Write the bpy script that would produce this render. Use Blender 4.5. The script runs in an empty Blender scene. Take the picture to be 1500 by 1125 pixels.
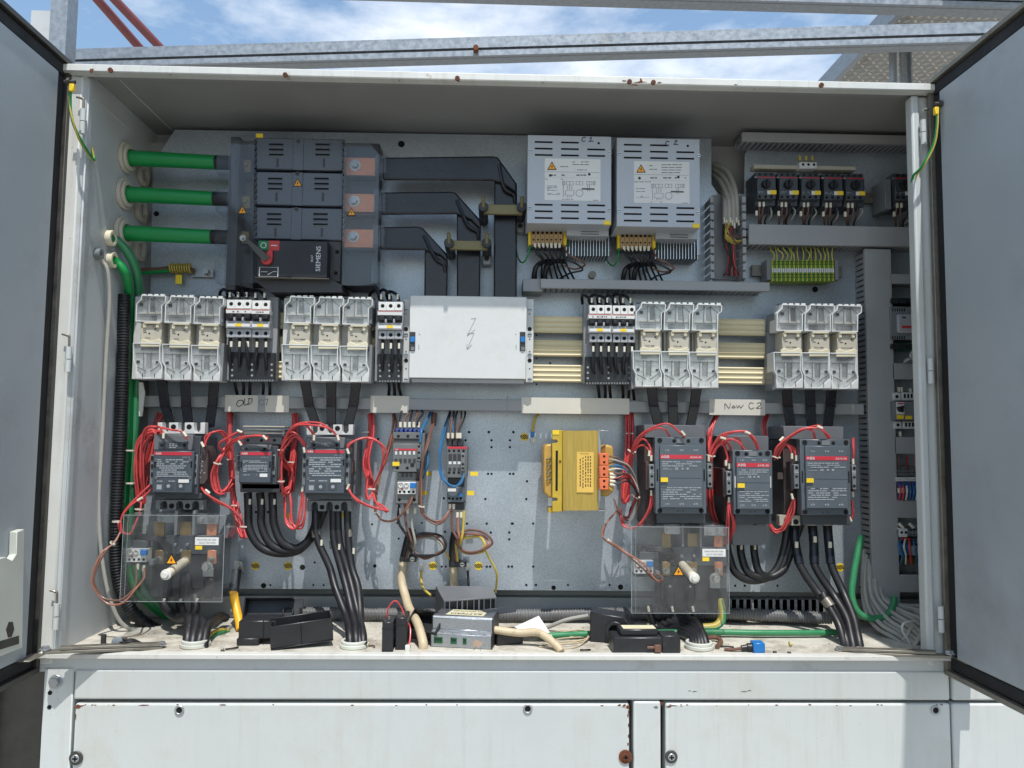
import bpy, bmesh, math, random
from mathutils import Vector, Matrix
random.seed(7)
S = bpy.context.scene
COL = S.collection
# ---------------------------------------------------------------- camera
CAM = Vector((-0.02682, -1.47352, 0.40203))
CR = Vector((0.99956, -0.02781, 0.01024)); CU = Vector((-0.01226, -0.07333, 0.99723)); CF = Vector((0.02698, 0.99692, 0.07363))
F = 1127.0
cd = bpy.data.cameras.new('camera'); cam = bpy.data.objects.new('camera', cd); COL.objects.link(cam)
cam.matrix_world = Matrix(((CR.x, CU.x, -CF.x, CAM.x), (CR.y, CU.y, -CF.y, CAM.y), (CR.z, CU.z, -CF.z, CAM.z), (0, 0, 0, 1)))
cd.lens = 36 * F / 1500; cd.sensor_width = 36; cd.clip_start = 0.02; cd.clip_end = 2000
S.camera = cam
# ---------------------------------------------------------------- sky, sun, exposure
AZ, EL = math.radians(8), math.radians(65.2)
w = bpy.data.worlds.new('World'); S.world = w; w.use_nodes = True
nt = w.node_tree; nt.nodes.clear()
out = nt.nodes.new('ShaderNodeOutputWorld'); bg = nt.nodes.new('ShaderNodeBackground')
sky = nt.nodes.new('ShaderNodeTexSky'); sky.sky_type = 'NISHITA'; sky.sun_disc = False
sky.sun_elevation = EL; sky.sun_rotation = math.pi - AZ; sky.air_density = 1.6; sky.dust_density = 0.4; sky.ozone_density = 3.0
tc = nt.nodes.new('ShaderNodeTexCoord')
mp = nt.nodes.new('ShaderNodeMapping'); mp.inputs['Scale'].default_value = (1, 1, 2.6); mp.inputs['Location'].default_value = (0.3, 0.2, 0.1)
cn = nt.nodes.new('ShaderNodeTexNoise'); cn.inputs['Scale'].default_value = 3.4; cn.inputs['Detail'].default_value = 9; cn.inputs['Roughness'].default_value = 0.58
cr_ = nt.nodes.new('ShaderNodeValToRGB'); cr_.color_ramp.elements[0].position = 0.44; cr_.color_ramp.elements[0].color = (0.10, 0.10, 0.10, 1); cr_.color_ramp.elements[1].position = 0.68
cm = nt.nodes.new('ShaderNodeMix'); cm.data_type = 'RGBA'; cm.inputs[7].default_value = (10.0, 10.5, 11.2, 1)
nt.links.new(tc.outputs['Generated'], mp.inputs[0]); nt.links.new(mp.outputs[0], cn.inputs['Vector'])
nt.links.new(cn.outputs['Fac'], cr_.inputs[0]); nt.links.new(cr_.outputs[0], cm.inputs[0])
hs = nt.nodes.new('ShaderNodeHueSaturation'); hs.inputs['Saturation'].default_value = 1.18; hs.inputs['Value'].default_value = 1.4
nt.links.new(sky.outputs[0], hs.inputs['Color']); nt.links.new(hs.outputs[0], cm.inputs[6]); nt.links.new(cm.outputs[2], bg.inputs[0])
bg.inputs[1].default_value = 0.12
nt.links.new(bg.outputs[0], out.inputs[0])
sd = bpy.data.lights.new('sun', 'SUN'); sun = bpy.data.objects.new('sun', sd); COL.objects.link(sun)
sd.energy = 4.8; sd.angle = math.radians(0.53); sd.color = (1.0, 0.97, 0.925)
sun.location = (2, -4, 8)
sdir = Vector((math.sin(AZ) * math.cos(EL), -math.cos(AZ) * math.cos(EL), math.sin(EL)))
sun.rotation_euler = sdir.to_track_quat('Z', 'Y').to_euler()
S.view_settings.view_transform = 'Standard'; S.view_settings.look = 'None'; S.view_settings.gamma = 1
S.view_settings.exposure = -0.08
S.view_settings.use_curve_mapping = False
S.cycles.max_bounces = 10; S.cycles.transparent_max_bounces = 16

# ---------------------------------------------------------------- helpers
def ray(px, py): return CF + CR * ((px - 750) / F) - CU * ((py - 562.5) / F)
def at(px, py, y):
    d = ray(px, py); return CAM + d * ((y - CAM.y) / d.y)
def atz(px, py, z):
    d = ray(px, py); return CAM + d * ((z - CAM.z) / d.z)
YP = 0.26      # face of the mounting plate
YB = 0.31      # back wall of the cabinet
def lin(c): return tuple(((v / 255) / 12.92 if v / 255 <= 0.04045 else ((v / 255 + 0.055) / 1.055) ** 2.4) for v in c)

class PB:
    """collects faces of one part, in world metres"""
    def __init__(s): s.v = []; s.f = []
    def add(s, vs, fs):
        n = len(s.v); s.v += [Vector(v) for v in vs]; s.f += [[i + n for i in f] for f in fs]; return s
    def box(s, x0, x1, y0, y1, z0, z1):
        vs = [(x, y, z) for x in (x0, x1) for y in (y0, y1) for z in (z0, z1)]
        return s.add(vs, [(0, 1, 3, 2), (4, 6, 7, 5), (0, 4, 5, 1), (2, 3, 7, 6), (0, 2, 6, 4), (1, 5, 7, 3)])
    def pbox(s, a, b, c, d, yf, yb):
        p = at(a, b, yf); q = at(c, d, yf)
        return s.box(min(p.x, q.x), max(p.x, q.x), yf, yb, min(p.z, q.z), max(p.z, q.z))
    def prism(s, pts, yf, yb):
        """outline given by picture points on the plane y = yf, extruded straight back to yb"""
        P = [at(a, b, yf) for a, b in pts]
        return s.pr3([(p.x, p.z) for p in P], yf, yb)
    def pr3(s, P, yf, yb):
        ar = sum(P[i][0] * P[(i + 1) % len(P)][1] - P[(i + 1) % len(P)][0] * P[i][1] for i in range(len(P)))
        if ar < 0: P = P[::-1]
        n = len(P); vs = [(x, yf, z) for x, z in P] + [(x, yb, z) for x, z in P]
        fs = [list(range(n)), list(range(2 * n - 1, n - 1, -1))]
        for i in range(n): j = (i + 1) % n; fs.append((i, i + n, j + n, j))
        return s.add(vs, fs)
    def ext(s, P, d):
        """planar polygon of 3D points pushed along vector d"""
        P = [Vector(p) for p in P]; d = Vector(d); n = len(P)
        nn = sum(((P[i] - P[0]).cross(P[(i + 1) % n] - P[0]) for i in range(1, n - 1)), Vector())
        if nn.dot(d) > 0: P = P[::-1]
        fs = [list(range(n)), list(range(2 * n - 1, n - 1, -1))]
        for i in range(n): j = (i + 1) % n; fs.append((i, i + n, j + n, j))
        return s.add(P + [p + d for p in P], fs)
    def cyl(s, p, q, r, n=12, r1=None, cap=True):
        p = Vector(p); q = Vector(q); r1 = r if r1 is None else r1
        d = (q - p).normalized(); a = d.orthogonal().normalized(); b = d.cross(a)
        vs = []
        for k in range(n):
            t = 2 * math.pi * k / n + 0.3; e = a * math.cos(t) + b * math.sin(t); vs += [p + e * r, q + e * r1]
        fs = [(2 * k, 2 * ((k + 1) % n), 2 * ((k + 1) % n) + 1, 2 * k + 1) for k in range(n)]
        if cap: fs += [[2 * k for k in range(n)][::-1], [2 * k + 1 for k in range(n)]]
        return s.add(vs, fs)
    def disc(s, px, py, y, rpx, dep=0.002, n=12):
        """short round boss whose front is on y; radius in picture pixels at that depth"""
        p = at(px, py, y); r = rpx * (p - CAM).dot(CF) / F
        return s.cyl((p.x, y + dep, p.z), (p.x, y, p.z), r, n)
    def ring(s, c, ax, ro, ri, h, n=20):
        c = Vector(c); ax = Vector(ax).normalized(); a = ax.orthogonal().normalized(); b = ax.cross(a); vs = []
        for k in range(n):
            t = 2 * math.pi * k / n; e = a * math.cos(t) + b * math.sin(t)
            vs += [c + e * ro, c + e * ri, c + e * ri + ax * h, c + e * ro + ax * h]
        fs = []
        for k in range(n):
            i = 4 * k; j = 4 * ((k + 1) % n)
            for m in range(4): fs.append((i + m, i + (m + 1) % 4, j + (m + 1) % 4, j + m))
        return s.add(vs, fs)
    def tube(s, pts, r, n=8, sub=6, rib=None, flat=None):
        P = smooth(pts, sub)
        if rib: P, R_ = ribbed(P, r, rib)
        else: R_ = [r] * len(P)
        t0 = (P[1] - P[0]).normalized(); a = t0.orthogonal().normalized(); vs = []; m = len(P)
        for i, p in enumerate(P):
            t = (P[min(i + 1, m - 1)] - P[max(i - 1, 0)])
            t = t.normalized() if t.length > 1e-9 else t0
            a = (a - t * a.dot(t)).normalized(); b = t.cross(a)
            for k in range(n):
                g = 2 * math.pi * k / n; vs.append(p + (a * math.cos(g) + b * math.sin(g)) * R_[i])
        fs = []
        for i in range(m - 1):
            for k in range(n):
                fs.append((i * n + k, i * n + (k + 1) % n, (i + 1) * n + (k + 1) % n, (i + 1) * n + k))
        fs += [list(range(n))[::-1], [(m - 1) * n + k for k in range(n)]]
        return s.add(vs, fs)

def smooth(pts, sub=6):
    P = [Vector(p) for p in pts]
    if len(P) == 2: return [P[0], P[1]]
    Q = [P[0] * 2 - P[1]] + P + [P[-1] * 2 - P[-2]]; o = []
    for i in range(1, len(Q) - 2):
        a, b, c, d = Q[i - 1:i + 3]
        for k in range(sub):
            t = k / sub
            o.append(0.5 * (2 * b + (c - a) * t + (2 * a - 5 * b + 4 * c - d) * t * t + (3 * b - a - 3 * c + d) * t ** 3))
    o.append(P[-1]); return o
def ribbed(P, r, pitch):
    L = [0]
    for i in range(1, len(P)): L.append(L[-1] + (P[i] - P[i - 1]).length)
    o = []; R_ = []; s_ = 0; i = 0; k = 0
    while s_ < L[-1]:
        while i < len(P) - 2 and L[i + 1] < s_: i += 1
        t = (s_ - L[i]) / max(L[i + 1] - L[i], 1e-9); o.append(P[i].lerp(P[i + 1], t))
        R_.append(r if k % 4 in (0, 1) else r * 0.86); s_ += pitch / 4; k += 1
    return o, R_
def W(pts): return [at(*p) for p in pts]

ORG = {}
def thing(name, label, cat, loc=None, group=None):
    o = bpy.data.objects.new(name, None); COL.objects.link(o); o.empty_display_size = 0.02
    o.location = loc if loc is not None else (0, 0, 0)
    o['label'] = label; o['category'] = cat
    if group: o['group'] = group
    ORG[o.name] = Vector(o.location); return o
TINY = {'print', 'screw_holes', 'clamp_hole', 'wedge_slit', 'latch_hole', 'moulded_line', 'carrier_mark', 'terminal_slot', 'tooth', 'perforated_strip', 'perforated_edge', 'symbol', 'stripe', 'diagram_line', 'label_print', 'finger', 'duct_finger', 'slotted_trough', 'pin_slot', 'top_tooth', 'pictogram', 'lower_pin', 'terminal_ridge', 'neck_slot', 'plug', 'screw_hole', 'heat_sink', 'comb_tooth', 'handwriting', 'embossed_arrow', 'embossed_mark', 'cover_edge', 'end_plate', 'cable_tie', 'bolt'}
def build(pb, name, mat, parent=None, bev=0, label=None, cat=None, group=None, kind=None, seg=1, flat=False):
    if parent is not None and kind is None and name in TINY: kind = 'stuff'
    if parent is None:
        xs = [v.x for v in pb.v]; ys = [v.y for v in pb.v]; zs = [v.z for v in pb.v]
        org = Vector(((min(xs) + max(xs)) / 2, (min(ys) + max(ys)) / 2, min(zs)))
    else: org = ORG[parent.name]
    me = bpy.data.meshes.new(name); me.from_pydata([v - org for v in pb.v], [], pb.f); me.update()
    if not flat:
        me.polygons.foreach_set('use_smooth', [True] * len(me.polygons)); me.set_sharp_from_angle(angle=math.radians(38))
    me.materials.append(M[mat])
    o = bpy.data.objects.new(name, me); COL.objects.link(o)
    if parent is None: o.location = org
    else: o.parent = parent
    ORG[o.name] = org
    if bev:
        b = o.modifiers.new('bevel', 'BEVEL'); b.width = bev; b.segments = seg; b.limit_method = 'ANGLE'; b.angle_limit = math.radians(40); b.harden_normals = False
    if label: o['label'] = label
    if cat: o['category'] = cat
    if group: o['group'] = group
    if kind: o['kind'] = kind
    return o
def part(parent, name, mat, fn, bev=0, **k):
    pb = PB(); fn(pb); return build(pb, name, mat, parent, bev, **k)
def pb_(parent, name, mat, a, b, c, d, yf, yb, bev=0.0008, **k):
    return build(PB().pbox(a, b, c, d, yf, yb), name, mat, parent, bev, **k)
def text(s, px, py, y, hpx, mat, parent, rot=0, name='lettering', wide=1.0, shear=0, align='CENTER'):
    cu = bpy.data.curves.new(name, 'FONT'); cu.body = s; cu.size = 1; cu.align_x = align; cu.align_y = 'CENTER'; cu.shear = shear; cu.resolution_u = 2
    ob = bpy.data.objects.new('t', cu); COL.objects.link(ob)
    dg = bpy.context.evaluated_depsgraph_get(); me = bpy.data.meshes.new_from_object(ob.evaluated_get(dg)); bpy.data.objects.remove(ob)
    p = at(px, py, y); k = hpx / 0.7 * (p - CAM).dot(CF) / F; c, sn = math.cos(rot), math.sin(rot)
    org = ORG[parent.name]
    for v in me.vertices:
        a, b = v.co.x * k * wide, v.co.y * k; v.co = Vector((p.x + a * c - b * sn, y, p.z + a * sn + b * c)) - org
    me.materials.clear(); me.materials.append(M[mat]); me.name = name
    o = bpy.data.objects.new(name, me); COL.objects.link(o); o.parent = parent; ORG[o.name] = org; return o
def strokes(lines, y, wpx, mat, parent, name='handwriting'):
    pb = PB()
    for ln in lines:
        P = smooth([at(a, b, y) for a, b in ln], 4); r = wpx * 1.6 / F / 2
        for i in range(len(P) - 1):
            d = P[i + 1] - P[i]
            if d.length < 1e-7: continue
            n = Vector((-d.z, 0, d.x)).normalized() * r; e = d.normalized() * r * 0.5
            pb.add([P[i] - n - e, P[i + 1] - n + e, P[i + 1] + n + e, P[i] + n - e], [(0, 1, 2, 3)])
    return build(pb, name, mat, parent, flat=True)
def dashes(a, b, c, d, y, rows, mat, parent, fill=0.8, name='print', th=0.5, mn=2, mx=9, gap=1.2):
    pb = PB(); h = (d - b) / rows
    for r in range(rows):
        x = a
        if random.random() < 0.08: continue
        end = c - random.random() * (c - a) * 0.35
        if random.random() < 0.5: end = c
        while x < end - 1:
            l = random.uniform(mn, mx)
            if random.random() < fill:
                p = at(x, b + h * (r + 0.5 - th / 2), y); q = at(min(x + l, c), b + h * (r + 0.5 + th / 2), y)
                pb.add([(p.x, y, q.z), (q.x, y, q.z), (q.x, y, p.z), (p.x, y, p.z)], [(0, 1, 2, 3)])
            x += l + gap
    if pb.f: return build(pb, name, mat, parent, flat=True)
def tri(px, py, y, s, parent):
    p1 = [(px, py - s), (px + s, py + s * 0.75), (px - s, py + s * 0.75)]
    build(PB().prism(p1, y, y + 0.0006), 'warning_border', 'black', parent)
    k = 0.74
    build(PB().prism([(px + (a - px) * k, py + 0.1 * s + (b - py - 0.1 * s) * k) for a, b in p1], y - 0.0004, y), 'warning_triangle', 'warn', parent)
    z = [(px + .12 * s, py - .42 * s), (px - .22 * s, py + .12 * s), (px, py + .1 * s), (px - .1 * s, py + .5 * s), (px + .22 * s, py - .05 * s), (px + .02 * s, py - .02 * s)]
    build(PB().prism(z, y - 0.0007, y - 0.0004), 'bolt_symbol', 'black', parent)

# ---------------------------------------------------------------- materials
M = {}
def mat(name, rgb, rough=0.5, metal=0.0, var=0.10, vs=14.0, bump=0.0, bs=400.0, spec=0.5, dirt=None, dscale=9.0, dlo=0.58, dhi=0.75, srgb=True, rv=0.12, aniso=None, streak=None, orv=0.05):
    m = bpy.data.materials.new(name); m.use_nodes = True; n = m.node_tree; b = n.nodes['Principled BSDF']
    c = lin(rgb) if srgb else rgb
    tc = n.nodes.new('ShaderNodeTexCoord'); no = n.nodes.new('ShaderNodeTexNoise'); no.inputs['Scale'].default_value = vs; no.inputs['Detail'].default_value = 6; no.inputs['Roughness'].default_value = 0.62
    vec = tc.outputs['Object']
    if aniso:
        mp = n.nodes.new('ShaderNodeMapping'); mp.inputs['Scale'].default_value = aniso; n.links.new(vec, mp.inputs[0]); vec = mp.outputs[0]
    n.links.new(vec, no.inputs['Vector'])
    mr = n.nodes.new('ShaderNodeMapRange'); mr.inputs[1].default_value = 0.3; mr.inputs[2].default_value = 0.7; mr.inputs[3].default_value = 1 - var; mr.inputs[4].default_value = 1 + var
    n.links.new(no.outputs['Fac'], mr.inputs[0])
    mx = n.nodes.new('ShaderNodeMix'); mx.data_type = 'RGBA'; mx.blend_type = 'MULTIPLY'; mx.inputs[0].default_value = 1; mx.inputs[6].default_value = (*c, 1)
    oi = n.nodes.new('ShaderNodeObjectInfo'); om = n.nodes.new('ShaderNodeMapRange'); om.inputs[3].default_value = 1 - orv; om.inputs[4].default_value = 1 + orv; n.links.new(oi.outputs['Random'], om.inputs[0])
    ov = n.nodes.new('ShaderNodeMath'); ov.operation = 'MULTIPLY'; n.links.new(mr.outputs[0], ov.inputs[0]); n.links.new(om.outputs[0], ov.inputs[1])
    n.links.new(ov.outputs[0], mx.inputs[7]); col = mx.outputs[2]
    if dirt is not None:
        d2 = n.nodes.new('ShaderNodeTexNoise'); d2.inputs['Scale'].default_value = dscale; d2.inputs['Detail'].default_value = 8; d2.inputs['Roughness'].default_value = 0.7
        n.links.new(tc.outputs['Object'], d2.inputs['Vector'])
        r2 = n.nodes.new('ShaderNodeMapRange'); r2.inputs[1].default_value = dlo; r2.inputs[2].default_value = dhi; n.links.new(d2.outputs['Fac'], r2.inputs[0])
        m2 = n.nodes.new('ShaderNodeMix'); m2.data_type = 'RGBA'; m2.inputs[7].default_value = (*lin(dirt), 1)
        n.links.new(r2.outputs[0], m2.inputs[0]); n.links.new(col, m2.inputs[6]); col = m2.outputs[2]
    if streak is not None:
        mp2 = n.nodes.new('ShaderNodeMapping'); mp2.inputs['Scale'].default_value = (38, 1, 2.2); n.links.new(tc.outputs['Object'], mp2.inputs[0])
        d3 = n.nodes.new('ShaderNodeTexNoise'); d3.inputs['Scale'].default_value = 1.6; d3.inputs['Detail'].default_value = 7; d3.inputs['Roughness'].default_value = 0.6; n.links.new(mp2.outputs[0], d3.inputs['Vector'])
        r3 = n.nodes.new('ShaderNodeMapRange'); r3.inputs[1].default_value = 0.52; r3.inputs[2].default_value = 0.8; r3.inputs[4].default_value = 0.32; n.links.new(d3.outputs['Fac'], r3.inputs[0])
        m4 = n.nodes.new('ShaderNodeMix'); m4.data_type = 'RGBA'; m4.inputs[7].default_value = (*lin(streak), 1); n.links.new(r3.outputs[0], m4.inputs[0]); n.links.new(col, m4.inputs[6])
        d5 = n.nodes.new('ShaderNodeTexNoise'); d5.inputs['Scale'].default_value = 160; d5.inputs['Detail'].default_value = 2; n.links.new(tc.outputs['Object'], d5.inputs['Vector'])
        r5 = n.nodes.new('ShaderNodeMapRange'); r5.inputs[1].default_value = 0.74; r5.inputs[2].default_value = 0.78; r5.inputs[4].default_value = 0.7; n.links.new(d5.outputs['Fac'], r5.inputs[0])
        m5 = n.nodes.new('ShaderNodeMix'); m5.data_type = 'RGBA'; m5.inputs[7].default_value = (*lin((120, 104, 86)), 1); n.links.new(r5.outputs[0], m5.inputs[0]); n.links.new(m4.outputs[2], m5.inputs[6]); col = m5.outputs[2]
    n.links.new(col, b.inputs['Base Color'])
    rr = n.nodes.new('ShaderNodeMapRange'); rr.inputs[1].default_value = 0.3; rr.inputs[2].default_value = 0.7; rr.inputs[3].default_value = max(rough - rv, 0.03); rr.inputs[4].default_value = min(rough + rv, 1)
    n.links.new(no.outputs['Fac'], rr.inputs[0]); n.links.new(rr.outputs[0], b.inputs['Roughness'])
    b.inputs['Metallic'].default_value = metal; b.inputs['Specular IOR Level'].default_value = spec
    if bump:
        nb = n.nodes.new('ShaderNodeTexNoise'); nb.inputs['Scale'].default_value = bs; nb.inputs['Detail'].default_value = 3; n.links.new(vec, nb.inputs['Vector'])
        bp = n.nodes.new('ShaderNodeBump'); bp.inputs['Strength'].default_value = bump; bp.inputs['Distance'].default_value = 0.001
        n.links.new(nb.outputs['Fac'], bp.inputs['Height']); n.links.new(bp.outputs[0], b.inputs['Normal'])
    M[name] = m; return m
mat('white_paint', (192, 196, 194), 0.45, var=0.04, vs=5, bump=0.25, bs=350, dirt=(176, 172, 158), dscale=5, dlo=0.50, dhi=0.9, streak=(164, 158, 142))
mat('lip_paint', (206, 206, 200), 0.42, var=0.06, vs=9, bump=0.2, bs=350, dirt=(130, 84, 52), dscale=22, dlo=0.64, dhi=0.78, streak=(150, 140, 122))
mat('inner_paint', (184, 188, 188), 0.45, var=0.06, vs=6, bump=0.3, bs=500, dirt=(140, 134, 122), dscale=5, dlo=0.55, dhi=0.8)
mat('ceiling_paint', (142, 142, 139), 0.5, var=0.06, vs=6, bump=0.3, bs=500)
mat('door_paint', (156, 163, 167), 0.42, var=0.05, vs=4, bump=0.3, bs=600, dirt=(134, 138, 138), dscale=3, dlo=0.5, dhi=0.8)
mat('floor_paint', (190, 186, 174), 0.6, var=0.12, vs=22, bump=0.3, bs=300, dirt=(128, 116, 98), dscale=16, dlo=0.48, dhi=0.72)
mat('backwall_paint', (152, 154, 152), 0.5, var=0.08, vs=12, bump=0.2)
mat('rust', (104, 58, 34), 0.9, var=0.3, vs=60, bump=0.6, bs=300)
mat('steel', (178, 178, 174), 0.34, 0.9, var=0.12, vs=40)
mat('zinc', (168, 172, 175), 0.42, 0.75, var=0.14, vs=60, bump=0.2)
mat('dark_steel', (86, 84, 80), 0.5, 0.7, var=0.2, vs=40)
mat('bar_steel', (128, 124, 114), 0.5, 0.6, var=0.2, vs=40, dirt=(110, 82, 58), dscale=30)
mat('black', (22, 22, 24), 0.5, var=0.2, vs=30)
mat('rubber', (20, 21, 24), 0.75, var=0.25, vs=18, bump=0.2)
mat('black_plastic', (34, 35, 38), 0.42, var=0.15, vs=25, bump=0.15, dirt=(70, 68, 64), dscale=18, dlo=0.6, dhi=0.9)
mat('cable_black', (28, 28, 31), 0.46, var=0.2, vs=30, bump=0.1)
mat('strap_black', (28, 30, 36), 0.27, var=0.15, vs=14, bump=0.15, bs=120)
mat('conduit', (30, 31, 34), 0.4, var=0.2, vs=30)
mat('conduit_grey', (104, 104, 104), 0.5, var=0.15, vs=30)
mat('hole', (6, 6, 7), 0.9, var=0)
mat('switch_grey', (84, 90, 99), 0.3, var=0.08, vs=12)
mat('switch_dark', (52, 53, 56), 0.45, var=0.12, vs=14)
mat('module_black', (27, 28, 33), 0.42, var=0.1)
mat('contactor_dark', (62, 67, 73), 0.42, var=0.07, vs=20)
mat('contactor_slate', (70, 78, 86), 0.40, var=0.06, vs=20)
mat('contactor_blue', (84, 92, 99), 0.40, var=0.06, vs=20)
mat('contactor_base', (98, 100, 103), 0.5, var=0.08, vs=20)
mat('aux_grey', (112, 116, 118), 0.45, var=0.08)
mat('relay_grey', (104, 106, 105), 0.48, var=0.08)
mat('aux_brown', (74, 62, 60), 0.5, var=0.1)
mat('terminal_white', (196, 197, 194), 0.45, var=0.06)
mat('terminal_beige', (165, 160, 146), 0.5, var=0.1)
mat('breaker_white', (214, 214, 210), 0.4, var=0.04)
mat('breaker_grey', (158, 160, 163), 0.42, var=0.05)
mat('cover_white', (212, 213, 210), 0.48, var=0.03, vs=8, bump=0.35, bs=700, dirt=(190, 188, 180), dscale=7, dlo=0.5, dhi=0.8)
mat('fuse_grey', (200, 202, 200), 0.45, var=0.06, dirt=(168, 162, 146), dscale=24, dlo=0.55, dhi=0.8)
mat('fuse_cap', (182, 176, 160), 0.5, var=0.06)
mat('fuse_ivory', (206, 198, 172), 0.4, var=0.05)
mat('unit_zinc', (172, 176, 181), 0.5, 0.25, var=0.05, vs=40, bump=0.1)
mat('paper', (214, 214, 210), 0.7, var=0.04)
mat('paper_beige', (196, 192, 180), 0.6, var=0.05, vs=8)
mat('label_yellow', (234, 200, 44), 0.5, var=0.05)
mat('warn', (236, 158, 18), 0.5, var=0.04)
mat('red_band', (190, 48, 62), 0.45, var=0.04)
mat('red', (186, 52, 52), 0.45, var=0.05)
mat('green_button', (14, 110, 60), 0.45, var=0.05)
mat('ink', (28, 30, 34), 0.6, var=0)
mat('ink_blue', (34, 50, 110), 0.6, var=0)
mat('ink_grey', (92, 92, 92), 0.6, var=0)
mat('ink_faint', (66, 68, 74), 0.6, var=0)
mat('print_white', (206, 208, 208), 0.5, var=0)
mat('print_grey', (150, 156, 160), 0.5, var=0)
mat('wire_red', (194, 70, 70), 0.42, var=0.12, vs=60)
mat('wire_darkred', (146, 40, 42), 0.4, var=0.12, vs=60)
mat('wire_brown', (104, 74, 62), 0.42, var=0.15, vs=40)
mat('wire_copper', (150, 100, 82), 0.4, var=0.15, vs=40)
mat('wire_blue', (44, 102, 146), 0.38, var=0.1)
mat('wire_grey', (150, 148, 140), 0.45, var=0.1)
mat('wire_yellow', (184, 164, 72), 0.42, var=0.1)
mat('wire_white', (206, 204, 196), 0.45, var=0.06)
mat('cable_green', (8, 128, 62), 0.4, var=0.08, vs=30)
mat('cable_bright_green', (52, 124, 82), 0.35, var=0.08, vs=30)
mat('cable_grey', (158, 156, 148), 0.5, var=0.08, vs=30)
mat('cable_beige', (188, 172, 142), 0.5, var=0.1, vs=30, dirt=(128, 110, 84), dscale=40, dlo=0.55, dhi=0.8)
mat('cable_yellow', (236, 176, 40), 0.4, var=0.06)
mat('ferrule', (214, 208, 188), 0.45, var=0.06)
mat('tie', (206, 198, 184), 0.45, var=0.06)
mat('duct_grey', (150, 151, 151), 0.5, var=0.05, vs=10, bump=0.15)
mat('duct_base', (138, 140, 142), 0.55, var=0.06, vs=10)
mat('copper', (208, 136, 100), 0.38, 0.35, var=0.15, vs=40)
mat('brass', (146, 122, 76), 0.45, 0.75, var=0.15, vs=40)
mat('clamp_olive', (120, 112, 78), 0.55, 0.2, var=0.1)
mat('rail_gold', (204, 192, 156), 0.58, 0.0, var=0.06, vs=10, aniso=(1, 6, 60))
mat('core', (178, 152, 74), 0.5, 0.3, var=0.18, vs=9, aniso=(60, 4, 2), dirt=(116, 62, 30), dscale=14, dlo=0.62, dhi=0.8)
mat('flange_yellow', (206, 174, 66), 0.4, 0.45, var=0.15, vs=20)
mat('coil', (190, 150, 70), 0.45, var=0.12, vs=30)
mat('terminal_orange', (214, 110, 66), 0.45, var=0.05)
mat('terminal_tan', (168, 140, 98), 0.5, var=0.05)
mat('terminal_green', (78, 122, 44), 0.45, var=0.08)
mat('terminal_lime', (164, 172, 58), 0.45, var=0.08)
mat('pcb', (18, 78, 46), 0.4, var=0.1)
mat('button_blue', (24, 112, 182), 0.35, var=0.04)
mat('terminal_blue', (60, 80, 150), 0.45, var=0.08)
mat('rod', (206, 196, 172), 0.35, var=0.06)
mat('nut_white', (216, 214, 206), 0.4, var=0.05)
mat('alu', (168, 172, 176), 0.3, 0.85, var=0.08, vs=20, aniso=(2, 40, 40))
mat('sticker', (206, 200, 168), 0.6, var=0.05)
mat('galv_beam', (146, 152, 158), 0.48, 0.55, var=0.22, vs=70, dirt=(116, 102, 86), dscale=6, dlo=0.62, dhi=0.9)
mat('tread', (150, 151, 149), 0.55, 0.3, var=0.15, vs=20, dirt=(128, 112, 88), dscale=5, dlo=0.55, dhi=0.8)
mat('red_pipe', (128, 72, 74), 0.5, var=0.1)
mat('concrete', (150, 146, 138), 0.9, var=0.15, vs=3, bump=0.3)
mat('pocket', (196, 198, 188), 0.5, var=0.05)
mat('worn', (176, 152, 132), 0.5, 0.4, var=0.15)
mat('label_amber', (224, 184, 88), 0.5, var=0.06)
mat('tread_bar', (200, 196, 186), 0.45, 0.35, var=0.12, vs=20)

# zinc plated mounting plate: fine spangle, streaks and scratches
m = bpy.data.materials.new('plate_zinc'); m.use_nodes = True; n = m.node_tree; b = n.nodes['Principled BSDF']
tc = n.nodes.new('ShaderNodeTexCoord'); v1 = n.nodes.new('ShaderNodeTexVoronoi'); v1.inputs['Scale'].default_value = 260
n1 = n.nodes.new('ShaderNodeTexNoise'); n1.inputs['Scale'].default_value = 320; n1.inputs['Detail'].default_value = 4
n2 = n.nodes.new('ShaderNodeTexNoise'); n2.inputs['Scale'].default_value = 7; n2.inputs['Detail'].default_value = 6
for q in (v1, n1, n2): n.links.new(tc.outputs['Object'], q.inputs['Vector'])
a1 = n.nodes.new('ShaderNodeMapRange'); a1.inputs[1].default_value = 0.36; a1.inputs[2].default_value = 0.64; a1.inputs[3].default_value = 0.84; a1.inputs[4].default_value = 1.1
n.links.new(n1.outputs['Fac'], a1.inputs[0])
a2 = n.nodes.new('ShaderNodeMapRange'); a2.inputs[1].default_value = 0.3; a2.inputs[2].default_value = 0.7; a2.inputs[3].default_value = 0.80; a2.inputs[4].default_value = 1.1
n.links.new(n2.outputs['Fac'], a2.inputs[0])
mu = n.nodes.new('ShaderNodeMath'); mu.operation = 'MULTIPLY'; n.links.new(a1.outputs[0], mu.inputs[0]); n.links.new(a2.outputs[0], mu.inputs[1])
mx = n.nodes.new('ShaderNodeMix'); mx.data_type = 'RGBA'; mx.blend_type = 'MULTIPLY'; mx.inputs[0].default_value = 1; mx.inputs[6].default_value = (*lin((178, 187, 195)), 1)
n.links.new(mu.outputs[0], mx.inputs[7]); n.links.new(mx.outputs[2], b.inputs['Base Color'])
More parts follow.
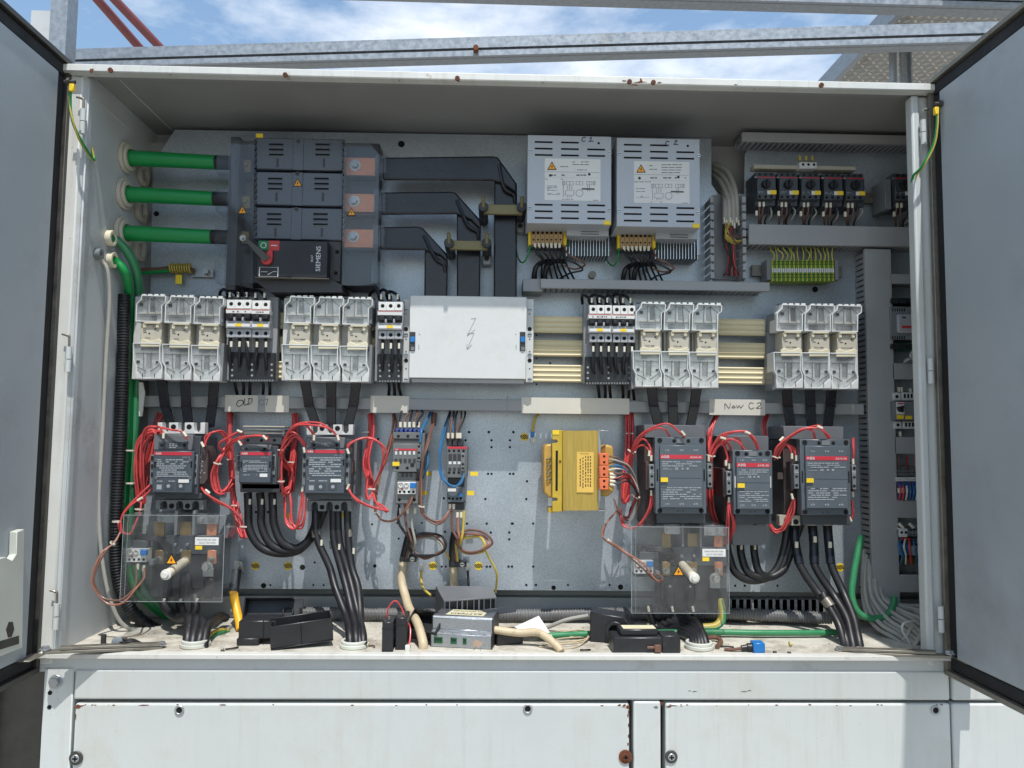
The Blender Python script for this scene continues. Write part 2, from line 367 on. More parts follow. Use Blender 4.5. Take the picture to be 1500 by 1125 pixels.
# thin bright scratches running across the sheet
mp = n.nodes.new('ShaderNodeMapping'); mp.inputs['Rotation'].default_value = (0, 0.15, 0); mp.inputs['Scale'].default_value = (2.2, 1, 75); n.links.new(tc.outputs['Object'], mp.inputs[0])
n3 = n.nodes.new('ShaderNodeTexNoise'); n3.inputs['Scale'].default_value = 3.0; n3.inputs['Detail'].default_value = 2; n.links.new(mp.outputs[0], n3.inputs['Vector'])
a3 = n.nodes.new('ShaderNodeMapRange'); a3.inputs[1].default_value = 0.74; a3.inputs[2].default_value = 0.80; n.links.new(n3.outputs['Fac'], a3.inputs[0])
m3 = n.nodes.new('ShaderNodeMix'); m3.data_type = 'RGBA'; m3.inputs[7].default_value = (0.6, 0.62, 0.64, 1); n.links.new(a3.outputs[0], m3.inputs[0]); n.links.new(mx.outputs[2], m3.inputs[6]); n.links.new(m3.outputs[2], b.inputs['Base Color'])
b.inputs['Metallic'].default_value = 0.5
a4 = n.nodes.new('ShaderNodeMapRange'); a4.inputs[3].default_value = 0.26; a4.inputs[4].default_value = 0.48; n.links.new(n1.outputs['Fac'], a4.inputs[0]); n.links.new(a4.outputs[0], b.inputs['Roughness'])
M['plate_zinc'] = m
# clear plastics
def clear(name, tint, refl, rough, haze=0.0, hcol=(0.5, 0.5, 0.5)):
    m = bpy.data.materials.new(name); m.use_nodes = True; n = m.node_tree; n.nodes.clear()
    o = n.nodes.new('ShaderNodeOutputMaterial'); t = n.nodes.new('ShaderNodeBsdfTransparent'); t.inputs[0].default_value = (*tint, 1)
    g = n.nodes.new('ShaderNodeBsdfGlossy'); g.inputs['Roughness'].default_value = rough; g.inputs[0].default_value = (0.9, 0.93, 0.95, 1)
    f = n.nodes.new('ShaderNodeLayerWeight'); f.inputs[0].default_value = 0.5
    pw = n.nodes.new('ShaderNodeMath'); pw.operation = 'POWER'; pw.inputs[1].default_value = 4; n.links.new(f.outputs['Facing'], pw.inputs[0])
    mm = n.nodes.new('ShaderNodeMath'); mm.operation = 'MULTIPLY_ADD'; mm.inputs[1].default_value = 0.45 * refl; mm.inputs[2].default_value = 0.035 * refl; n.links.new(pw.outputs[0], mm.inputs[0])
    d = n.nodes.new('ShaderNodeBsdfDiffuse'); d.inputs[0].default_value = (*hcol, 1)
    h = n.nodes.new('ShaderNodeMixShader')
    no = n.nodes.new('ShaderNodeTexNoise'); no.inputs['Scale'].default_value = 30; no.inputs['Detail'].default_value = 6
    tc = n.nodes.new('ShaderNodeTexCoord'); n.links.new(tc.outputs['Object'], no.inputs['Vector'])
    mr = n.nodes.new('ShaderNodeMapRange'); mr.inputs[1].default_value = 0.35; mr.inputs[2].default_value = 0.7; mr.inputs[3].default_value = haze * 0.4; mr.inputs[4].default_value = haze * 1.6
    n.links.new(no.outputs['Fac'], mr.inputs[0]); n.links.new(mr.outputs[0], h.inputs[0])
    n.links.new(t.outputs[0], h.inputs[1]); n.links.new(d.outputs[0], h.inputs[2])
    x = n.nodes.new('ShaderNodeMixShader'); n.links.new(mm.outputs[0], x.inputs[0]); n.links.new(h.outputs[0], x.inputs[1]); n.links.new(g.outputs[0], x.inputs[2])
    n.links.new(x.outputs[0], o.inputs[0]); M[name] = m
clear('clear_cover', (0.965, 0.97, 0.97), 1.1, 0.05, 0.03)
clear('clear_smoke', (0.92, 0.93, 0.94), 0.9, 0.08, 0.02, (0.4, 0.42, 0.45))
clear('clear_fuse', (0.96, 0.965, 0.965), 1.2, 0.08, 0.13, (0.8, 0.81, 0.8))

# ================================================================ SETTING
def struct(pb, name, mat, **k): return build(pb, name, mat, None, kind='structure', **k)
struct(PB().box(-300, 300, -300, 300, -1.45, -1.4), 'ground', 'concrete')

# ---------------------------------------------------------------- cabinet shell
cab = thing('electrical_cabinet', 'large open white steel control cabinet with both doors swung wide', 'cabinet', (0, 0.15, -0.02))
X0, X1, ZT = -0.82, 0.82, 1.111
build(PB().box(-0.845, X0, 0.0, YB + 0.02, -0.02, 1.112), 'side_wall', 'inner_paint', cab)
build(PB().box(1.03, 1.05, 0.0, YB + 0.02, -0.02, 1.112), 'side_wall', 'inner_paint', cab)
build(PB().box(X0, 1.03, YB, YB + 0.02, -0.02, 1.112), 'back_wall', 'backwall_paint', cab)
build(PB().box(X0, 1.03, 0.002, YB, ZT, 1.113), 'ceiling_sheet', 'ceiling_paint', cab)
build(PB().box(X0, 1.03, 0.004, YB, -0.018, 0.004), 'floor_sheet', 'floor_paint', cab)
build(PB().box(-0.86, 0.865, -0.022, 0.002, ZT - 0.010, 1.1165), 'top_lip', 'lip_paint', cab, 0.002)
build(PB().box(-0.86, 1.05, 0.0025, YB + 0.02, 1.1135, 1.1162), 'roof_sheet', 'lip_paint', cab)
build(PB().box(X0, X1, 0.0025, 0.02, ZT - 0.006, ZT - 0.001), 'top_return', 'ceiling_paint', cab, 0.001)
build(PB().box(-0.875, -0.8265, -0.004, 0.022, -0.016, ZT - 0.011), 'post', 'lip_paint', cab, 0.003, seg=2)
build(PB().box(-0.826, X0 + 0.003, 0.002, 0.018, 0.0062, ZT - 0.011), 'post_return', 'inner_paint', cab, 0.002)
build(PB().box(X1 - 0.014, 0.822, -0.004, 0.022, -0.016, ZT - 0.011), 'post', 'white_paint', cab, 0.004, seg=2)
build(PB().box(0.8225, 1.03, 0.004, 0.02, -0.016, ZT - 0.011), 'post', 'white_paint', cab, 0.002)
build(PB().box(-0.86, 0.86, -0.016, 0.004, -0.0035, 0.0062), 'bottom_lip', 'lip_paint', cab, 0.0015)
build(PB().box(-0.86, 0.86, -0.003, 0.004, -0.029, -0.004), 'bottom_channel', 'inner_paint', cab)
# folded seams on the left wall and the ceiling
build(PB().box(X0, X0 + 0.0016, 0.03, 0.27, 1.068, 1.0705), 'seam', 'white_paint', cab)
build(PB().box(-0.774, -0.772, 0.03, 0.29, ZT - 0.0016, ZT), 'seam', 'white_paint', cab)
build(PB().box(X0, X0 + 0.05, YB - 0.03, YB, 0.02, 1.08), 'corner_strip', 'backwall_paint', cab)
part(cab, 'bottom_rail', 'backwall_paint', lambda p: p.box(X0 + 0.03, 1.0, YB - 0.028, YB - 0.001, 0.0045, 0.052), 0.001)
for px, py in ((162, 103), (418, 110), (670, 115), (922, 120), (957, 121), (1203, 125)):
    p = at(px, py, -0.023); o = build(PB().cyl((p.x, -0.0215, p.z), (p.x, -0.0255, p.z), 0.0048, 10), 'screw', 'rust', cab)
    build(PB().cyl((p.x, -0.0255, p.z), (p.x, -0.0258, p.z), 0.0022, 6), 'socket', 'black', o)
# mounting plate with a notch for the rear cables
pts = [(224, 240), (256, 190), (1042, 203), (1042, 270), (1052, 284), (1090, 284), (1091, 226), (1099, 215), (1362, 219), (1374, 869), (560, 863), (212, 862)]
plate = build(PB().prism(pts, YP, YP + 0.003), 'mounting_plate', 'plate_zinc', cab)
build(PB().box(-0.79, 1.0, YP + 0.0035, YP + 0.026, 0.072, 0.076), 'plate_return', 'plate_zinc', cab)
holes = PB()
for px, py, r in [(588, 211, 5), (229, 313, 4), (386, 858, 4), (443, 831, 4), (461, 824, 1.6), (396, 857, 1.6), (459, 857, 1.6), (474, 857, 1.6), (549, 829, 2.6), (582, 766, 1.6), (618, 766, 1.6),
                  (584, 789, 1.6), (614, 789, 1.6), (650, 730, 1.8), (687, 633, 2), (716, 633, 2), (752, 633, 2), (682, 645, 1.8), (720, 645, 1.8), (747, 645, 1.8), (720, 655, 1.8), (747, 655, 1.8), (650, 632, 1.8),
                  (715, 694, 1.8), (720, 694, 1.8), (747, 694, 1.8), (752, 694, 1.8), (711, 731, 1.8), (772, 705, 1.8), (771, 731, 1.8), (713, 767, 1.8), (684, 767, 1.8), (750, 767, 1.8), (719, 780, 1.8), (746, 780, 1.8), (652, 779, 1.8), (746, 790, 1.8),
                  (781, 767, 1.8), (751, 767, 1.8), (653, 830, 1.6), (647, 830, 1.6), (713, 830, 1.8), (718, 830, 1.8), (745, 830, 1.8), (750, 830, 1.8), (781, 830, 1.8), (771, 857, 1.8), (785, 857, 1.8), (811, 861, 3.4), (832, 857, 1.6), (909, 860, 4), (893, 857, 1.6),
                  (554, 643, 1.8), (1077, 858, 1.8), (1091, 858, 1.8), (1139, 858, 1.8), (1150, 827, 1.8), (1244, 860, 1.8), (1260, 860, 1.8), (806, 488, 1.6), (806, 532, 1.6), (375, 750, 2), (393, 750, 2), (545, 868 - 100, 1.6), (620, 632, 1.6), (1194, 424, 4.5)]:
    holes.disc(px, py, YP - 0.0004, r, 0.0003, 10)
build(holes, 'drill_hole', 'hole', plate, flat=True, kind='stuff')
for px, py in ((374, 829), (422, 829), (634, 829), (701, 829), (768, 640), (1231, 831)):
    st = build(PB().disc(px, py, YP - 0.0005, 6, 0.0004, 16), 'hazard_sticker', 'label_yellow', plate)
    pb = PB()
    for k in range(-2, 3):
        c = k * 2.3; h = math.sqrt(max(36 - (c * 1.2) ** 2, 4)) * 0.72
        pb.prism([(px + c - h * .7 - .9, py + h * .7 + c * .35), (px + c - h * .7 + .9, py + h * .7 + c * .35 + .3), (px + c + h * .7 + .9, py - h * .7 + c * .35), (px + c + h * .7 - .9, py - h * .7 + c * .35 - .3)], YP - 0.0008, YP - 0.0006)
    build(pb, 'stripe', 'black', plate, flat=True)
for a, b, c, d in ((498, 752, 507, 758), (420, 752, 426, 758), (625, 691, 632, 697), (618, 719, 626, 725)):
    build(PB().pbox(a, b, c, d, YP - 0.0008, YP - 0.0003), 'plate_label', 'label_yellow', plate)

# ---------------------------------------------------------------- doors, both swung out square to the front
def door(xi, sgn):
    """xi = x of the inner face, sgn = +1 when the outside lies to the right"""
    t = 0.034 * sgn; y0, y1, z0, z1 = -0.86, -0.004, -0.03, 1.128
    d = part(cab, 'door', 'white_paint', lambda p: p.box(*sorted((xi + t * .55, xi + t)), y0, y1, z0, z1), 0.001)
    def frame(a, b, dep):
        def fn(p):
            xs = sorted((xi + dep, xi + t * .55))
            p.box(*xs, y0 + a, y1 - a, z1 - b, z1 - a); p.box(*xs, y0 + a, y1 - a, z0 + a, z0 + b)
            p.box(*xs, y0 + a, y0 + b, z0 + b, z1 - b); p.box(*xs, y1 - b, y1 - a, z0 + b, z1 - b)
        return fn
    part(d, 'edge_return', 'bar_steel' if sgn > 0 else 'dark_steel', frame(0.0, 0.010, 0), 0.001)
    part(d, 'gasket', 'rubber', frame(0.0102, 0.036, t * 0.22), 0.003)
    part(d, 'inner_panel', 'door_paint', lambda p: p.box(*sorted((xi + t * .12, xi + t * .54)), y0 + 0.0365, y1 - 0.0365, z0 + 0.0365, z1 - 0.0365), 0.002)
    return d
dl = door(-0.848, -1); dr = door(0.836, 1)
def knuckle(par, px, py0, py1, y, r=0.0055, pin=True):
    a = at(px, py0, y); b = at(px, py1, y); mid = (a.z + b.z) / 2
    part(par, 'hinge', 'white_paint', lambda p: (p.cyl((a.x, y, a.z), (a.x, y, mid + 0.0008), r), p.cyl((a.x, y, mid - 0.0008), (a.x, y, b.z), r)))
    if pin: part(par, 'hinge_pin', 'bar_steel', lambda p: p.tube([(a.x, y, b.z), (a.x, y, a.z + 0.014), (a.x - 0.004 * (1 if px < 700 else -1), y, a.z + 0.021), (a.x - 0.014 * (1 if px < 700 else -1), y, a.z + 0.024)], 0.0022))
for a in ((122, 160, 196), (101, 508, 545), (83, 884, 922)): knuckle(dl, *a, -0.016)
for a in ((1352, 176, 212), (1363, 525, 562), (1378, 888, 926)): knuckle(dr, *a, -0.012, pin=a[1] < 300)
# document pocket of moulded plastic on the left door
def yz(par, name, matn, pts, xa, xb, bev=0.001):
    def hit(px, py):
        d = ray(px, py); q = CAM + d * ((xa - CAM.x) / d.x); return (q.x, q.y, q.z)
    return build(PB().ext([hit(*p) for p in pts], (xb - xa, 0, 0)), name, matn, par, bev)
pk = yz(dl, 'document_pocket', 'pocket', [(-60, 835), (8, 816), (18, 821), (24, 812), (25, 779), (36, 775), (33, 949), (-60, 985)], -0.838, -0.851)
yz(pk, 'pocket_slot', 'dark_steel', [(-20, 958), (-20, 945), (28, 931), (28, 943)], -0.8375, -0.839, 0)
yz(pk, 'pocket_hole', 'dark_steel', [(9, 922), (13, 911), (19, 911), (21, 922), (17, 933), (12, 934)], -0.8375, -0.839, 0)
# earthing straps between the doors and the frame
def wire(parent, pts, r, m, name='wire', n=8, sub=6, world=False):
    P = [Vector(p) for p in pts] if world else W(pts)
    if len(P) > 3:
        k = 0.0016 if r < 0.004 else 0.0009
        P = [P[0]] + [p + Vector((random.gauss(0, k), random.gauss(0, k), random.gauss(0, k))) for p in P[1:-1]] + [P[-1]]
    return build(PB().tube(P, r, n, sub), name, m, parent)
for nm, pts, bolt, lab in (('left', [(104, 124, -0.06), (103, 150, -0.055), (108, 180, -0.05), (120, 212, -0.03), (137, 235, 0.02), (134, 215, 0.03)], (104, 120, -0.06), 'yellow and green earth strap bolted to the left door'),
                           ('right', [(1373, 158, -0.05), (1372, 185, -0.05), (1365, 215, -0.045), (1350, 245, -0.03), (1337, 262, 0.0), (1338, 300, 0.03)], (1374, 152, -0.05), 'yellow and green earth strap bolted to the right door')):
    t = thing('earth_strap', lab, 'earth wire', at(*bolt))
    wire(t, pts, 0.0026, 'cable_green'); q = W(pts); wire(t, [p + Vector((0.0012, -0.0014, 0)) for p in q], 0.0016, 'wire_yellow', 'stripe', world=True)
    b = at(*bolt); s_ = 1 if nm == 'left' else -1
    build(PB().cyl(b - Vector((0.012 * s_, 0, 0)), b + Vector((0.008 * s_, 0, 0)), 0.0035, 10).cyl(b - Vector((0.006 * s_, 0, 0)), b - Vector((0.001 * s_, 0, 0)), 0.0075, 6), 'bolt', 'dark_steel', t)
    build(PB().pbox(pts[0][0] - 3.2, pts[0][1] - 2, pts[0][0] + 3.2, pts[0][1] + 9, pts[0][2] - 0.004, pts[0][2] + 0.004), 'lug', 'label_yellow', t, 0.001)
# door stays lying over the bottom lip
def stay(pts, lab):
    q = W(pts); t = thing('door_stay', lab, 'door stay', q[0]); d = (q[1] - q[0]).normalized(); nrm = Vector((d.y, -d.x, 0)).normalized() * 0.009
    for k, (e, hgt) in enumerate(((0.0, 0.0), (0.12, 0.0062))):
        a = q[0].lerp(q[1], e); P = [a - nrm, q[1] - nrm, q[1] + d * 0.006, q[1] + nrm, a + nrm]
        build(PB().ext([p + Vector((0, 0, hgt)) for p in P], (0, 0, 0.005)), 'flat_bar', 'bar_steel', t, 0.0006)
    for p in q: build(PB().cyl(p, p + Vector((0, 0, 0.013)), 0.004, 10).cyl(p + Vector((0, 0, 0.008)), p + Vector((0, 0, 0.0125)), 0.0075, 6).cyl(p + Vector((0, 0, 0.0065)), p + Vector((0, 0, 0.008)), 0.0095, 16), 'bolt', 'zinc', t)
    return t
stay([(66, 957, -0.05), (236, 950, 0.035)], 'rusty flat steel stay from the left door to the cabinet floor')
stay([(1391, 963, -0.045), (1230, 957, 0.03)], 'rusty flat steel stay from the right door to the cabinet floor')
for a, b in (((-0.85, 0.0), 0), ((0.87, 0.0), 0)):
    build(PB().box(a[0] - 0.03, a[0] + 0.02, -0.07, -0.02, 0.006, 0.0085), 'stay_bracket', 'bar_steel', cab, 0.001)

# ---------------------------------------------------------------- lower housing
hou = thing('machine_housing', 'white painted steel machine housing below the open cabinet', 'housing', (0, 0, -1.4))
YH = -0.006
def pan(a, b, c, d, nm='panel', m='white_paint', y=YH, bev=0.004): return build(PB().pbox(a, b, c, d, y, 0.03), nm, m, hou, bev, seg=3)
build(PB().box(-0.94, 1.4, 0.031, 0.5, -1.4, -0.03), 'carcass', 'dark_steel', hou)
build(PB().pr3([(at(65, 979, YH).x, at(65, 979, YH).z), (at(108, 979, YH).x, at(108, 979, YH).z), (at(107, 1125, YH).x, -1.38), (at(66, 1125, YH).x - 0.01, -1.38)], YH, 0.03), 'corner_post', 'white_paint', hou, 0.002)
pan(109.5, 980.5, 1392, 1026.5)
z0 = -1.38
def low(a, c, top):
    p = at(a, top, YH); q = at(c, top, YH); return build(PB().box(p.x, q.x, YH, 0.03, z0, p.z), 'panel', 'white_paint', hou, 0.004, seg=3)
low(110, 922, 1030.5); low(928, 968, 1027.5); low(975, 1392, 1030.5); low(1394.5, 1720, 1031)
pan(1394.5, 984, 1720, 1027)
def scr(px, py, ro, m1, m2, y=YH):
    p = at(px, py, y); k = 1.47 / F
    o = build(PB().cyl((p.x, y, p.z), (p.x, y - 0.003, p.z), ro * k, 18), 'washer', m1, hou, 0.0005)
    h = build(PB().cyl((p.x, y - 0.003, p.z), (p.x, y - 0.0055, p.z), ro * k * .58, 14), 'screw', m2, hou, 0.0008)
    for w_, h_ in ((.12, .40), (.40, .12)):
        build(PB().box(p.x - ro * k * w_, p.x + ro * k * w_, y - 0.0058, y - 0.0054, p.z - ro * k * h_, p.z + ro * k * h_), 'screw_slot', 'black', h)
scr(112, 1110, 9.5, 'dark_steel', 'zinc'); scr(916, 1108, 9.5, 'rust', 'rust'); scr(983, 1108, 9, 'dark_steel', 'zinc')
for px, py in ((263, 1040), (773, 1038), (1370, 1040)):
    p = at(px, py, YH)
    o = build(PB().ring((p.x, YH - 0.0005, p.z), (0, -1, 0), 0.0088, 0.0055, 0.0022), 'grommet', 'zinc', hou, 0.0006)
    build(PB().cyl((p.x, YH - 0.0002, p.z), (p.x, YH - 0.001, p.z), 0.0056, 14), 'screw_hole', 'hole', o)
p = at(82, 998, YH); build(PB().cyl((p.x, YH, p.z), (p.x, YH - 0.003, p.z), 0.0125, 20).cyl((p.x, YH - 0.003, p.z), (p.x, YH - 0.010, p.z), 0.0088, 6), 'hex_bolt', 'zinc', hou, 0.0006)
for px, py in ((73, 1015), (72, 1036)): build(PB().disc(px, py, YH - 0.0006, 3.2, 0.0005), 'bolt_hole', 'hole', hou)
rs = PB()
for _ in range(46):
    x = random.choice((random.uniform(112, 920), random.uniform(976, 1385), random.uniform(112, 160), random.uniform(975, 1010), random.uniform(905, 921)))
    y_ = 1032 + abs(random.gauss(0, 1.2)) * (2.2 if x < 125 or 905 < x < 1000 else .7); k = random.uniform(.3, 1.5)
    rs.prism([(x - k * 1.8, y_), (x - k * .4, y_ - k * .5), (x + k * 1.6, y_ - .1), (x + k * .3, y_ + k * .7)], YH - 0.0004, YH + 0.001)
for x, y_ in ((921, 1036), (921, 1043), (920, 1048), (921, 1062), (921, 1078), (920, 1090)): rs.prism([(x - 1, y_ - 2), (x + 1, y_ - 1.5), (x + .6, y_ + 2.5), (x - 1, y_ + 2)], YH - 0.0004, YH + 0.001)
build(rs, 'rust_chip', 'rust', hou, kind='stuff', flat=True)

# dark ventilation grille and hose left of the housing
gr = thing('ventilation_grille', 'black slatted ventilation grille left of the white housing', 'grille', (-1.0, 0.02, -0.3))
build(PB().box(-1.4, -0.945, 0.06, 0.08, -1.3, -0.04), 'backing', 'black', gr)
for k in range(9):
    z = -0.06 - k * 0.028; build(PB().ext([(-1.4, 0.02, z), (-0.95, 0.02, z), (-0.95, 0.05, z - 0.014), (-1.4, 0.05, z - 0.014)], (0, 0, -0.003)), 'slat', 'dark_steel', gr)
for x in (-0.99, -0.955): build(PB().box(x, x + 0.012, 0.012, 0.03, -0.6, -0.045), 'stile', 'dark_steel', gr, 0.001)
build(PB().tube([(-1.5, -0.05, -0.085), (-1.15, -0.03, -0.07), (-0.98, -0.01, -0.055), (-0.93, 0.03, -0.05)], 0.017, 14), 'hose', 'rubber', None, label='thick black rubber hose under the left door', cat='hose')

# ---------------------------------------------------------------- steelwork overhead
def beam(p, q, lab, hgt=0.075, dep=0.10, m='galv_beam'):
    p = Vector(p); q = Vector(q); t = thing('steel_beam', lab, 'beam', p.lerp(q, 0.5)); d = q - p
    def bar(y0, y1, z0, z1): return PB().ext([p + Vector((0, y0, z0)), p + Vector((0, y1, z0)), p + Vector((0, y1, z1)), p + Vector((0, y0, z1))], d)
    build(bar(0.012, 0.016, 0.0, hgt), 'web', m, t)
    build(bar(0.0, dep, 0.0, 0.004), 'bottom_flange', m, t); build(bar(0.0, dep, hgt, hgt + 0.004), 'top_flange', m, t)
    build(bar(0.0, 0.004, 0.004, 0.016), 'lower_lip', m, t); build(bar(0.0, 0.004, hgt - 0.028, hgt - 0.0002), 'upper_lip', m, t)
    return t
b1 = beam(at(20, 101, 0.75), at(1520, 58, 0.55), 'galvanised steel channel crossing just above the cabinet top', 0.052, 0.05)
p = at(697, 84, 0.655); build(PB().cyl((p.x, p.y - 0.02, p.z + 0.02), (p.x, p.y, p.z + 0.02), 0.008, 8), 'rusty_bolt', 'rust', b1)
beam(at(300, -22, 0.75), at(1560, 13, 0.72), 'upper galvanised steel channel along the top edge of the photo', 0.05, 0.06)
for x0_, x1_, lab in (((138, -6), (222, 90), 'left one of two faded red pipes against the sky'), ((163, -6), (254, 90), 'right one of two faded red pipes against the sky')):
    build(PB().cyl(at(*x0_, 3.0), at(*x1_, 3.4), 0.027, 12), 'red_pipe', 'red_pipe', None, label=lab, cat='pipe', group='red pipes')
pt = thing('grey_post', 'grey steel post rising behind the left door', 'post', at(84, 120, 0.55))
build(PB().pbox(77, -40, 92, 140, 0.55, 0.60), 'channel', 'galv_beam', pt); build(PB().pbox(46, 15, 76, 140, 0.58, 0.60), 'side_plate', 'inner_paint', pt)
# platform of diamond plate seen from below
pf = thing('tread_platform', 'raised platform of rusty diamond tread plate at upper right', 'platform', (1.9, 1.4, 1.9))
build(PB().box(1.36, 3.2, 0.45, 1.95, 1.905, 1.91), 'tread_plate', 'tread', pf)
tb = PB()
for i in range(60):
    for j in range(50):
        x = 1.375 + i * 0.03; y = 0.46 + j * 0.03
        s_ = 1 if (i + j) % 2 else -1; a = Vector((0.012, 0.012 * s_, 0)); c = Vector((-0.0042 * s_, 0.0042, 0)); o_ = Vector((x, y, 1.9045))
        P = [o_ - a, o_ + c, o_ + a, o_ - c]
        tb.add([(q.x, q.y, 1.9048) for q in P] + [(o_.x, o_.y, 1.8995)], [(0, 1, 4), (1, 2, 4), (2, 3, 4), (3, 0, 4)])
build(tb, 'tread_pattern', 'tread_bar', pf, kind='stuff', flat=True)
build(PB().box(1.335, 1.36, 0.45, 1.95, 1.86, 1.93), 'edge_angle', 'galv_beam', pf)
build(PB().box(1.36, 3.2, 1.95, 1.98, 1.86, 1.93), 'edge_angle', 'galv_beam', pf)
po = thing('steel_post', 'galvanised channel post standing under the tread plate platform', 'post', at(1322, 160, 1.25))
for a, c in ((1306, 1310), (1311, 1317), (1318, 1330), (1331, 1338)):
    build(PB().pbox(a, -20, c, 150, 1.25 if a != 1318 else 1.262, 1.28), 'channel', 'galv_beam' if a != 1311 else 'white_paint', po)

# ================================================================ UPPER ROW
def bolt(par, px, py, y, rpx, m='zinc', dep=0.006, wm='steel', nm='bolt'):
    p = at(px, py, y); k = (p - CAM).dot(CF) / F
    o = build(PB().cyl((p.x, y, p.z), (p.x, y - 0.0015, p.z), rpx * k, 16), 'washer', wm, par)
    return build(PB().cyl((p.x, y - 0.0015, p.z), (p.x, y - dep, p.z), rpx * k * .66, 6), nm, m, par, 0.0005)
def screw(par, px, py, y, rpx, m='dark_steel', slot=True, nm='screw'):
    p = at(px, py, y); k = (p - CAM).dot(CF) / F; r = rpx * k
    o = build(PB().cyl((p.x, y + 0.001, p.z), (p.x, y - 0.0012, p.z), r, 12), nm, m, par)
    if slot: build(PB().box(p.x - r * .8, p.x + r * .8, y - 0.0014, y - 0.0011, p.z - r * .16, p.z + r * .16), 'screw_slot', 'hole', par)
    return o
def hole(par, px, py, y, r, nm='screw_hole', n=12): return build(PB().disc(px, py, y - 0.0003, r, 0.0002, n), nm, 'hole', par, flat=True)
def holes_(par, L, y, r, nm='screw_holes', m='hole'):
    pb = PB()
    for a, b in L: pb.disc(a, b, y - 0.0003, r, 0.0002, 10)
    return build(pb, nm, m, par, flat=True)

# ---- main switch
sw = thing('switch_disconnector', 'large grey main switch with clear shrouds and red lever', 'switch', at(436, 425, 0.2192))
pb_(sw, 'base', 'switch_dark', 347, 206, 551, 418, 0.2065, 0.25864)
for k, (a, b, c, d) in enumerate(((374, 201, 502.5, 250), (373, 251, 502, 302), (372, 303, 501, 352))):
    s_ = pb_(sw, 'arc_chamber_cover', 'switch_grey', a, b, c, d, 0.1648, 0.1988, 0.002)
    dx = -k * 1.5
    for sx in (398, 466):
        for j in range(3):
            pb_(s_, 'vent_slot', 'hole', sx + dx - 4, b + 9 + j * 7.5, sx + dx + 17, b + 12 + j * 7.5, 0.16453, 0.16473, 0)
            pb_(s_, 'vent_lip', 'aux_grey' if j == 2 else 'switch_grey', sx + dx - 4, b + 12 + j * 7.5, sx + dx + 17, b + 13.4 + j * 7.5, 0.16378, 0.16473, 0.0003)
        pb_(s_, 'vent_slot', 'switch_dark', sx + dx + 7, b + 31, sx + dx + 10, b + 44, 0.16453, 0.16473, 0)
    pb_(s_, 'rib', 'switch_grey', 430 + dx, b + 1, 444 + dx, d - 1, 0.1631, 0.16487, 0.001)
    screw(s_, 437 + dx, b + 3.5 if k else b + 6, 0.16303, 3)
for x, sl in ((373.5, 0), (502.8, 1)):
    part(sw, 'perforated_edge', 'switch_dark', lambda p: [p.pbox(x - 1.2, 204 + j * 9, x + 1.2, 210 + j * 9, 0.15936, 0.16616) for j in range(16)])
# copper and terminals
for k, yy in enumerate((244, 297, 349)):
    dx = -k * 1.2
    o = pb_(sw, 'copper_bar', 'copper', 507 + dx, yy - 13.5, 549 + dx, yy + 14, 0.1954, 0.20016, 0.0006)
    bolt(sw, 520 + dx, yy - 2, 0.1954, 8.4, 'zinc', 0.010)
    pb_(sw, 'line_terminal', 'brass', 353 + dx, yy - 10, 367 + dx, yy + 8, 0.192, 0.19608)
    bolt(sw, 360 + dx, yy - 3, 0.192, 7.2, 'brass', 0.006, 'brass')
    for px, r in ((510 + dx, 4), (365 + dx, 5)): hole(sw, px, yy + 19, 0.19132, r)
for k, (b, d) in enumerate(((226, 253), (276, 309), (328, 360), (381, 413))):
    pb_(sw, 'clear_tab', 'clear_smoke', 317 - k, b, 337 - k, d, 0.1614, 0.2056, 0.001)
    pb_(sw, 'clear_tab', 'clear_smoke', 549 - k * 1.5, b + 1, 566 - k * 1.5, d + 1, 0.1614, 0.2124, 0.001)
    pb_(sw, 'phase_barrier', 'switch_dark', 505, d + 3, 548, d + 6, 0.1784, 0.2532)
part(sw, 'clear_shroud', 'clear_smoke', lambda p: p.prism([(343, 198), (373, 198), (370, 422), (337, 416), (338, 206)], 0.1546, 0.15732), 0.0005)
part(sw, 'clear_shroud', 'clear_smoke', lambda p: p.prism([(504, 201), (540, 202), (546, 215), (556, 226), (553, 415), (528, 418), (500, 418)], 0.1546, 0.15732), 0.0005)
part(sw, 'shroud_side', 'clear_smoke', lambda p: p.pbox(336, 202, 339, 418, 0.1546, 0.2192))
pb_(sw, 'shroud_side', 'switch_dark', 338.5, 200, 344, 424, 0.15936, 0.2532)
tri(355, 308, 0.15392, 7, sw); tri(515, 311, 0.15392, 6.6, sw); tri(436, 268, 0.1629, 7, sw)
pb_(sw, 'device_tag', 'label_yellow', 375, 195.5, 385, 201.5, 0.16276, 0.1648, 0)
# operating module
mo = pb_(sw, 'drive_module', 'module_black', 377, 351.5, 479, 407, 0.141, 0.2192, 0.0012)
pb_(sw, 'module_side', 'switch_dark', 479.5, 353, 498, 413, 0.1716, 0.2328)
part(sw, 'module_skirt', 'switch_dark', lambda p: p.prism([(368, 408), (480, 408), (500, 416), (502, 428), (395, 428)], 0.158, 0.2464), 0.001)
pb_(sw, 'module_foot', 'dark_steel', 372, 405.5, 482, 409, 0.13896, 0.1784)
pb_(mo, 'button', 'green_button', 379, 352.5, 393, 366, 0.13998, 0.14114, 0); pb_(mo, 'button', 'red', 394, 352.5, 409, 367, 0.13998, 0.14114, 0)
p = at(386, 359.3, 0.13964); build(PB().ring((p.x, 0.13984, p.z), (0, -1, 0), 0.0062, 0.0048, 0.0003), 'symbol', 'print_white', mo, flat=True)
pb_(mo, 'symbol', 'print_white', 397, 358.8, 406, 360.2, 0.13964, 0.13998, 0)
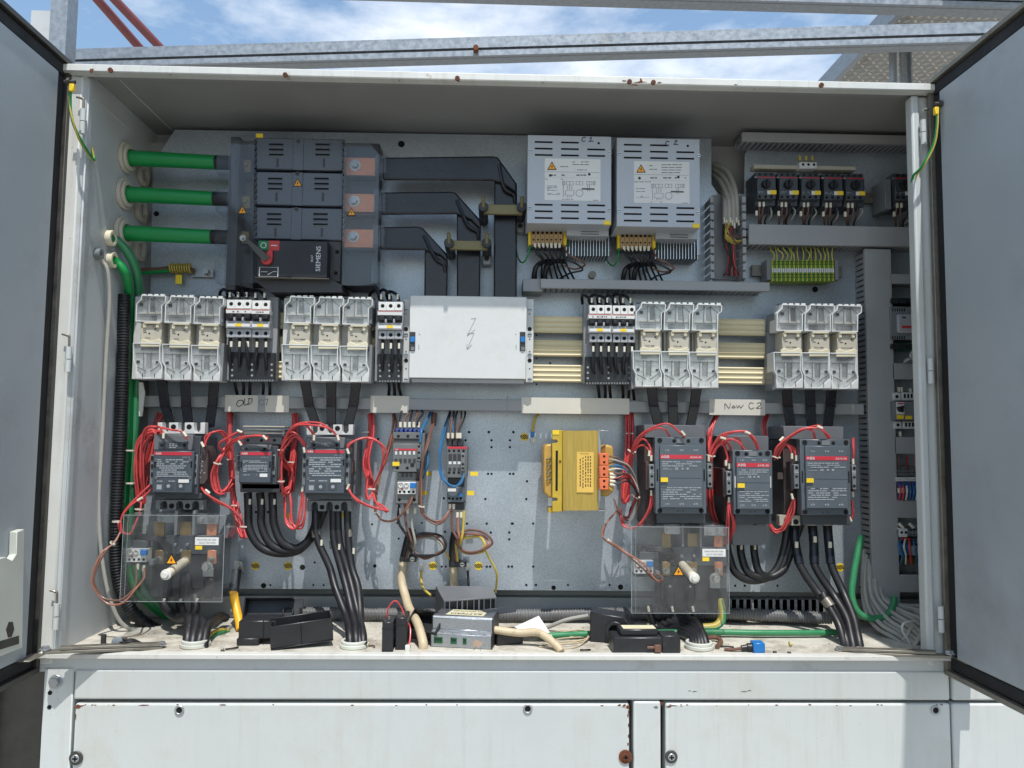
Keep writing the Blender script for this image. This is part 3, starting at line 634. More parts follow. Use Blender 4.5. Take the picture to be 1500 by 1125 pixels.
part(mo, 'symbol', 'print_white', lambda p: [p.pbox(379.5, 391, 407.5, 391.8, 0.14052, 0.141), p.pbox(379.5, 404.6, 407.5, 405.4, 0.14052, 0.141), p.pbox(379.5, 391, 380.3, 405, 0.14052, 0.141), p.pbox(406.7, 391, 407.5, 405, 0.14052, 0.141), p.pbox(382, 397.6, 392, 398.4, 0.14052, 0.141), p.prism([(392, 402), (392.6, 402.6), (400, 398), (400, 397.4)], 0.14052, 0.141), p.pbox(400, 397.4, 405, 398.2, 0.14052, 0.141)])
text('SIEMENS', 466.5, 379, 0.14066, 6.6, 'print_white', mo, math.pi / 2, wide=1.08)
text('3KA7', 457.2, 379, 0.14066, 3.2, 'print_white', mo, math.pi / 2)
holes_(mo, [(494, 369), (492, 400)], 0.1714, 3)
p = at(391, 380, 0.1376)
part(sw, 'lever_boss', 'red', lambda q: q.cyl((p.x, 0.141, p.z), (p.x, 0.13216, p.z), 0.0118, 20).prism([(386, 376), (394, 365), (399, 366), (399, 380)], 0.1342, 0.14032), 0.001)
part(sw, 'lever', 'dark_steel', lambda q: q.prism([(386, 383), (396, 377), (361, 347), (357, 352)], 0.12808, 0.13182), 0.001)
bolt(sw, 356, 349, 0.12808, 4.6, 'steel', 0.010)

# ---- green feeders and their glands on the left wall
def gland(px, py, ro, m='fuse_cap', nm='cable_gland', lab=None, ri=None):
    d = ray(px, py); c = CAM + d * ((X0 - CAM.x) / d.x)
    return c
for k, (ya, yb_, lab) in enumerate(((231, 238, 'uppermost thick green cable entering the main switch'), (284, 291, 'middle thick green cable entering the main switch'), (341, 347, 'lowest thick green cable entering the main switch'))):
    g = gland(183 - k * 3, ya, 0)
    t = thing('power_cable', lab, 'cable', g, 'green feeder cables')
    e = at(316 - k * 3, yb_, 0.185)
    build(PB().cyl(g - Vector((0.01, 0, 0)), e, 0.0168, 20, 0.0155), 'sheath', 'cable_green', t)
    build(PB().cyl(e, at(345 - k * 2, yb_ + 1, 0.18), 0.0155, 16), 'heat_shrink', 'cable_black', t)
    o = build(PB().ring(g + Vector((0.0002, 0, 0)), (1, 0, 0), 0.034, 0.018, 0.008, 28).ring(g + Vector((0.008, 0, 0)), (1, 0, 0), 0.028, 0.018, 0.006, 28), 'cable_gland', 'fuse_cap', None, 0.0015, label='%s beige cable gland in the front row on the left wall' % ('top', 'middle', 'bottom')[k], cat='cable gland', group='glands on the left wall')
    g2 = CAM + ray(207 - k * 3, ya + 25) * ((X0 - CAM.x) / ray(207 - k * 3, ya + 25).x)
    g2.y = min(g2.y, 0.28)
    build(PB().ring(g2 + Vector((0.0002, 0, 0)), (1, 0, 0), 0.026, 0.014, 0.010, 24), 'cable_gland', 'fuse_cap', None, 0.0015, label='%s beige cable gland in the rear row on the left wall' % ('top', 'middle', 'bottom')[k], cat='cable gland', group='glands on the left wall')
# earth lead with coil
t = thing('earth_lead', 'brown and green earth lead bolted beside the main switch', 'earth wire', at(300, 400, 0.25))
wire(t, [(208, 396, 0.24), (235, 394, 0.24), (262, 391, 0.24), (284, 397, 0.24)], 0.0055, 'wire_brown'); wire(t, [(208, 400, 0.239), (235, 398, 0.237), (258, 396, 0.237)], 0.004, 'cable_green')
pb = PB(); P = []
for k in range(91):
    a = k / 90; c = at(249 + 32 * a, 393, 0.236); g_ = a * 2 * math.pi * 9; P.append(c + Vector((0, math.cos(g_) * 0.010, math.sin(g_) * 0.010)))
build(PB().tube(P, 0.0018, 6, 1), 'coil', 'wire_yellow', t); pb_(t, 'tag', 'label_yellow', 257, 402, 266, 416, 0.24, 0.2415)
build(PB().pbox(280, 394, 312, 406, 0.25, 0.254), 'lug', 'zinc', t); bolt(t, 304, 399, 0.25, 7.5, 'zinc', 0.014)

# smaller cables on the left wall
def wall(px, py): d = ray(px, py); return CAM + d * ((X0 - CAM.x) / d.x)
for a, pts, r, m, lab in (((158, 349), [(170, 352, 0.13), (185, 368, 0.14), (199, 395, 0.16), (204, 440, 0.205), (203, 520, 0.21), (196, 640, 0.215), (190, 760, 0.22), (205, 850, 0.24), (235, 890, 0.25), (270, 905, 0.27)], 0.0095, 'cable_bright_green', 'bright green cable from the upper small gland on the left wall'),
                          ((160, 381), [(170, 384, 0.13), (184, 402, 0.14), (190, 440, 0.185), (189, 520, 0.195), (186, 640, 0.20), (182, 760, 0.21), (190, 840, 0.235), (215, 880, 0.25), (250, 905, 0.275)], 0.0095, 'cable_green', 'dark green cable from the lower small gland on the left wall'),
                          ((140, 372), [(150, 380, 0.085), (158, 398, 0.09), (160, 440, 0.10), (156, 520, 0.11), (150, 640, 0.12), (145, 740, 0.125), (150, 820, 0.13), (164, 885, 0.14), (190, 922, 0.16), (250, 932, 0.2), (300, 935, 0.22)], 0.0040, 'cable_grey', 'thin white cable hanging down the left wall')):
    g = wall(*a); t = thing('wall_cable', lab, 'cable', g, 'cables on the left wall')
    wire(t, [g] + W(pts), r, m, 'sheath', world=True, n=10)
    build(PB().ring(g + Vector((0.0002, 0, 0)), (1, 0, 0), r + 0.007, r, 0.012, 18), 'gland_nut', 'fuse_ivory' if r > 0.005 else 'aux_grey', t, 0.001)
build(PB().tube(W([(182, 432, 0.17), (181, 520, 0.17), (176, 650, 0.17), (170, 760, 0.17), (172, 840, 0.175), (190, 890, 0.19), (225, 920, 0.21), (275, 935, 0.225)]), 0.0135, 14, 10, rib=0.006), 'corrugated_conduit', 'conduit', None, label='black corrugated conduit running down the left wall', cat='conduit')

# ---- insulated flexible busbars, folded from horizontal to vertical
for k, (hz, vt, yq, lab) in enumerate((([(560, 230), (722, 228), (729, 229), (757, 268), (757, 282), (735, 268), (720, 264), (560, 263)], [(724, 255), (757.5, 268), (757, 440), (723, 440)], 0.175, 'longest black flat flexible busbar, top one at the main switch'),
                                   ([(558, 281), (660, 280), (667, 281), (704, 322), (704, 336), (690, 322), (668, 313), (558, 314)], [(669, 305), (704.5, 321), (703, 440), (669, 440)], 0.178, 'middle black flat flexible busbar between the two others'),
                                   ([(556, 332), (612, 331), (619, 333), (655, 372), (656, 384), (645, 374), (622, 366), (556, 365)], [(622, 358), (656, 374), (655, 440), (621, 440)], 0.18, 'shortest black flat flexible busbar, lowest at the main switch'))):
    t = thing('flexible_busbar', lab, 'busbar', at(vt[2][0], 440, yq + 0.02), 'flexible busbars')
    build(PB().prism(hz, yq, yq + 0.009), 'horizontal_run', 'strap_black', t, 0.0042, seg=3); build(PB().prism(vt, yq + 0.010, yq + 0.019), 'vertical_run', 'strap_black', t, 0.0040, seg=3)
    fx = (hz[3][0] + vt[0][0]) / 2; fy = hz[4][1]
    build(PB().tube(W([(hz[2][0] + 2, hz[2][1] + 12, yq - .0005), (fx - 2, fy - 8, yq - 0.002), (hz[3][0] - 5, fy + 3, yq + 0.004), (hz[3][0] - 3, fy + 14, yq + 0.010)]), 0.004, 8), 'fold', 'strap_black', t)
    if k < 2: text(('4 CORFLEX 120x1.0 2x 4x', 'FLEX 1001014 21056')[k], 640 if k == 0 else 612, 247.5 if k == 0 else 297, yq - 0.0006, 5, 'ink_faint', t, wide=0.95 if k == 0 else .9)
for a, b, c, d, tx, ty, lab in ((703, 297, 770, 314, 762, 331, 'olive clamp bar across the longest flexible busbar'), (653, 350, 719, 366, 713, 379, 'olive clamp bar across the middle flexible busbar')):
    t = thing('busbar_clamp', lab, 'clamp', at((a + c) / 2, d, 0.16), 'busbar clamps')
    pb_(t, 'clamp_bar', 'clamp_olive', a + 6, b + 2, c - 5, d, 0.155, 0.165, 0.001)
    for x in (a + 5, c - 6):
        q = at(x, (b + d) / 2, 0.16); build(PB().cyl((q.x, 0.145, q.z), (q.x, YP, q.z), 0.0105, 18), 'bushing', 'black_plastic', t, 0.001)
        build(PB().cyl((q.x, 0.148, q.z), (q.x, 0.135, q.z + 0.018), 0.0042, 10), 'stud', 'clamp_olive', t)
    pb_(t, 'angle_tab', 'zinc', tx - 6, ty - 8, tx + 6, ty + 9, 0.235, 0.257, 0.001); screw(t, tx, ty, 0.235, 3.6)

# ---- two regulator units
for k, (a, b, c, d) in enumerate(((773, 197.5, 895.5, 329), (903.5, 201.5, 1026, 333.5))):
    yf = 0.115
    t = thing('control_unit', 'grey sheet metal control unit %s' % ('with C1 written on top, left one of the pair' if k == 0 else 'with C2 written on top, right one of the pair'), 'control unit', at((a + c) / 2, d, 0.2), 'control units')
    pb_(t, 'case', 'unit_zinc', a, b, c, d, yf, 0.20, 0.0008)
    u = lambda x, y: (a + (x - 105) / 4.5, b + (y - 78) / 4.5)
    pbs = PB()
    for cx in (152, 325, 498):
        for j, cy in enumerate((119, 162, 204)):
            if cx == 498 and j == 0: continue
            p0 = u(cx, cy + (cx - 152) * 0.017); pb_(t, 'vent_slot', 'hole', p0[0], p0[1], p0[0] + 26, p0[1] + 3, yf - 0.0005, yf - 0.0002, 0)
        for j, cy in enumerate((532, 575, 619)):
            p0 = u(cx, cy + (cx - 152) * 0.012); pb_(t, 'vent_slot', 'hole', p0[0], p0[1], p0[0] + 26, p0[1] + 3, yf - 0.0005, yf - 0.0002, 0)
    for x, y in ((122, 185), (645, 198), (118, 560), (642, 572)): screw(t, *u(x, y), yf - 0.0006, 2.8, 'steel')
    hole(t, *u(573, 133), yf, 1.8)
    p0 = u(218, 232); p1 = u(585, 515)
    lb = pb_(t, 'label', 'paper', p0[0], p0[1], p1[0], p1[1], yf - 0.0006, yf - 0.0001, 0)
    q = u(265, 285); tri(q[0], q[1], yf - 0.0012, 7, t)
    L = lambda x0, y0, x1, y1, r, **kk: dashes(*u(x0, y0), *u(x1, y1), yf - 0.0009, r, 'ink_grey', lb, **kk)
    L(320, 250, 372, 300, 2, th=.2); L(400, 248, 535, 318, 4, th=.28, mn=3, mx=10); L(245, 335, 560, 352, 1, fill=.45, th=.5); L(220, 366, 340, 374, 1); L(232, 410, 300, 448, 4, th=.4); L(235, 460, 318, 475, 2, th=.4); L(330, 492, 405, 506, 2, th=.5); L(535, 506, 580, 513, 1)
    pbs = PB()
    def ln(x0, y0, x1, y1, w_=.45):
        p_, q_ = u(x0, y0), u(x1, y1); pbs.pbox(min(p_[0], q_[0]) - w_ / 2, min(p_[1], q_[1]) - w_ / 2, max(p_[0], q_[0]) + w_ / 2, max(p_[1], q_[1]) + w_ / 2, yf - 0.001, yf - 0.0008)
    ln(222, 322, 580, 326); ln(222, 358, 580, 362, .7); ln(340, 410, 340, 488)
    for x0, x1 in ((335, 350), (360, 405), (424, 468), (493, 528), (536, 550)):
        ln(x0, 385, x1, 385); ln(x0, 408, x1, 408); ln(x0, 385, x0, 408); ln(x1, 385, x1, 408); ln((x0 + x1) / 2, 385, (x0 + x1) / 2, 408)
    for x in (368, 382, 396): ln(x, 412, x, 440); ln(x, 478, x, 490)
    ln(354, 445, 410, 445); ln(354, 476, 410, 476); ln(354, 445, 354, 476); ln(410, 445, 410, 476); ln(462, 440, 545, 430); ln(500, 410, 500, 450); ln(512, 410, 512, 450)
    build(pbs, 'diagram_line', 'ink_grey', lb, flat=True)
    q = at(*u(446, 463), yf); build(PB().ring((q.x, yf - 0.0008, q.z), (0, -1, 0), 0.0078, 0.0071, 0.0002, 24), 'diagram_circle', 'ink_grey', lb, flat=True)
    for x, y in ((255, 345), (511, 338)): build(PB().disc(*u(x, y), yf - 0.001, 2, 0.0003), 'diagram_knob', 'ink', lb, flat=True)
    # handwriting
    o = u(0, 0)
    def H(x, y): return u(x, y)
    cstroke = [H(487, 98), H(478, 93), H(466, 100), H(463, 115), H(472, 121), H(486, 117)]
    if k == 0: strokes([cstroke, [H(513, 104), H(524, 95), H(519, 121)], [H(505, 121), H(538, 119)]], yf - 0.0007, 1.1, 'ink_blue', t)
    else: strokes([[(x - 8, y + 2) for x, y in cstroke], [H(484, 104), H(496, 96), H(502, 103), H(482, 122), H(510, 122)]], yf - 0.0007, 1.1, 'ink_blue', t)
    pb_(t, 'device_tag', 'label_yellow', c - 11, d - 6, c - 1, d, yf - 0.0015, yf + 0.004, 0)
    # lower part: vented underside, terminals, heat sink
    pb_(t, 'lower_box', 'unit_zinc', a + 57, d - 2, c - 4, d + 17, 0.165, 0.215, 0.0006)
    for j in range(4): pb_(t, 'vent_slot', 'hole', a + 78, d + 3 + j * 3.4, c - 18, d + 4.4 + j * 3.4, 0.1646, 0.1649, 0)
    part(t, 'heat_sink', 'alu', lambda p: [p.pbox(a + 56 + j * 4.4, d + 17, a + 57.6 + j * 4.4, d + 46, 0.20, 0.256) for j in range(15)] + [p.pbox(a, d - 60, c, d + 40, 0.246, 0.257)])
    pb_(t, 'circuit_board', 'pcb', a + 0, d + 9, a + 62, d + 33, 0.2, 0.203)
    pb_(t, 'terminal_end', 'label_yellow', a + 1, d + 8, a + 5, d + 30, 0.185, 0.2); pb_(t, 'terminal_end', 'label_yellow', a + 52, d + 8, a + 57, d + 30, 0.185, 0.2)
    for j in range(7):
        o = pb_(t, 'terminal', 'terminal_tan', a + 5.4 + j * 6.6, d + 8.5, a + 11.6 + j * 6.6, d + 29, 0.178, 0.2, 0.0006)
        hole(o, a + 8.5 + j * 6.6, d + 12, 0.178, 2.2); hole(o, a + 8.5 + j * 6.6, d + 22, 0.178, 1.4)
        pb_(o, 'wire_marker', 'ferrule', a + 9 + j * 6, d + 27, a + 12.4 + j * 6, d + 34, 0.172, 0.178, 0)
    for j in range(8):
        x0 = a + 9 + j * 5.6; x1 = a + 30 + j * 4.5
        wire(t, [(x0, d + 32, 0.175), (x0 + 4, d + 42, 0.165), (x1 - 8, d + 52, 0.18), (x1 - 18 + j * 2, d + 60, 0.21), (a + 12 + j * 8, d + 80, 0.235)], 0.0022, 'cable_black', 'lead')
    wire(t, [(a + 52, d + 32, 0.175), (a + 60, d + 46, 0.16), (a + 74, d + 52, 0.155), (a + 82, d + 60, 0.17), (a + 70, d + 66, 0.19), (a + 52, d + 60, 0.2)], 0.002, 'wire_brown', 'lead')
    wire(t, [(a + 46, d + 34, 0.175), (a + 56, d + 50, 0.16), (a + 72, d + 58, 0.16), (a + 80, d + 66, 0.18), (a + 60, d + 70, 0.2), (a + 46, d + 80, 0.22)], 0.002, 'cable_black', 'lead')
    wire(t, [(a + 3, d + 26, 0.19), (a + 1, d + 42, 0.18), (a - 6, d + 56, 0.2), (a - 14, d + 50, 0.23), (a - 18, d + 30, 0.24)], 0.0018, 'cable_green', 'earth_lead')
    for j in range(2):
        x = a + 16 + j * 16; wire(t, [(x + 22, d + 54, 0.23), (x + 8, d + 54, 0.215), (x - 4, d + 62, 0.21), (x - 8, d + 84, 0.225)], 0.0055, 'cable_black', 'cable', 10)
    for x, y, m in ((c - 20, d + 46, 'zinc'),): bolt(t, x, y, 0.25, 4.5, m)
build(PB().disc(868, 402, 0.25, 5.5, 0.01, 14), 'round_plug', 'bar_steel', None, label='round metal plug in the plate below the control units', cat='plug')

# ---- wiring ducts
def duct(lab, a, b, c, d, yf, slot=None, m='duct_grey', vert=False, lid=True, t=None):
    t = thing('wiring_duct', lab, 'wiring duct', at((a + c) / 2, d, YP - 0.001), 'wiring ducts')
    if lid: pb_(t, 'lid', m, a, b, c, d, yf, yf + 0.010, 0.0012)
    p, q = at(a, b, yf), at(c, d, yf); i = 0.003
    bm_ = PB(); x0_, x1_, z0_, z1_ = p.x + i, q.x - i, q.z + i, p.z - i
    bm_.box(x0_, x1_, YP - 0.004, YP - 0.001, z0_, z1_)
    n_ = int(((z1_ - z0_) if vert else (x1_ - x0_)) / 0.0125)
    for k in range(n_):
        if vert:
            zz = z0_ + k * 0.0125
            for x in (x0_, x1_ - 0.0016): bm_.box(x, x + 0.0016, yf + 0.0102, YP - 0.004, zz, zz + 0.0085)
        else:
            xx = x0_ + k * 0.0125
            for z in (z0_, z1_ - 0.0016): bm_.box(xx, xx + 0.0078, yf + 0.0102, YP - 0.004, z, z + 0.0016)
    build(bm_, 'slotted_trough', 'duct_base', t)
    return t
Y1 = 0.195
d_main = duct('long grey wiring duct lid with handwritten notes across the middle', 206, 579, 1266, 608, 0.212)
for a, b, c, d in ((330, 578.5, 423, 604), (543, 579.5, 599, 605), (764, 582, 922, 607), (1039, 584.5, 1121, 608.5)):
    pb_(d_main, 'paper_label', 'paper_beige', a, b, c, d, 0.2105, 0.2119, 0)
pb_(d_main, 'lid_joint', 'duct_base', 742.5, 580, 744, 608.5, 0.2112, 0.213, 0)
pb_(d_main, 'tape', 'duct_grey', 378, 578.5, 388, 604.5, 0.2098, 0.2104, 0)
strokes([[(349, 587), (346.5, 592), (350, 595.5), (356, 591), (355, 586.5), (349, 587)], [(358.5, 584), (357.5, 593), (363, 592)], [(365, 584.5), (363.5, 592.5), (369, 588), (368.5, 584), (363.5, 584)]], 0.2094, 1.0, 'ink', d_main)
strokes([[(386, 587), (382, 585.5), (379, 590), (383, 593.5), (388, 591)], [(388, 586), (392, 584.5), (390, 594)]], 0.2094, 0.7, 'ink_grey', d_main)
strokes([[(1062, 599), (1062, 591), (1068, 598), (1070, 590)], [(1075, 594), (1072, 597), (1077, 597), (1075, 594)], [(1079, 593.5), (1080.5, 597.5), (1083, 594), (1085, 597.5), (1089, 593)], [(1104, 591), (1099, 590), (1097, 595), (1100, 599), (1105, 597)], [(1109, 591), (1113, 589.5), (1114, 593), (1108, 598), (1116, 597.5)]], 0.2098, 0.8, 'ink', d_main)
duct('grey duct lid under the two control units', 792, 408, 1128, 427, 0.19)
duct('dark duct along the top right corner', 1087, 193, 1352, 212, Y1)
duct('wide grey duct under the row of motor breakers', 1097, 328, 1360, 362, Y1)
duct('tall grey vertical duct on the right', 1266.5, 364, 1319, 883, 0.205, vert=True)
for k, (a, b, c, d) in enumerate(((1304, 401, 1358, 416), (1307, 532, 1360, 556), (1310, 640, 1362, 665), (1314, 733, 1364, 759), (1317, 842, 1366, 868))):
    duct('%s short horizontal duct right of the tall vertical duct' % ('first', 'second', 'third', 'fourth', 'lowest')[k], a, b, c, d, 0.205)
# open vertical duct with fingers
t = thing('open_duct', 'open slotted vertical duct full of wires beside the control units', 'wiring duct', at(1068, 410, 0.25))
for a, c in ((1042, 1052), (1089, 1097)):
    pb = PB(); xa = at(a, 300, 0.2).x
    for k in range(10):
        p, q = at(a + 2, 288 + k * 12.3, 0.2), at(c, 297 + k * 12.3, 0.2)
        pb.box(xa, xa + 0.0018, 0.2, 0.256, q.z, p.z); pb.box(xa - 0.003, xa + 0.005, 0.199, 0.203, q.z, p.z)
    build(pb, 'duct_finger', 'duct_grey', t)
build(PB().pbox(1044, 286, 1092, 410, 0.252, 0.258), 'trough', 'duct_base', t)
build(PB().pbox(766, 408, 795, 427, 0.2, 0.256), 'duct_end', 'duct_base', None, 0.001, label='open slotted stub of duct at left end of the duct under the control units', cat='wiring duct')
# grey cables dropping into the open duct
for k, (p0, p1, p2, p3) in enumerate(((( 1046, 241), (1066, 252), (1078, 285), (1080, 325)), ((1046, 249), (1062, 262), (1073, 290), (1075, 330)), ((1046, 257), (1058, 270), (1067, 295), (1068, 328)), ((1049, 276), (1060, 283), (1062, 300), (1062, 328)))):
    build(PB().tube(W([(*p0, 0.29), (*p1, 0.25), (*p2, 0.22), (*p3, 0.225)]), 0.0062, 10), 'grey_cable', 'cable_grey', None, label='%s grey cable bending out of the plate notch into the open duct' % ('outermost', 'second', 'third', 'innermost')[k], cat='cable', group='grey cables at the plate notch')
t = thing('duct_wires', 'tangle of yellow, red and black wires inside the open duct', 'wires', at(1068, 400, 0.24))
for k in range(16):
    m = ('cable_black', 'cable_black', 'wire_yellow', 'cable_black', 'wire_brown', 'wire_red', 'wire_yellow', 'wire_darkred')[k % 8]; j = random.uniform
    if m in ('wire_yellow', 'wire_brown'): P = [(1066 + j(-3, 6), 325, 0.22), (1066 + j(-4, 4), 338 + j(0, 12), 0.21), (1078, 350 + j(-6, 8), 0.215), (1097, 347 + j(-4, 14), 0.22)]
    else: P = [(1066 + j(-6, 8), 322, 0.225), (1066 + j(-8, 8), 350, 0.22), (1070 + j(-6, 6), 378, 0.225), (1052 + j(0, 30), 404, 0.235)]
    wire(t, P, 0.0018, m)
    if k < 8: build(PB().pbox(1060 + k * 3, 318 + (k % 3) * 4, 1062.4 + k * 3, 326 + (k % 3) * 4, 0.217, 0.221), 'wire_marker', 'ferrule', t)

# ---- motor protection breakers, top right
t = thing('busbar_comb', 'pale plastic comb busbar with feed block above the motor breakers', 'busbar', at(1180, 250, 0.2))
pb_(t, 'comb', 'terminal_beige', 1104, 240.5, 1254, 249.5, 0.19, 0.215, 0.001)
pb_(t, 'feed_block', 'terminal_white', 1171, 237, 1197, 247, 0.18, 0.21, 0.001)
for j in range(3):
    hole(t, 1176.5 + j * 8, 241, 0.18, 2); pb_(t, 'wire_marker', 'wire_yellow', 1170.5 + j * 9, 228, 1173.5 + j * 9, 235, 0.19, 0.195, 0)
def mpcb(a, b, lab, lb='yellow'):
    t = thing('motor_breaker', lab, 'breaker', at(a + 14, b + 34, 0.2), 'motor protection breakers'); y = 0.18; s_ = 28
    pb_(t, 'housing', 'contactor_dark', a - 3, b - 6, a + 27, b + 43, 0.196, YP - 0.002, 0.001)
    pb_(t, 'front', 'contactor_dark', a, b, a + s_, b + 33, y, 0.198, 0.0012)
    pb_(t, 'red_stripe', 'red_band', a + 2, b + 0.2, a + s_ - 1, b + 2.2, y - 0.0006, y + 0.001, 0)
    text('ABB', a - 2, b + 1, y - 0.0008, 1.6, 'print_white', t)
    q = at(a + 12.5, b + 12, y); o = part(t, 'rotary_knob', 'black', lambda p: p.cyl((q.x, y, q.z), (q.x, y - 0.010, q.z), 0.0098, 20, 0.0088), 0.0006)
    part(o, 'knob_grip', 'black', lambda p: p.box(q.x - 0.002, q.x + 0.002, y - 0.016, y - 0.0098, q.z - 0.008, q.z + 0.008), 0.0006)
    pb_(t, 'marker', 'paper', a + 15, b + 20.5, a + 19.5, b + 26, y - 0.001, y, 0); pb_(t, 'device_tag', 'label_yellow', a + 19.5, b + 20, a + 28.5, b + 26, y - 0.0014, y, 0)
    dashes(a + 2, b + 21, a + 13, b + 25, y - 0.0006, 2, 'print_grey', t, mn=1, mx=3)
    holes_(t, [(a + 4 + j * 8.5, b + 29.5) for j in range(3)], y, 2.2); holes_(t, [(a + 4 + j * 8.5, b - 3) for j in range(3)], 0.196, 1.8)
    for j in range(3):
        x = a + 4 + j * 5; wire(t, [(x, b + 36, 0.2), (x - 1 + j * 2, b + 50, 0.195), (x - 3, b + 66, 0.215), (x - 2, b + 76, 0.23)], 0.0021, 'wire_brown' if j < 2 else 'cable_black', 'lead')
        if j < 2: pb_(t, 'wire_marker', 'ferrule', x - 1.4 + j, b + 37, x + 1.4 + j, b + 44, 0.192, 0.196, 0)
    wire(t, [(a + 18, b + 44, 0.21), (a + 22, b + 50, 0.2), (a + 19, b + 60, 0.205), (a + 8, b + 74, 0.23)], 0.002, 'wire_grey', 'lead')
    pb_(t, 'wire_marker', 'ferrule', a - 2, b + 50, a + 1, b + 57, 0.194, 0.198, 0); return t
for k, a in enumerate((1109, 1141.5, 1174, 1207, 1239)):
    mpcb(a, 258.5 + k * 0.4, '%s motor breaker with black rotary knob in the row at upper right' % ('leftmost', 'second', 'middle', 'fourth', 'fifth')[k])
t = mpcb(1311, 260, 'motor breaker standing apart, half hidden by the right frame post')
pb_(t, 'end_clamp', 'aux_grey', 1296, 262, 1306, 306, 0.19, 0.25)
build(PB().pbox(1100, 279, 1320, 298, 0.245, 0.255), 'din_rail', 'bar_steel', None, label='steel mounting rail behind the motor breakers', cat='mounting rail')

# ---- green and yellow earth terminals
t = thing('earth_terminal_strip', 'row of green and yellow earth terminals below the wide duct', 'terminal strip', at(1176, 412, 0.25))
pb_(t, 'rail', 'bar_steel', 1102, 388, 1234, 406, 0.245, 0.255, 0)
for k in range(29):
    x = 1130.5 + k * 3.16
    o = pb_(t, 'terminal', 'terminal_green' if k % 2 else 'terminal_lime', x, 381, x + 3, 412, 0.205, 0.245, 0.0004)
    pb_(o, 'marker', 'terminal_white', x + .3, 393, x + 2.8, 399, 0.2042, 0.2052, 0)
    part(o, 'clamp_hole', 'hole', lambda p: [p.disc(x + 1.5, yy, 0.2046, 0.9, 0.0002, 8) for yy in (383.5, 387, 402, 406)])
    if k % 2 == 0: wire(o, [(x + 1.5, 383, 0.206), (x + 2 + random.uniform(-2, 2), 374, 0.2), (x - 3 + random.uniform(0, 4), 366, 0.21), (x - 3 + random.uniform(0, 4), 358, 0.22)], 0.0014, ('wire_yellow', 'terminal_lime')[k % 4 // 2], 'lead', 6)
for a, c in ((1123, 1130), (1222.5, 1229)): pb_(t, 'end_stop', 'aux_grey', a, 380, c, 410, 0.21, 0.245)

# ================================================================ MIDDLE ROW
rails = []
for k, (b, d, lab) in enumerate(((463, 487, 'upper'), (498, 521, 'middle'), (534, 559, 'lowest'))):
    t = thing('copper_rail', '%s of three ribbed brass coloured busbars behind the fuse row' % lab, 'busbar', at(760, d, 0.215), 'ribbed busbars')
    pb = PB(); A, B_ = at(405, b - 1, 0.215), at(1119.5, d, 0.215)
    z0_, z1_ = at(760, d, 0.215).z, at(760, b, 0.215).z; h = z1_ - z0_
    prof = [(0, .225), (0, .2095), (.07, .2075), (.14, .2095), (.28, .2095), (.34, .207), (.42, .2095), (.58, .2095), (.64, .207), (.72, .2095), (.86, .2095), (.93, .2075), (1, .2095), (1, .225)]
    P = [(A.x, y, z0_ + f * h) for f, y in prof]; build(PB().ext(P, (B_.x - A.x, 0, 0)), 'bar', 'rail_gold', t, flat=True)
    for x in (786, 1050): hole(t, x, d + 4, 0.259, 1.2)

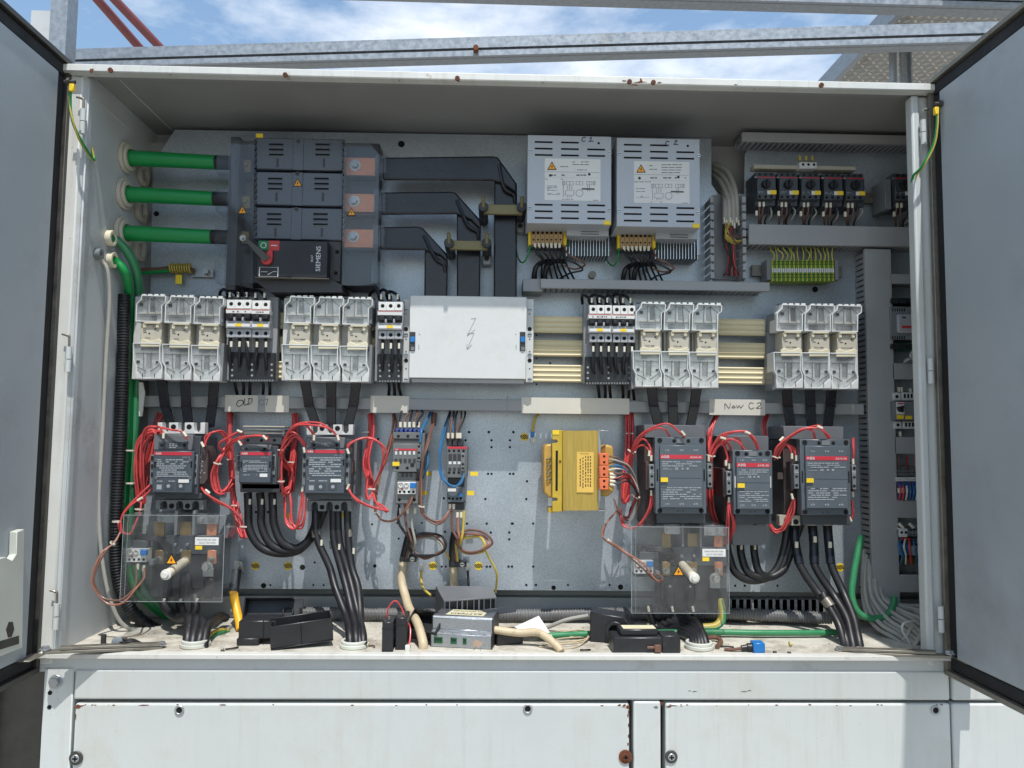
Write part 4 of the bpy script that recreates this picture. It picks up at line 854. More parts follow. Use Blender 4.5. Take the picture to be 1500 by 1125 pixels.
def rim(pb, P, inset, yf, yb):
    Q = [at(a, b, yf) for a, b in P]; cx = sum(q.x for q in Q) / len(Q); cz = sum(q.z for q in Q) / len(Q); n = len(Q)
    I = []
    for q in Q:
        dx, dz = q.x - cx, q.z - cz; L = math.hypot(dx, dz); f = (L - inset) / L; I.append((cx + dx * f, cz + dz * f))
    vs = [(q.x, yf, q.z) for q in Q] + [(x, yf, z) for x, z in I] + [(q.x, yb, q.z) for q in Q] + [(x, yb, z) for x, z in I]; fs = []
    for i in range(n):
        j = (i + 1) % n; fs += [(i, j, n + j, n + i), (i, 2 * n + i, 2 * n + j, j), (n + i, n + j, 3 * n + j, 3 * n + i)]
    pb.add(vs, fs); return I
def fuse_pole(t, ox, oy):
    yf = 0.146
    o = lambda L: [(ox + a, oy + b) for a, b in L]
    base = pb_(t, 'pole_base', 'fuse_grey', ox + 3, oy + 8, ox + 43, oy + 130, 0.186, 0.207, 0.001)
    up = o([(12, 6), (48, 7.5), (48, 17), (42.6, 21), (42, 46), (3, 45), (4, 19), (11, 12)])
    lo = o([(-.5, 76), (39.5, 76.5), (39.2, 102), (42.5, 110), (42.5, 129), (3, 129), (3.5, 110), (-.5, 102)])
    for nm, P in (('upper_shroud', up), ('lower_shroud', lo)):
        pb = PB(); I = rim(pb, P, 0.0028, yf, 0.186); s_ = build(pb, nm, 'fuse_grey', t, 0.0005)
        build(PB().pr3(I, 0.1595, 0.178), 'shroud_floor', 'fuse_grey', s_)
        build(PB().pr3(I, yf + 0.004, yf + 0.0055), 'clear_window', 'clear_fuse', s_)
    # details under the windows
    pb_(t, 'contact_slot', 'dark_steel', ox + 24, oy + 11, ox + 31, oy + 32, 0.1575, 0.1594, 0); pb_(t, 'contact_rib', 'terminal_white', ox + 21.5, oy + 9, ox + 24, oy + 32, 0.154, 0.1594, 0)
    pb_(t, 'contact_slot', 'dark_steel', ox + 18.5, oy + 91, ox + 26, oy + 112, 0.1575, 0.1594, 0); pb_(t, 'contact_rib', 'terminal_white', ox + 15.5, oy + 91, ox + 18, oy + 112, 0.154, 0.1594, 0)
    pb_(t, 'cross_bar', 'fuse_cap', ox + 7, oy + 31, ox + 42, oy + 34, 0.1545, 0.1594, 0.0004); pb_(t, 'cross_bar', 'fuse_cap', ox + 4, oy + 88.5, ox + 38, oy + 91, 0.1545, 0.1594, 0.0004)
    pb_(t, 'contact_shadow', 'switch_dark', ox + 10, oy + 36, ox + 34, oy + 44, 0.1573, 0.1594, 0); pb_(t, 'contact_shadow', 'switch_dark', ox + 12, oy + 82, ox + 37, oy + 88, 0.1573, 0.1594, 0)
    part(t, 'latch_hole', 'switch_dark', lambda p: [p.pbox(ox + 9.5, oy + 18, ox + 14.5, oy + 22, yf + 0.003, yf + 0.0038), p.pbox(ox + 5, oy + 102, ox + 9.5, oy + 106, yf + 0.003, yf + 0.0038), p.pbox(ox + 33, oy + 103, ox + 36.5, oy + 106, yf + 0.003, yf + 0.0038)])
    part(t, 'moulded_line', 'relay_grey', lambda p: [p.prism(o(L), yf + 0.003, yf + 0.0038) for L in ([(21.2, 9), (22.2, 9), (21.4, 33), (20.4, 33)], [(30.4, 9), (31.4, 9), (33, 33), (32, 33)], [(15, 90), (16, 90), (15.6, 113), (14.6, 113)], [(26, 90), (27, 90), (26.4, 113), (25.4, 113)], [(8, 33.6), (41, 34.2), (41, 35), (8, 34.4)], [(3, 91), (38, 91.3), (38, 92.1), (3, 91.8)], [(11.5, 17.5), (23, 10), (23, 11.2), (11.5, 18.7)], [(32, 10.5), (42, 18.5), (42, 19.7), (32, 11.7)], [(5, 110), (19, 117), (19, 118.5), (5, 111.5)], [(25, 117.5), (38, 108.5), (38, 110), (25, 119)])])
    for L in ([(3.2, 116), (13, 128.8), (3.2, 128.8)], [(41.5, 114), (41.8, 128.8), (26, 128.8)]): part(t, 'foot_wedge', 'terminal_white', lambda p: p.prism(o(L), yf - 0.0008, yf + 0.012), 0.0005)
    part(t, 'wedge_slit', 'switch_dark', lambda p: [p.pbox(ox + x, oy + 121, ox + x + 1, oy + 127, yf - 0.0012, yf - 0.0009) for x in (13.2, 31)])
    part(t, 'top_tooth', 'fuse_grey', lambda p: [p.pbox(ox + 13 + j * 9, oy + 4.6, ox + 19 + j * 9, oy + 8, 0.158, 0.186) for j in range(4)])
    h = pb_(t, 'fuse_carrier', 'fuse_cap', ox + 11.5, oy + 46.5, ox + 40.5, oy + 79, 0.152, 0.203, 0.0015)
    pb_(h, 'carrier_clip', 'fuse_ivory', ox + 15, oy + 45, ox + 40, oy + 48.5, 0.146, 0.154, 0.001)
    for a in (14, 33): pb_(h, 'carrier_lug', 'fuse_ivory', ox + a, oy + 47, ox + a + 4.5, oy + 54, 0.148, 0.154, 0.0008)
    part(h, 'ivory_skirt', 'fuse_ivory', lambda p: p.prism(o([(10.5, 72), (16, 70.5), (23, 73.5), (30, 73), (37, 70), (41, 72.5), (40.5, 82), (10, 82)]), 0.147, 0.154), 0.001)
    part(h, 'carrier_mark', 'ink_grey', lambda p: [p.pbox(ox + a, oy + b, ox + c, oy + d, 0.1514, 0.1517) for a, b, c, d in ((17, 49, 33, 50.4), (31, 55, 34, 57.5), (29, 52, 30.5, 53.4), (15, 60.2, 20, 61.2))])
    hole(h, ox + 23.7, oy + 62.5, 0.152, 1.3)
    text('250A', ox + 21, oy + 69, 0.1515, 2.6, 'ink_grey', h); dashes(ox + 26, oy + 67.5, ox + 34, oy + 70.5, 0.1515, 1, 'ink_grey', h)
def fuses(lab, xs, y0, dy, side):
    t = thing('fuse_switch', lab, 'fuse holder', at(xs[1] + 22, y0 + 130, 0.2), 'fuse holders')
    for k, x in enumerate(xs): fuse_pole(t, x, y0 + k * dy)
    if side > 0: part(t, 'end_plate', 'aux_grey', lambda p: [p.pbox(xs[2] + 43.6, y0 + 8 + 2 * dy, xs[2] + 47, y0 + 46, 0.158, 0.207), p.pbox(xs[2] + 43.2, y0 + 77, xs[2] + 46, y0 + 132, 0.158, 0.207)], 0.0005)
    else: part(t, 'end_plate', 'aux_grey', lambda p: [p.pbox(xs[0] + 0.5, y0 + 18, xs[0] + 3, y0 + 46, 0.158, 0.207), p.pbox(xs[0] - 3, y0 + 77, xs[0] + 2.6, y0 + 132, 0.158, 0.207), p.pbox(xs[0] - 10, y0 + 46, xs[0] + 3, y0 + 110, 0.193, 0.207)], 0.0005)
    pb_(t, 'top_cap', 'aux_grey', xs[0] + 6, y0 + 5, xs[2] + 50, y0 + 10, 0.186, 0.2, 0.001)
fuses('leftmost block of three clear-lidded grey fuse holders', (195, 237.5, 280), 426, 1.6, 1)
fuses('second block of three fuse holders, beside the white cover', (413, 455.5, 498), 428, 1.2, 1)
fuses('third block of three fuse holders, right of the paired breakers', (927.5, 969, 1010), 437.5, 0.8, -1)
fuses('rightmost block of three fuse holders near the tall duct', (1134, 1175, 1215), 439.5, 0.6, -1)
for a, b, c, d, yy in ((203, 560, 212, 610, 0.19),): build(PB().prism([(a, b), (c - 3, b), (c, 575), (c - 4, 610), (a, 610)], yy, yy + 0.004), 'plastic_strip', 'pocket', None, 0.0005, label='small white plastic strip at the left end of the long duct', cat='strip')

# ---- miniature breakers on black adapters
def mcb(a, b, c, d, n, lab, t=None):
    t = thing('miniature_breaker', lab, 'breaker', at((a + c) / 2, d, 0.17), 'miniature breakers'); h = d - b; w_ = (c - a) / n; y = 0.152
    pb_(t, 'body', 'breaker_grey', a + 2, b + 1, c + 1, d, y + 0.012, 0.20, 0.001)
    for k in range(n):
        x = a + 1.5 + k * (w_ - 0.2)
        o = pb_(t, 'top_terminal', 'breaker_white', x, b, x + w_ - .5, b + h * .23, y + 0.006, 0.178, 0.0006); hole(o, x + w_ / 2, b + h * .11, y + 0.006, 2.8)
        o = pb_(t, 'bottom_terminal', 'breaker_grey', x, b + h * .77, x + w_ - .5, d, y + 0.006, 0.178, 0.0006); hole(o, x + w_ / 2, d - h * .11, y + 0.006, 2.8)
    pb_(t, 'front_upper', 'breaker_white', a, b + h * .24, c, b + h * .37, y, 0.178, 0.0006)
    pb_(t, 'red_line', 'red', a + .6, b + h * .245, c - .6, b + h * .27, y - 0.0004, y, 0)
    dashes(a + w_ * .5, b + h * .28, c - w_ * .6, b + h * .35, y - 0.0004, 1, 'ink_grey', t, mn=1, mx=3)
    pb_(t, 'toggle_recess', 'switch_dark', a + .5, b + h * .37, c - .5, b + h * .56, y + 0.006, 0.178, 0)
    for k in range(n): pb_(t, 'toggle', 'module_black', a + 2 + k * w_, b + h * .39, a + w_ - 2 + k * w_, b + h * .5, y - 0.006, y + 0.008, 0.001)
    for k in range(n - 1): pb_(t, 'toggle_link', 'breaker_grey', a + w_ * (k + 1) - 1.3, b + h * .46, a + w_ * (k + 1) + 1.3, b + h * .56, y - 0.003, y + 0.008, 0.0004)
    pb_(t, 'front_lower', 'breaker_grey', a, b + h * .56, c, b + h * .76, y, 0.178, 0.0006)
    pb_(t, 'label_strip', 'breaker_white', a + 1.5, b + h * .63, c - 1.5, b + h * .72, y - 0.001, y, 0)
    pb_(t, 'device_tag', 'label_yellow', (a + c) / 2 - 4.5, b + h * .63, (a + c) / 2 + 4.5, b + h * .71, y - 0.0016, y, 0)
    m_ = min(n, 3)
    for k in range(n):
        x = a + 1.5 + (k + .5) * w_
        wire(t, [(x, b + 1, y + 0.02), (x - 3, b - 8, y + 0.015), (x - 10, b - 15, y + 0.03), (x - 17, b - 12, y + 0.06), (x - 16, b - 2, y + 0.08)], 0.0034, 'cable_black', 'lead')
        pb_(t, 'wire_marker', 'ferrule', x - 3.5, b - 11, x - 1, b - 4, y + 0.010, y + 0.014, 0)
        wire(t, [(x, d - 1, y + 0.02), (x - .5, d + 14, y + 0.012), (x + (-2 + 2 * k) * .8, d + 40, y + 0.02), (x + 8 - k * 3, d + 66, y + 0.06), (x + 9 - k * 3, d + 84, y + 0.08)], 0.0034, 'cable_black', 'lead')
        pb_(t, 'wire_marker', 'ferrule', x - 1.4, d + 6, x + 1.4, d + 14, y + 0.007, y + 0.011, 0)
def adapter(a, b, c, d, lab):
    t = thing('busbar_adapter', lab, 'adapter', at((a + c) / 2, d, 0.19), 'busbar adapters')
    pb_(t, 'frame', 'duct_base', a, b, c, d, 0.185, 0.207, 0.001); pb_(t, 'lower_block', 'black_plastic', a + 2, b + (d - b) * .66, c - 2, d - 1, 0.178, 0.19, 0.001)
    holes_(t, [(x, y) for x in (a + 6, (a + c) / 2, c - 6) for y in (d - 24, d - 16, d - 8)], 0.178, 1.6, m='print_grey')
    part(t, 'tooth', 'aux_grey', lambda p: [p.pbox(a + 4 + k * 4, d - 2, a + 6.5 + k * 4, d + .6, 0.172, 0.19) for k in range(int((c - a - 6) / 4))])
    for x in (a + 2, (a + c) / 2): part(t, 'perforated_strip', 'terminal_white', lambda p: [p.pbox(x, b + (d - b) * .5 + k * 2.6, x + 2, b + (d - b) * .5 + 1.5 + k * 2.6, 0.1845, 0.185) for k in range(8)])
adapter(334, 434, 404, 558, 'black adapter behind the two leftmost miniature breakers'); adapter(551, 440, 590, 559, 'black adapter behind the single miniature breaker'); adapter(855, 446, 928, 562, 'black adapter behind the paired miniature breakers')
mcb(331, 439, 367.5, 494, 3, 'three-pole breaker between the leftmost fuse block and the two-pole breaker')
mcb(368, 440, 394.5, 494.5, 2, 'narrow two-pole breaker left of the second fuse block')
mcb(553, 442, 589, 496.5, 3, 'single three-pole breaker left of the white cover')
mcb(862, 447, 896, 501, 3, 'left three-pole breaker of the pair right of the white cover')
mcb(896.5, 447.5, 930, 501.5, 3, 'right three-pole breaker of the pair, touching the third fuse block')

# ---- white cover over the infeed
t = thing('infeed_cover', 'plain white plastic cover with embossed lightning arrow', 'cover', at(686, 570, 0.18))
pb_(t, 'cover', 'cover_white', 601, 432.5, 770.5, 555.5, 0.168, 0.2, 0.0012)
pb_(t, 'lower_body', 'breaker_grey', 603, 554, 768, 562, 0.176, 0.2, 0.001)
strokes([[(690, 467), (697, 466.2)], [(697, 466.2), (684.5, 492)], [(684.5, 492), (696, 483)], [(684.5, 489), (694.5, 488)], [(694.5, 488), (684.5, 511)], [(684, 504), (684.5, 511.5), (691, 505)]], 0.1675, 0.9, 'breaker_grey', t, 'embossed_arrow')
for x in (606.5, 763): strokes([[(x + (7 if x < 700 else -7), 489), (x + (9 if x < 700 else -8), 490.5)], [(x + (7 if x < 700 else -7), 505), (x + (7 if x < 700 else -7), 512)]], 0.1675, 0.8, 'aux_grey', t, 'embossed_mark')
for x in (600, 761.5):
    o = pb_(t, 'side_latch', 'switch_dark', x, 486, x + 8, 514, 0.1665, 0.171, 0.0006); pb_(o, 'latch_slider', 'button_blue', x + 1, 493, x + 7.5, 501, 0.164, 0.1666, 0.0006); pb_(o, 'latch_tab', 'aux_grey', x + 2, 508, x + 7, 513, 0.165, 0.1666, 0)
for x, c in ((589.5, 600), (770.8, 781)):
    o = pb_(t, 'side_rail', 'terminal_white', x, 438, c, 560, 0.188, 0.205, 0.001)
    m_ = (x + c) / 2
    for y_ in (454, 490, 520, 556): screw(o, m_, y_, 0.1878, 3.2, 'zinc')
    holes_(o, [(m_, 482), (m_, 528)], 0.1878, 3.2); holes_(o, [(m_, 460), (m_, 497), (m_, 515), (m_, 540)], 0.1878, 1)

# ---- flat black links from the fuses down to the contactors
for gi, (xs, ye, ends, lab) in enumerate((((236, 270, 313), 618, (250, 276, 306), 'below the leftmost fuse block'), ((446, 485, 522), 622, (465, 485, 508), 'below the second fuse block'), ((953, 985, 1022), 624, (967, 987, 1010), 'below the third fuse block'), ((1152, 1187, 1220), 626, (1160, 1190, 1212), 'below the rightmost fuse block'))):
    for k in range(3):
        t = thing('flat_link', '%s flat black link %s' % (('left', 'middle', 'right')[k], lab), 'flat cable', at(ends[k], ye, 0.2), 'flat links')
        a = xs[k]; e = ends[k]; y0_ = 556
        m_ = a + (e - a) * .35
        for nm, P, y in (('upper_run', [(a - 7.5, y0_), (a + 7.5, y0_), (m_ + 7, 596), (m_ - 7, 596)], (0.172, 0.196)), ('lower_run', [(m_ - 7, 594), (m_ + 7, 594), (e + 7, ye + 8), (e - 7, ye + 8)], (0.196, 0.196))):
            Pw = [at(P[0][0], P[0][1], y[0]), at(P[1][0], P[1][1], y[0]), at(P[2][0], P[2][1], y[1]), at(P[3][0], P[3][1], y[1])]
            build(PB().ext(Pw, (0, 0.006, 0)), nm, 'strap_black', t, 0.0012)
        build(PB().tube(W([(m_ - 7, 595, 0.1955), (m_ + 7, 595, 0.1955)]), 0.002, 8), 'crease', 'strap_black', t)

# ================================================================ LOWER ROW: contactors
def u_terms(t, a, b, c, d, yf, up, n=3, m='terminal_white', nm='terminal_shroud'):
    """terminal shroud with U cut-outs; up = opening faces upwards"""
    w_ = (c - a) / n; P = [(a, d), (a, b)] if up else [(a, b), (a, d)]
    for k in range(n):
        x = a + w_ * (k + .5); r = w_ * .22; h = d - b
        if up: P += [(x - r, b), (x - r, b + h * .6), (x - r * .5, b + h * .85), (x + r * .5, b + h * .85), (x + r, b + h * .6), (x + r, b)]
        else: P += [(x - r, d), (x - r, b + h * .4), (x - r * .5, b + h * .15), (x + r * .5, b + h * .15), (x + r, b + h * .4), (x + r, d)]
    P += [(c, b), (c, d)] if up else [(c, d), (c, b)]
    o = build(PB().prism(P, yf, yf + 0.02), nm, m, t, 0.0006)
    pb_(t, 'terminal_backing', 'switch_dark', a + 1, b + 1, c - 1, d - 1, yf + 0.0205, yf + 0.05, 0)
    holes_(o, [(a + w_ * (k + 1), (b + d) / 2 + (-2 if up else 2)) for k in range(n - 1)], yf, w_ * .17)
    return o
def af(lab, a, b, c, d, band, top, bot, fins=False, aux=None, model=''):
    """contactor with grey front: a,b,c,d front rectangle, band = y of the red line"""
    yf = 0.14; t = thing('contactor', lab, 'contactor', at((a + c) / 2, d, 0.2), 'contactors'); w_ = c - a
    pb_(t, 'base', 'contactor_base', a + 2, b + 4, c + 16, d + 6, 0.185, 0.257, 0.001)
    pb_(t, 'body', 'contactor_dark', a + 1, b + 2, c + 9, d + 2, 0.155, 0.187, 0.001)
    pb_(t, 'head', 'contactor_base', a, b, c, band - 2, yf + 0.004, 0.158, 0.0015)
    pb_(t, 'coil_plate', 'contactor_dark', a + w_ * .12, b + (band - b) * .42, c - w_ * .12, band - 4, yf + 0.0025, yf + 0.005, 0.0006); dashes(a + w_ * .4, b + (band - b) * .5, a + w_ * .62, band - 5, yf + 0.0022, 3, 'print_grey', t, mn=2, mx=5)
    for x in (a + w_ * .2, c - w_ * .2): hole(t, x, b + (band - b) * .62, yf + 0.0025, 2.4)
    pb_(t, 'front', 'contactor_slate', a - .5, band - 2, c, d, yf, 0.16, 0.0014)
    pb_(t, 'red_band', 'red_band', a + .5, band, c - .5, band + 5, yf - 0.0005, yf + 0.001, 0)
    text('ABB', a + 6.5, band + 2.5, yf - 0.0009, 3, 'print_white', t, wide=1.15)
    if model: text(model, c - 9, band + 8, yf - 0.0006, 2, 'print_grey', t)
    h = d - band - 8
    o = dashes(a + 4, band + 10, c - 5, band + 10 + h * .52, yf - 0.0005, 9, 'print_grey', t, fill=.9, mn=2, mx=8, gap=.8, th=.55)
    dashes(a + 4, band + 10 + h * .60, a + w_ * .55, band + 10 + h * .66, yf - 0.0005, 1, 'print_grey', t)
    pb_(t, 'seam', 'contactor_dark', a, band + 8 + h * .56, c, band + 9 + h * .56, yf - 0.0003, yf + 0.002, 0)
    pb_(t, 'white_tag', 'paper', c - w_ * .36, band + 10 + h * .58, c - 5, band + 15 + h * .58, yf - 0.001, yf, 0)
    if w_ > 50:
        pb_(t, 'code_square', 'print_grey', a + 4, d - 12, a + 11, d - 5, yf - 0.0005, yf, 0)
        part(t, 'pictogram', 'contactor_dark', lambda p: [p.pbox(a + x, d - 15, a + x + 13, d - 4.5, yf - 0.0006, yf) for x in (15, 32)])
        for x in (21, 39): build(PB().disc(a + x, d - 10, yf - 0.0009, 2.6, 0.0003), 'pictogram_dial', 'print_grey', t, flat=True)
        for x in (a + 3.2, c - 3.2):
            for y_ in (band + 12, d - 22): screw(t, x, y_, yf - 0.0005, 2.2, 'aux_grey')
    for x in (a + .4, c - 2): pb_(t, 'latch_slot', 'hole', x, band + 14, x + 1.8, band + 23, yf - 0.0006, yf, 0)
    for x in (a - 5, c + 1.5):
        o = pb_(t, 'aux_contact', 'aux_grey', x, band + 4, x + 5, d - 12, yf + 0.012, 0.19, 0.0008)
        for j in range(3): pb_(o, 'aux_slot', 'black', x + .6, band + 6 + j * (d - band - 24) / 3, x + 4, band + 12 + j * (d - band - 24) / 3, yf + 0.0105, yf + 0.0125, 0)
    pb_(t, 'lower_body', 'contactor_dark', a + 2, d, c + 14, d + 9, yf + 0.02, 0.2, 0.001)
    if top: u_terms(t, *top, 0.165, True)
    if bot: u_terms(t, *bot, 0.170, False, m='aux_grey')
    if aux: part(t, 'side_auxiliary', 'aux_brown', lambda p: p.prism([(aux[0], aux[1]), (aux[2] - 4, aux[1]), (aux[2], aux[1] + 8), (aux[2], aux[3] - 8), (aux[2] - 5, aux[3]), (aux[0], aux[3])], yf + 0.02, 0.22), 0.001); dashes(aux[0] + 3, aux[1] + 8, aux[2] - 3, aux[3] - 8, yf + 0.0196, 12, 'print_grey', t, fill=.35, mn=1, mx=3)
    return t
af('left grey contactor under the leftmost fuse block', 225.5, 636, 281.5, 722, 662, (231, 619, 300, 635.5), (228, 732, 298, 746.5), aux=(289, 653, 304, 709), model='AF205-30')
af('right grey contactor of the left group, beside the cable loops', 448.5, 640, 504.5, 723, 659, (449, 622, 517, 637), (450, 733, 515, 749), aux=(510, 668, 517, 700), model='AF205-30')
t = af('smaller grey contactor between the two larger left ones', 352, 651, 396.5, 707.5, 662, None, None, aux=(398, 653, 410, 706), model='AF140-30')
pb_(t, 'top_terminal', 'aux_grey', 357, 639.5, 413, 651, 0.165, 0.24, 0.001); holes_(t, [(363, 645), (383, 645), (402, 645)], 0.165, 2.2)
for j in range(3): pb_(t, 'terminal_fin', 'bar_steel' if j else 'terminal_beige', 356, 623.5 + j * 5, 417, 626.3 + j * 5, 0.15, 0.22, 0.0006)
pb_(t, 'bottom_terminal', 'switch_dark', 352, 708, 410, 721.5, 0.16, 0.24, 0.001)

def aser(lab, a, b, c, d, cov, band, top, side, model, tag, auxl, auxr, bott=None, sm=False):
    yf = 0.13; t = thing('contactor', lab, 'contactor', at((a + c) / 2, d, 0.2), 'contactors')
    pb_(t, 'top_shroud', 'contactor_base', *top, 0.165, 0.256, 0.001)
    pb_(t, 'shaded_base_side', 'aux_brown', side[0], side[1], side[2], side[3], 0.175, 0.256, 0.001)  # left side of the base; its brownish shade is put into the colour
    pb_(t, 'body', 'contactor_dark', a + 2, b + 4, c - 2, d + 14, yf + 0.02, 0.256, 0.001)
    pb_(t, 'front_frame', 'contactor_blue', a, b, c, d, yf, yf + 0.022, 0.0016)
    fr = pb_(t, 'front_cover', 'contactor_blue', *cov, yf - 0.007, yf + 0.001, 0.001)
    y = yf - 0.0075
    pb_(fr, 'red_band', 'red_band', cov[0], band, cov[2] - .5, band + 6.5, y, y + 0.001, 0)
    text('ABB', cov[0] + 7.5, band + 3.3, y - 0.0004, 4, 'print_white', fr, wide=1.2); text(model, cov[2] - 11, band + 4, y - 0.0004, 3, 'print_white', fr, wide=1.1)
    w_ = cov[2] - cov[0]
    for k, (s1, s2) in enumerate((('1 L1', '2 T1'), ('3 L2', '4 T2'), ('5 L3', '6 T3'))):
        x = cov[0] + w_ * (.17 + .33 * k); text(s1, x, (cov[1] + band) / 2 + .5, y - 0.0002, 2.4, 'print_white', fr); text(s2, x, cov[3] - 5.5, y - 0.0002, 2.4, 'print_white', fr)
    dashes(cov[0] + 3, band + 9, cov[2] - 3, band + 18, y - 0.0002, 3, 'print_grey', fr, fill=.85, gap=1); text('CE', cov[0] + w_ * .38, band + 20.5, y - 0.0002, 3, 'print_white', fr); dashes(cov[0] + 4, band + 19, cov[0] + w_ * .27, band + 22, y - 0.0002, 2, 'print_grey', fr)
    build(PB().disc(cov[0] + w_ * .52, band + 20.5, y - 0.0004, 1.5, 0.0002), 'mark', 'print_grey', fr, flat=True); build(PB().disc(cov[0] + w_ * .64, band + 20.5, y - 0.0004, 1.7, 0.0002), 'mark', 'print_grey', fr, flat=True)
    for f in (.49, .66): pb_(fr, 'seam', 'contactor_dark', cov[0] + 1, band - 6 + (cov[3] - band) * f * 1.05 - .4, cov[2] - 1, band - 6 + (cov[3] - band) * f * 1.05 + .4, y, y + 0.001, 0)
    zz = band + (cov[3] - band) * .60
    dashes(cov[0] + 4, zz, cov[2] - 3, zz + (cov[3] - zz) * .62, y - 0.0002, 6, 'print_grey', fr, fill=.8, gap=1)
    pb_(t, 'device_tag', 'label_yellow', tag[0], tag[1], tag[0] + 10.5, tag[1] + 6.5, y - 0.003, y - 0.001, 0)
    for x in (a + 7, c - 8):
        for yy in (b + 5, d - 5): build(PB().disc(x, yy, yf - 0.001, 3.6, 0.0009, 16), 'corner_screw', 'hole', t, flat=True)
    pb_(t, 'coil_terminal', 'aux_grey', (a + c) / 2 - 6, b + 2, (a + c) / 2 + 6, b + 9, yf - 0.002, yf + 0.001, 0)
    for x in ((a + c) / 2 - 10, (a + c) / 2 + 11): hole(t, x, b + 6, yf, 2.8)
    part(t, 'lower_pin', 'hole', lambda p: [p.disc((a + c) / 2 + k, d - 4.5, yf - 0.0004, .9, 0.0003) for k in (-4, 3)])
    for x in (a + 2.5, c - 5): pb_(t, 'latch_slot', 'hole' if not sm else 'terminal_white', x, (b + d) / 2 - 9, x + 2.2, (b + d) / 2 + 8, yf - 0.0006, yf, 0)
    for q in (auxl, auxr):
        if not q: continue
        o = pb_(t, 'aux_contact', 'aux_grey', *q, yf + 0.006, 0.2, 0.001); m_ = (q[0] + q[2]) / 2
        for yy in (q[1] + 5, q[3] - 5): hole(o, m_, yy, yf + 0.006, 2.3)
        pb_(o, 'aux_slot', 'hole', m_ - 1.8, (q[1] + q[3]) / 2 - 1.6, m_ + 1.8, (q[1] + q[3]) / 2 + 1.6, yf + 0.0055, yf + 0.006, 0); dashes(q[0] + 1, q[1] + 9, q[2] - 1, q[1] + 13, yf + 0.0055, 2, 'print_white', o, mn=1, mx=2)
        pb_(t, 'aux_block', 'aux_brown', q[0] - 5 if q is auxl else q[0], q[1] - 4, q[0] if q is auxl else q[2] + 1, q[3] + 3, yf + 0.02, 0.22, 0.001)
    return t
aser('left one of three large grey contactors at lower right', 959.5, 640, 1035.5, 753, (967, 652, 1030, 744), 666, (944, 622, 1033, 642), (944, 642, 960, 770), 'A210-30', (968, 699.5), (951, 680, 959, 715), (1036, 679, 1044, 714))
t = aser('middle smaller one of three grey contactors at lower right', 1073.5, 659, 1132.5, 754, (1079, 669, 1129, 746), 678, (1062, 638, 1126, 661), (1060, 655, 1074, 765), 'A145-30', (1080.5, 708), (1064, 690, 1072, 725), None, sm=True)
pb_(t, 'lower_shroud', 'contactor_base', 1073, 755, 1122, 799, 0.16, 0.25, 0.001); pb_(t, 'shroud_slot', 'hole', 1103, 766, 1109, 769, 0.1596, 0.16, 0)
t = aser('right one of three large grey contactors at lower right', 1172, 643, 1247.5, 755, (1180, 653, 1243, 745), 668, (1148, 624, 1236, 644), (1147, 644, 1172, 768), 'A210-30', (1181.5, 700.5), (1163, 680, 1171, 716), (1248, 681, 1255, 717))
u_terms(t, 1142, 755, 1238, 770, 0.165, False, 4, 'terminal_beige')
pb_(t, 'pocket_mark', 'aux_brown', 1139, 692, 1147, 702, 0.172, 0.176, 0)

# ---- two small contactors with overload relays
def relay(t, a, b, c, d, y, blue=True):
    """thermal relay front with two dials and a blue button"""
    w_ = c - a
    pb_(t, 'relay_front', 'breaker_white', a, b, c, d, y, y + 0.03, 0.0006)
    for x, r in ((a + w_ * .17, 4.2), (a + w_ * .48, 3.4)):
        o = build(PB().disc(x, b + (d - b) * .28, y - 0.0016, r, 0.0016, 18), 'dial', 'nut_white', t); part(o, 'dial_mark', 'ink', lambda p: p.prism([(x - r * .6, b + (d - b) * .14), (x, b + (d - b) * .30), (x + r * .5, b + (d - b) * .12), (x, b + (d - b) * .24)], y - 0.0021, y - 0.0017))
        rr = at(x, b + (d - b) * .28, y); build(PB().ring((rr.x, y - 0.0016, rr.z), (0, -1, 0), r * 1.6 / F, r * 1.3 / F, 0.0006), 'dial_rim', 'aux_grey', t)
    pb_(t, 'reset_button', 'button_blue', a + w_ * .68, b + (d - b) * .08, c, b + (d - b) * .5, y - 0.008, y + 0.001, 0.0008)
    pb_(t, 'test_button', 'wire_darkred', a + w_ * .2, b + (d - b) * .52, a + w_ * .32, b + (d - b) * .62, y - 0.002, y, 0)
    holes_(t, [(a + w_ * (.12 + k * .25), b + (d - b) * .8) for k in range(4)], y, 2)
t = thing('small_contactor', 'light grey contactor with blue top terminals and relay beneath', 'contactor', at(597, 738, 0.2), 'small contactors'); y = 0.165
pb_(t, 'body', 'relay_grey', 577, 634, 621, 691, y + 0.006, 0.25, 0.001); pb_(t, 'front', 'relay_grey', 576, 650, 611, 691.5, y, y + 0.01, 0.001)
pb_(t, 'upper_face', 'relay_grey', 576, 633, 618, 643, y + 0.002, y + 0.02, 0.001); pb_(t, 'step_line', 'switch_dark', 578, 643, 612, 645.5, y + 0.004, y + 0.007, 0)
holes_(t, [(583.5, 639), (597.5, 639), (611.5, 639)], y + 0.002, 2.2)
for k in range(3): o = pb_(t, 'blue_terminal', 'terminal_blue', 579.5 + k * 13, 628, 590 + k * 13, 633, y + 0.01, 0.24); hole(o, 584.5 + k * 13, 630.5, y + 0.01, 1.8)
pb_(t, 'red_band', 'red_band', 577.5, 657, 611, 660, y - 0.0006, y, 0); text('ABB', 581, 658.5, y - 0.001, 1.7, 'print_white', t)
for k in range(5): pb_(t, 'indicator', 'breaker_white', 578.8 + k * 6.6, 661, 581.6 + k * 6.6, 666, y - 0.0008, y, 0); pb_(t, 'button', 'switch_dark', 578 + k * 6.7, 672, 582 + k * 6.7, 677.5, y - 0.0012, y, 0)
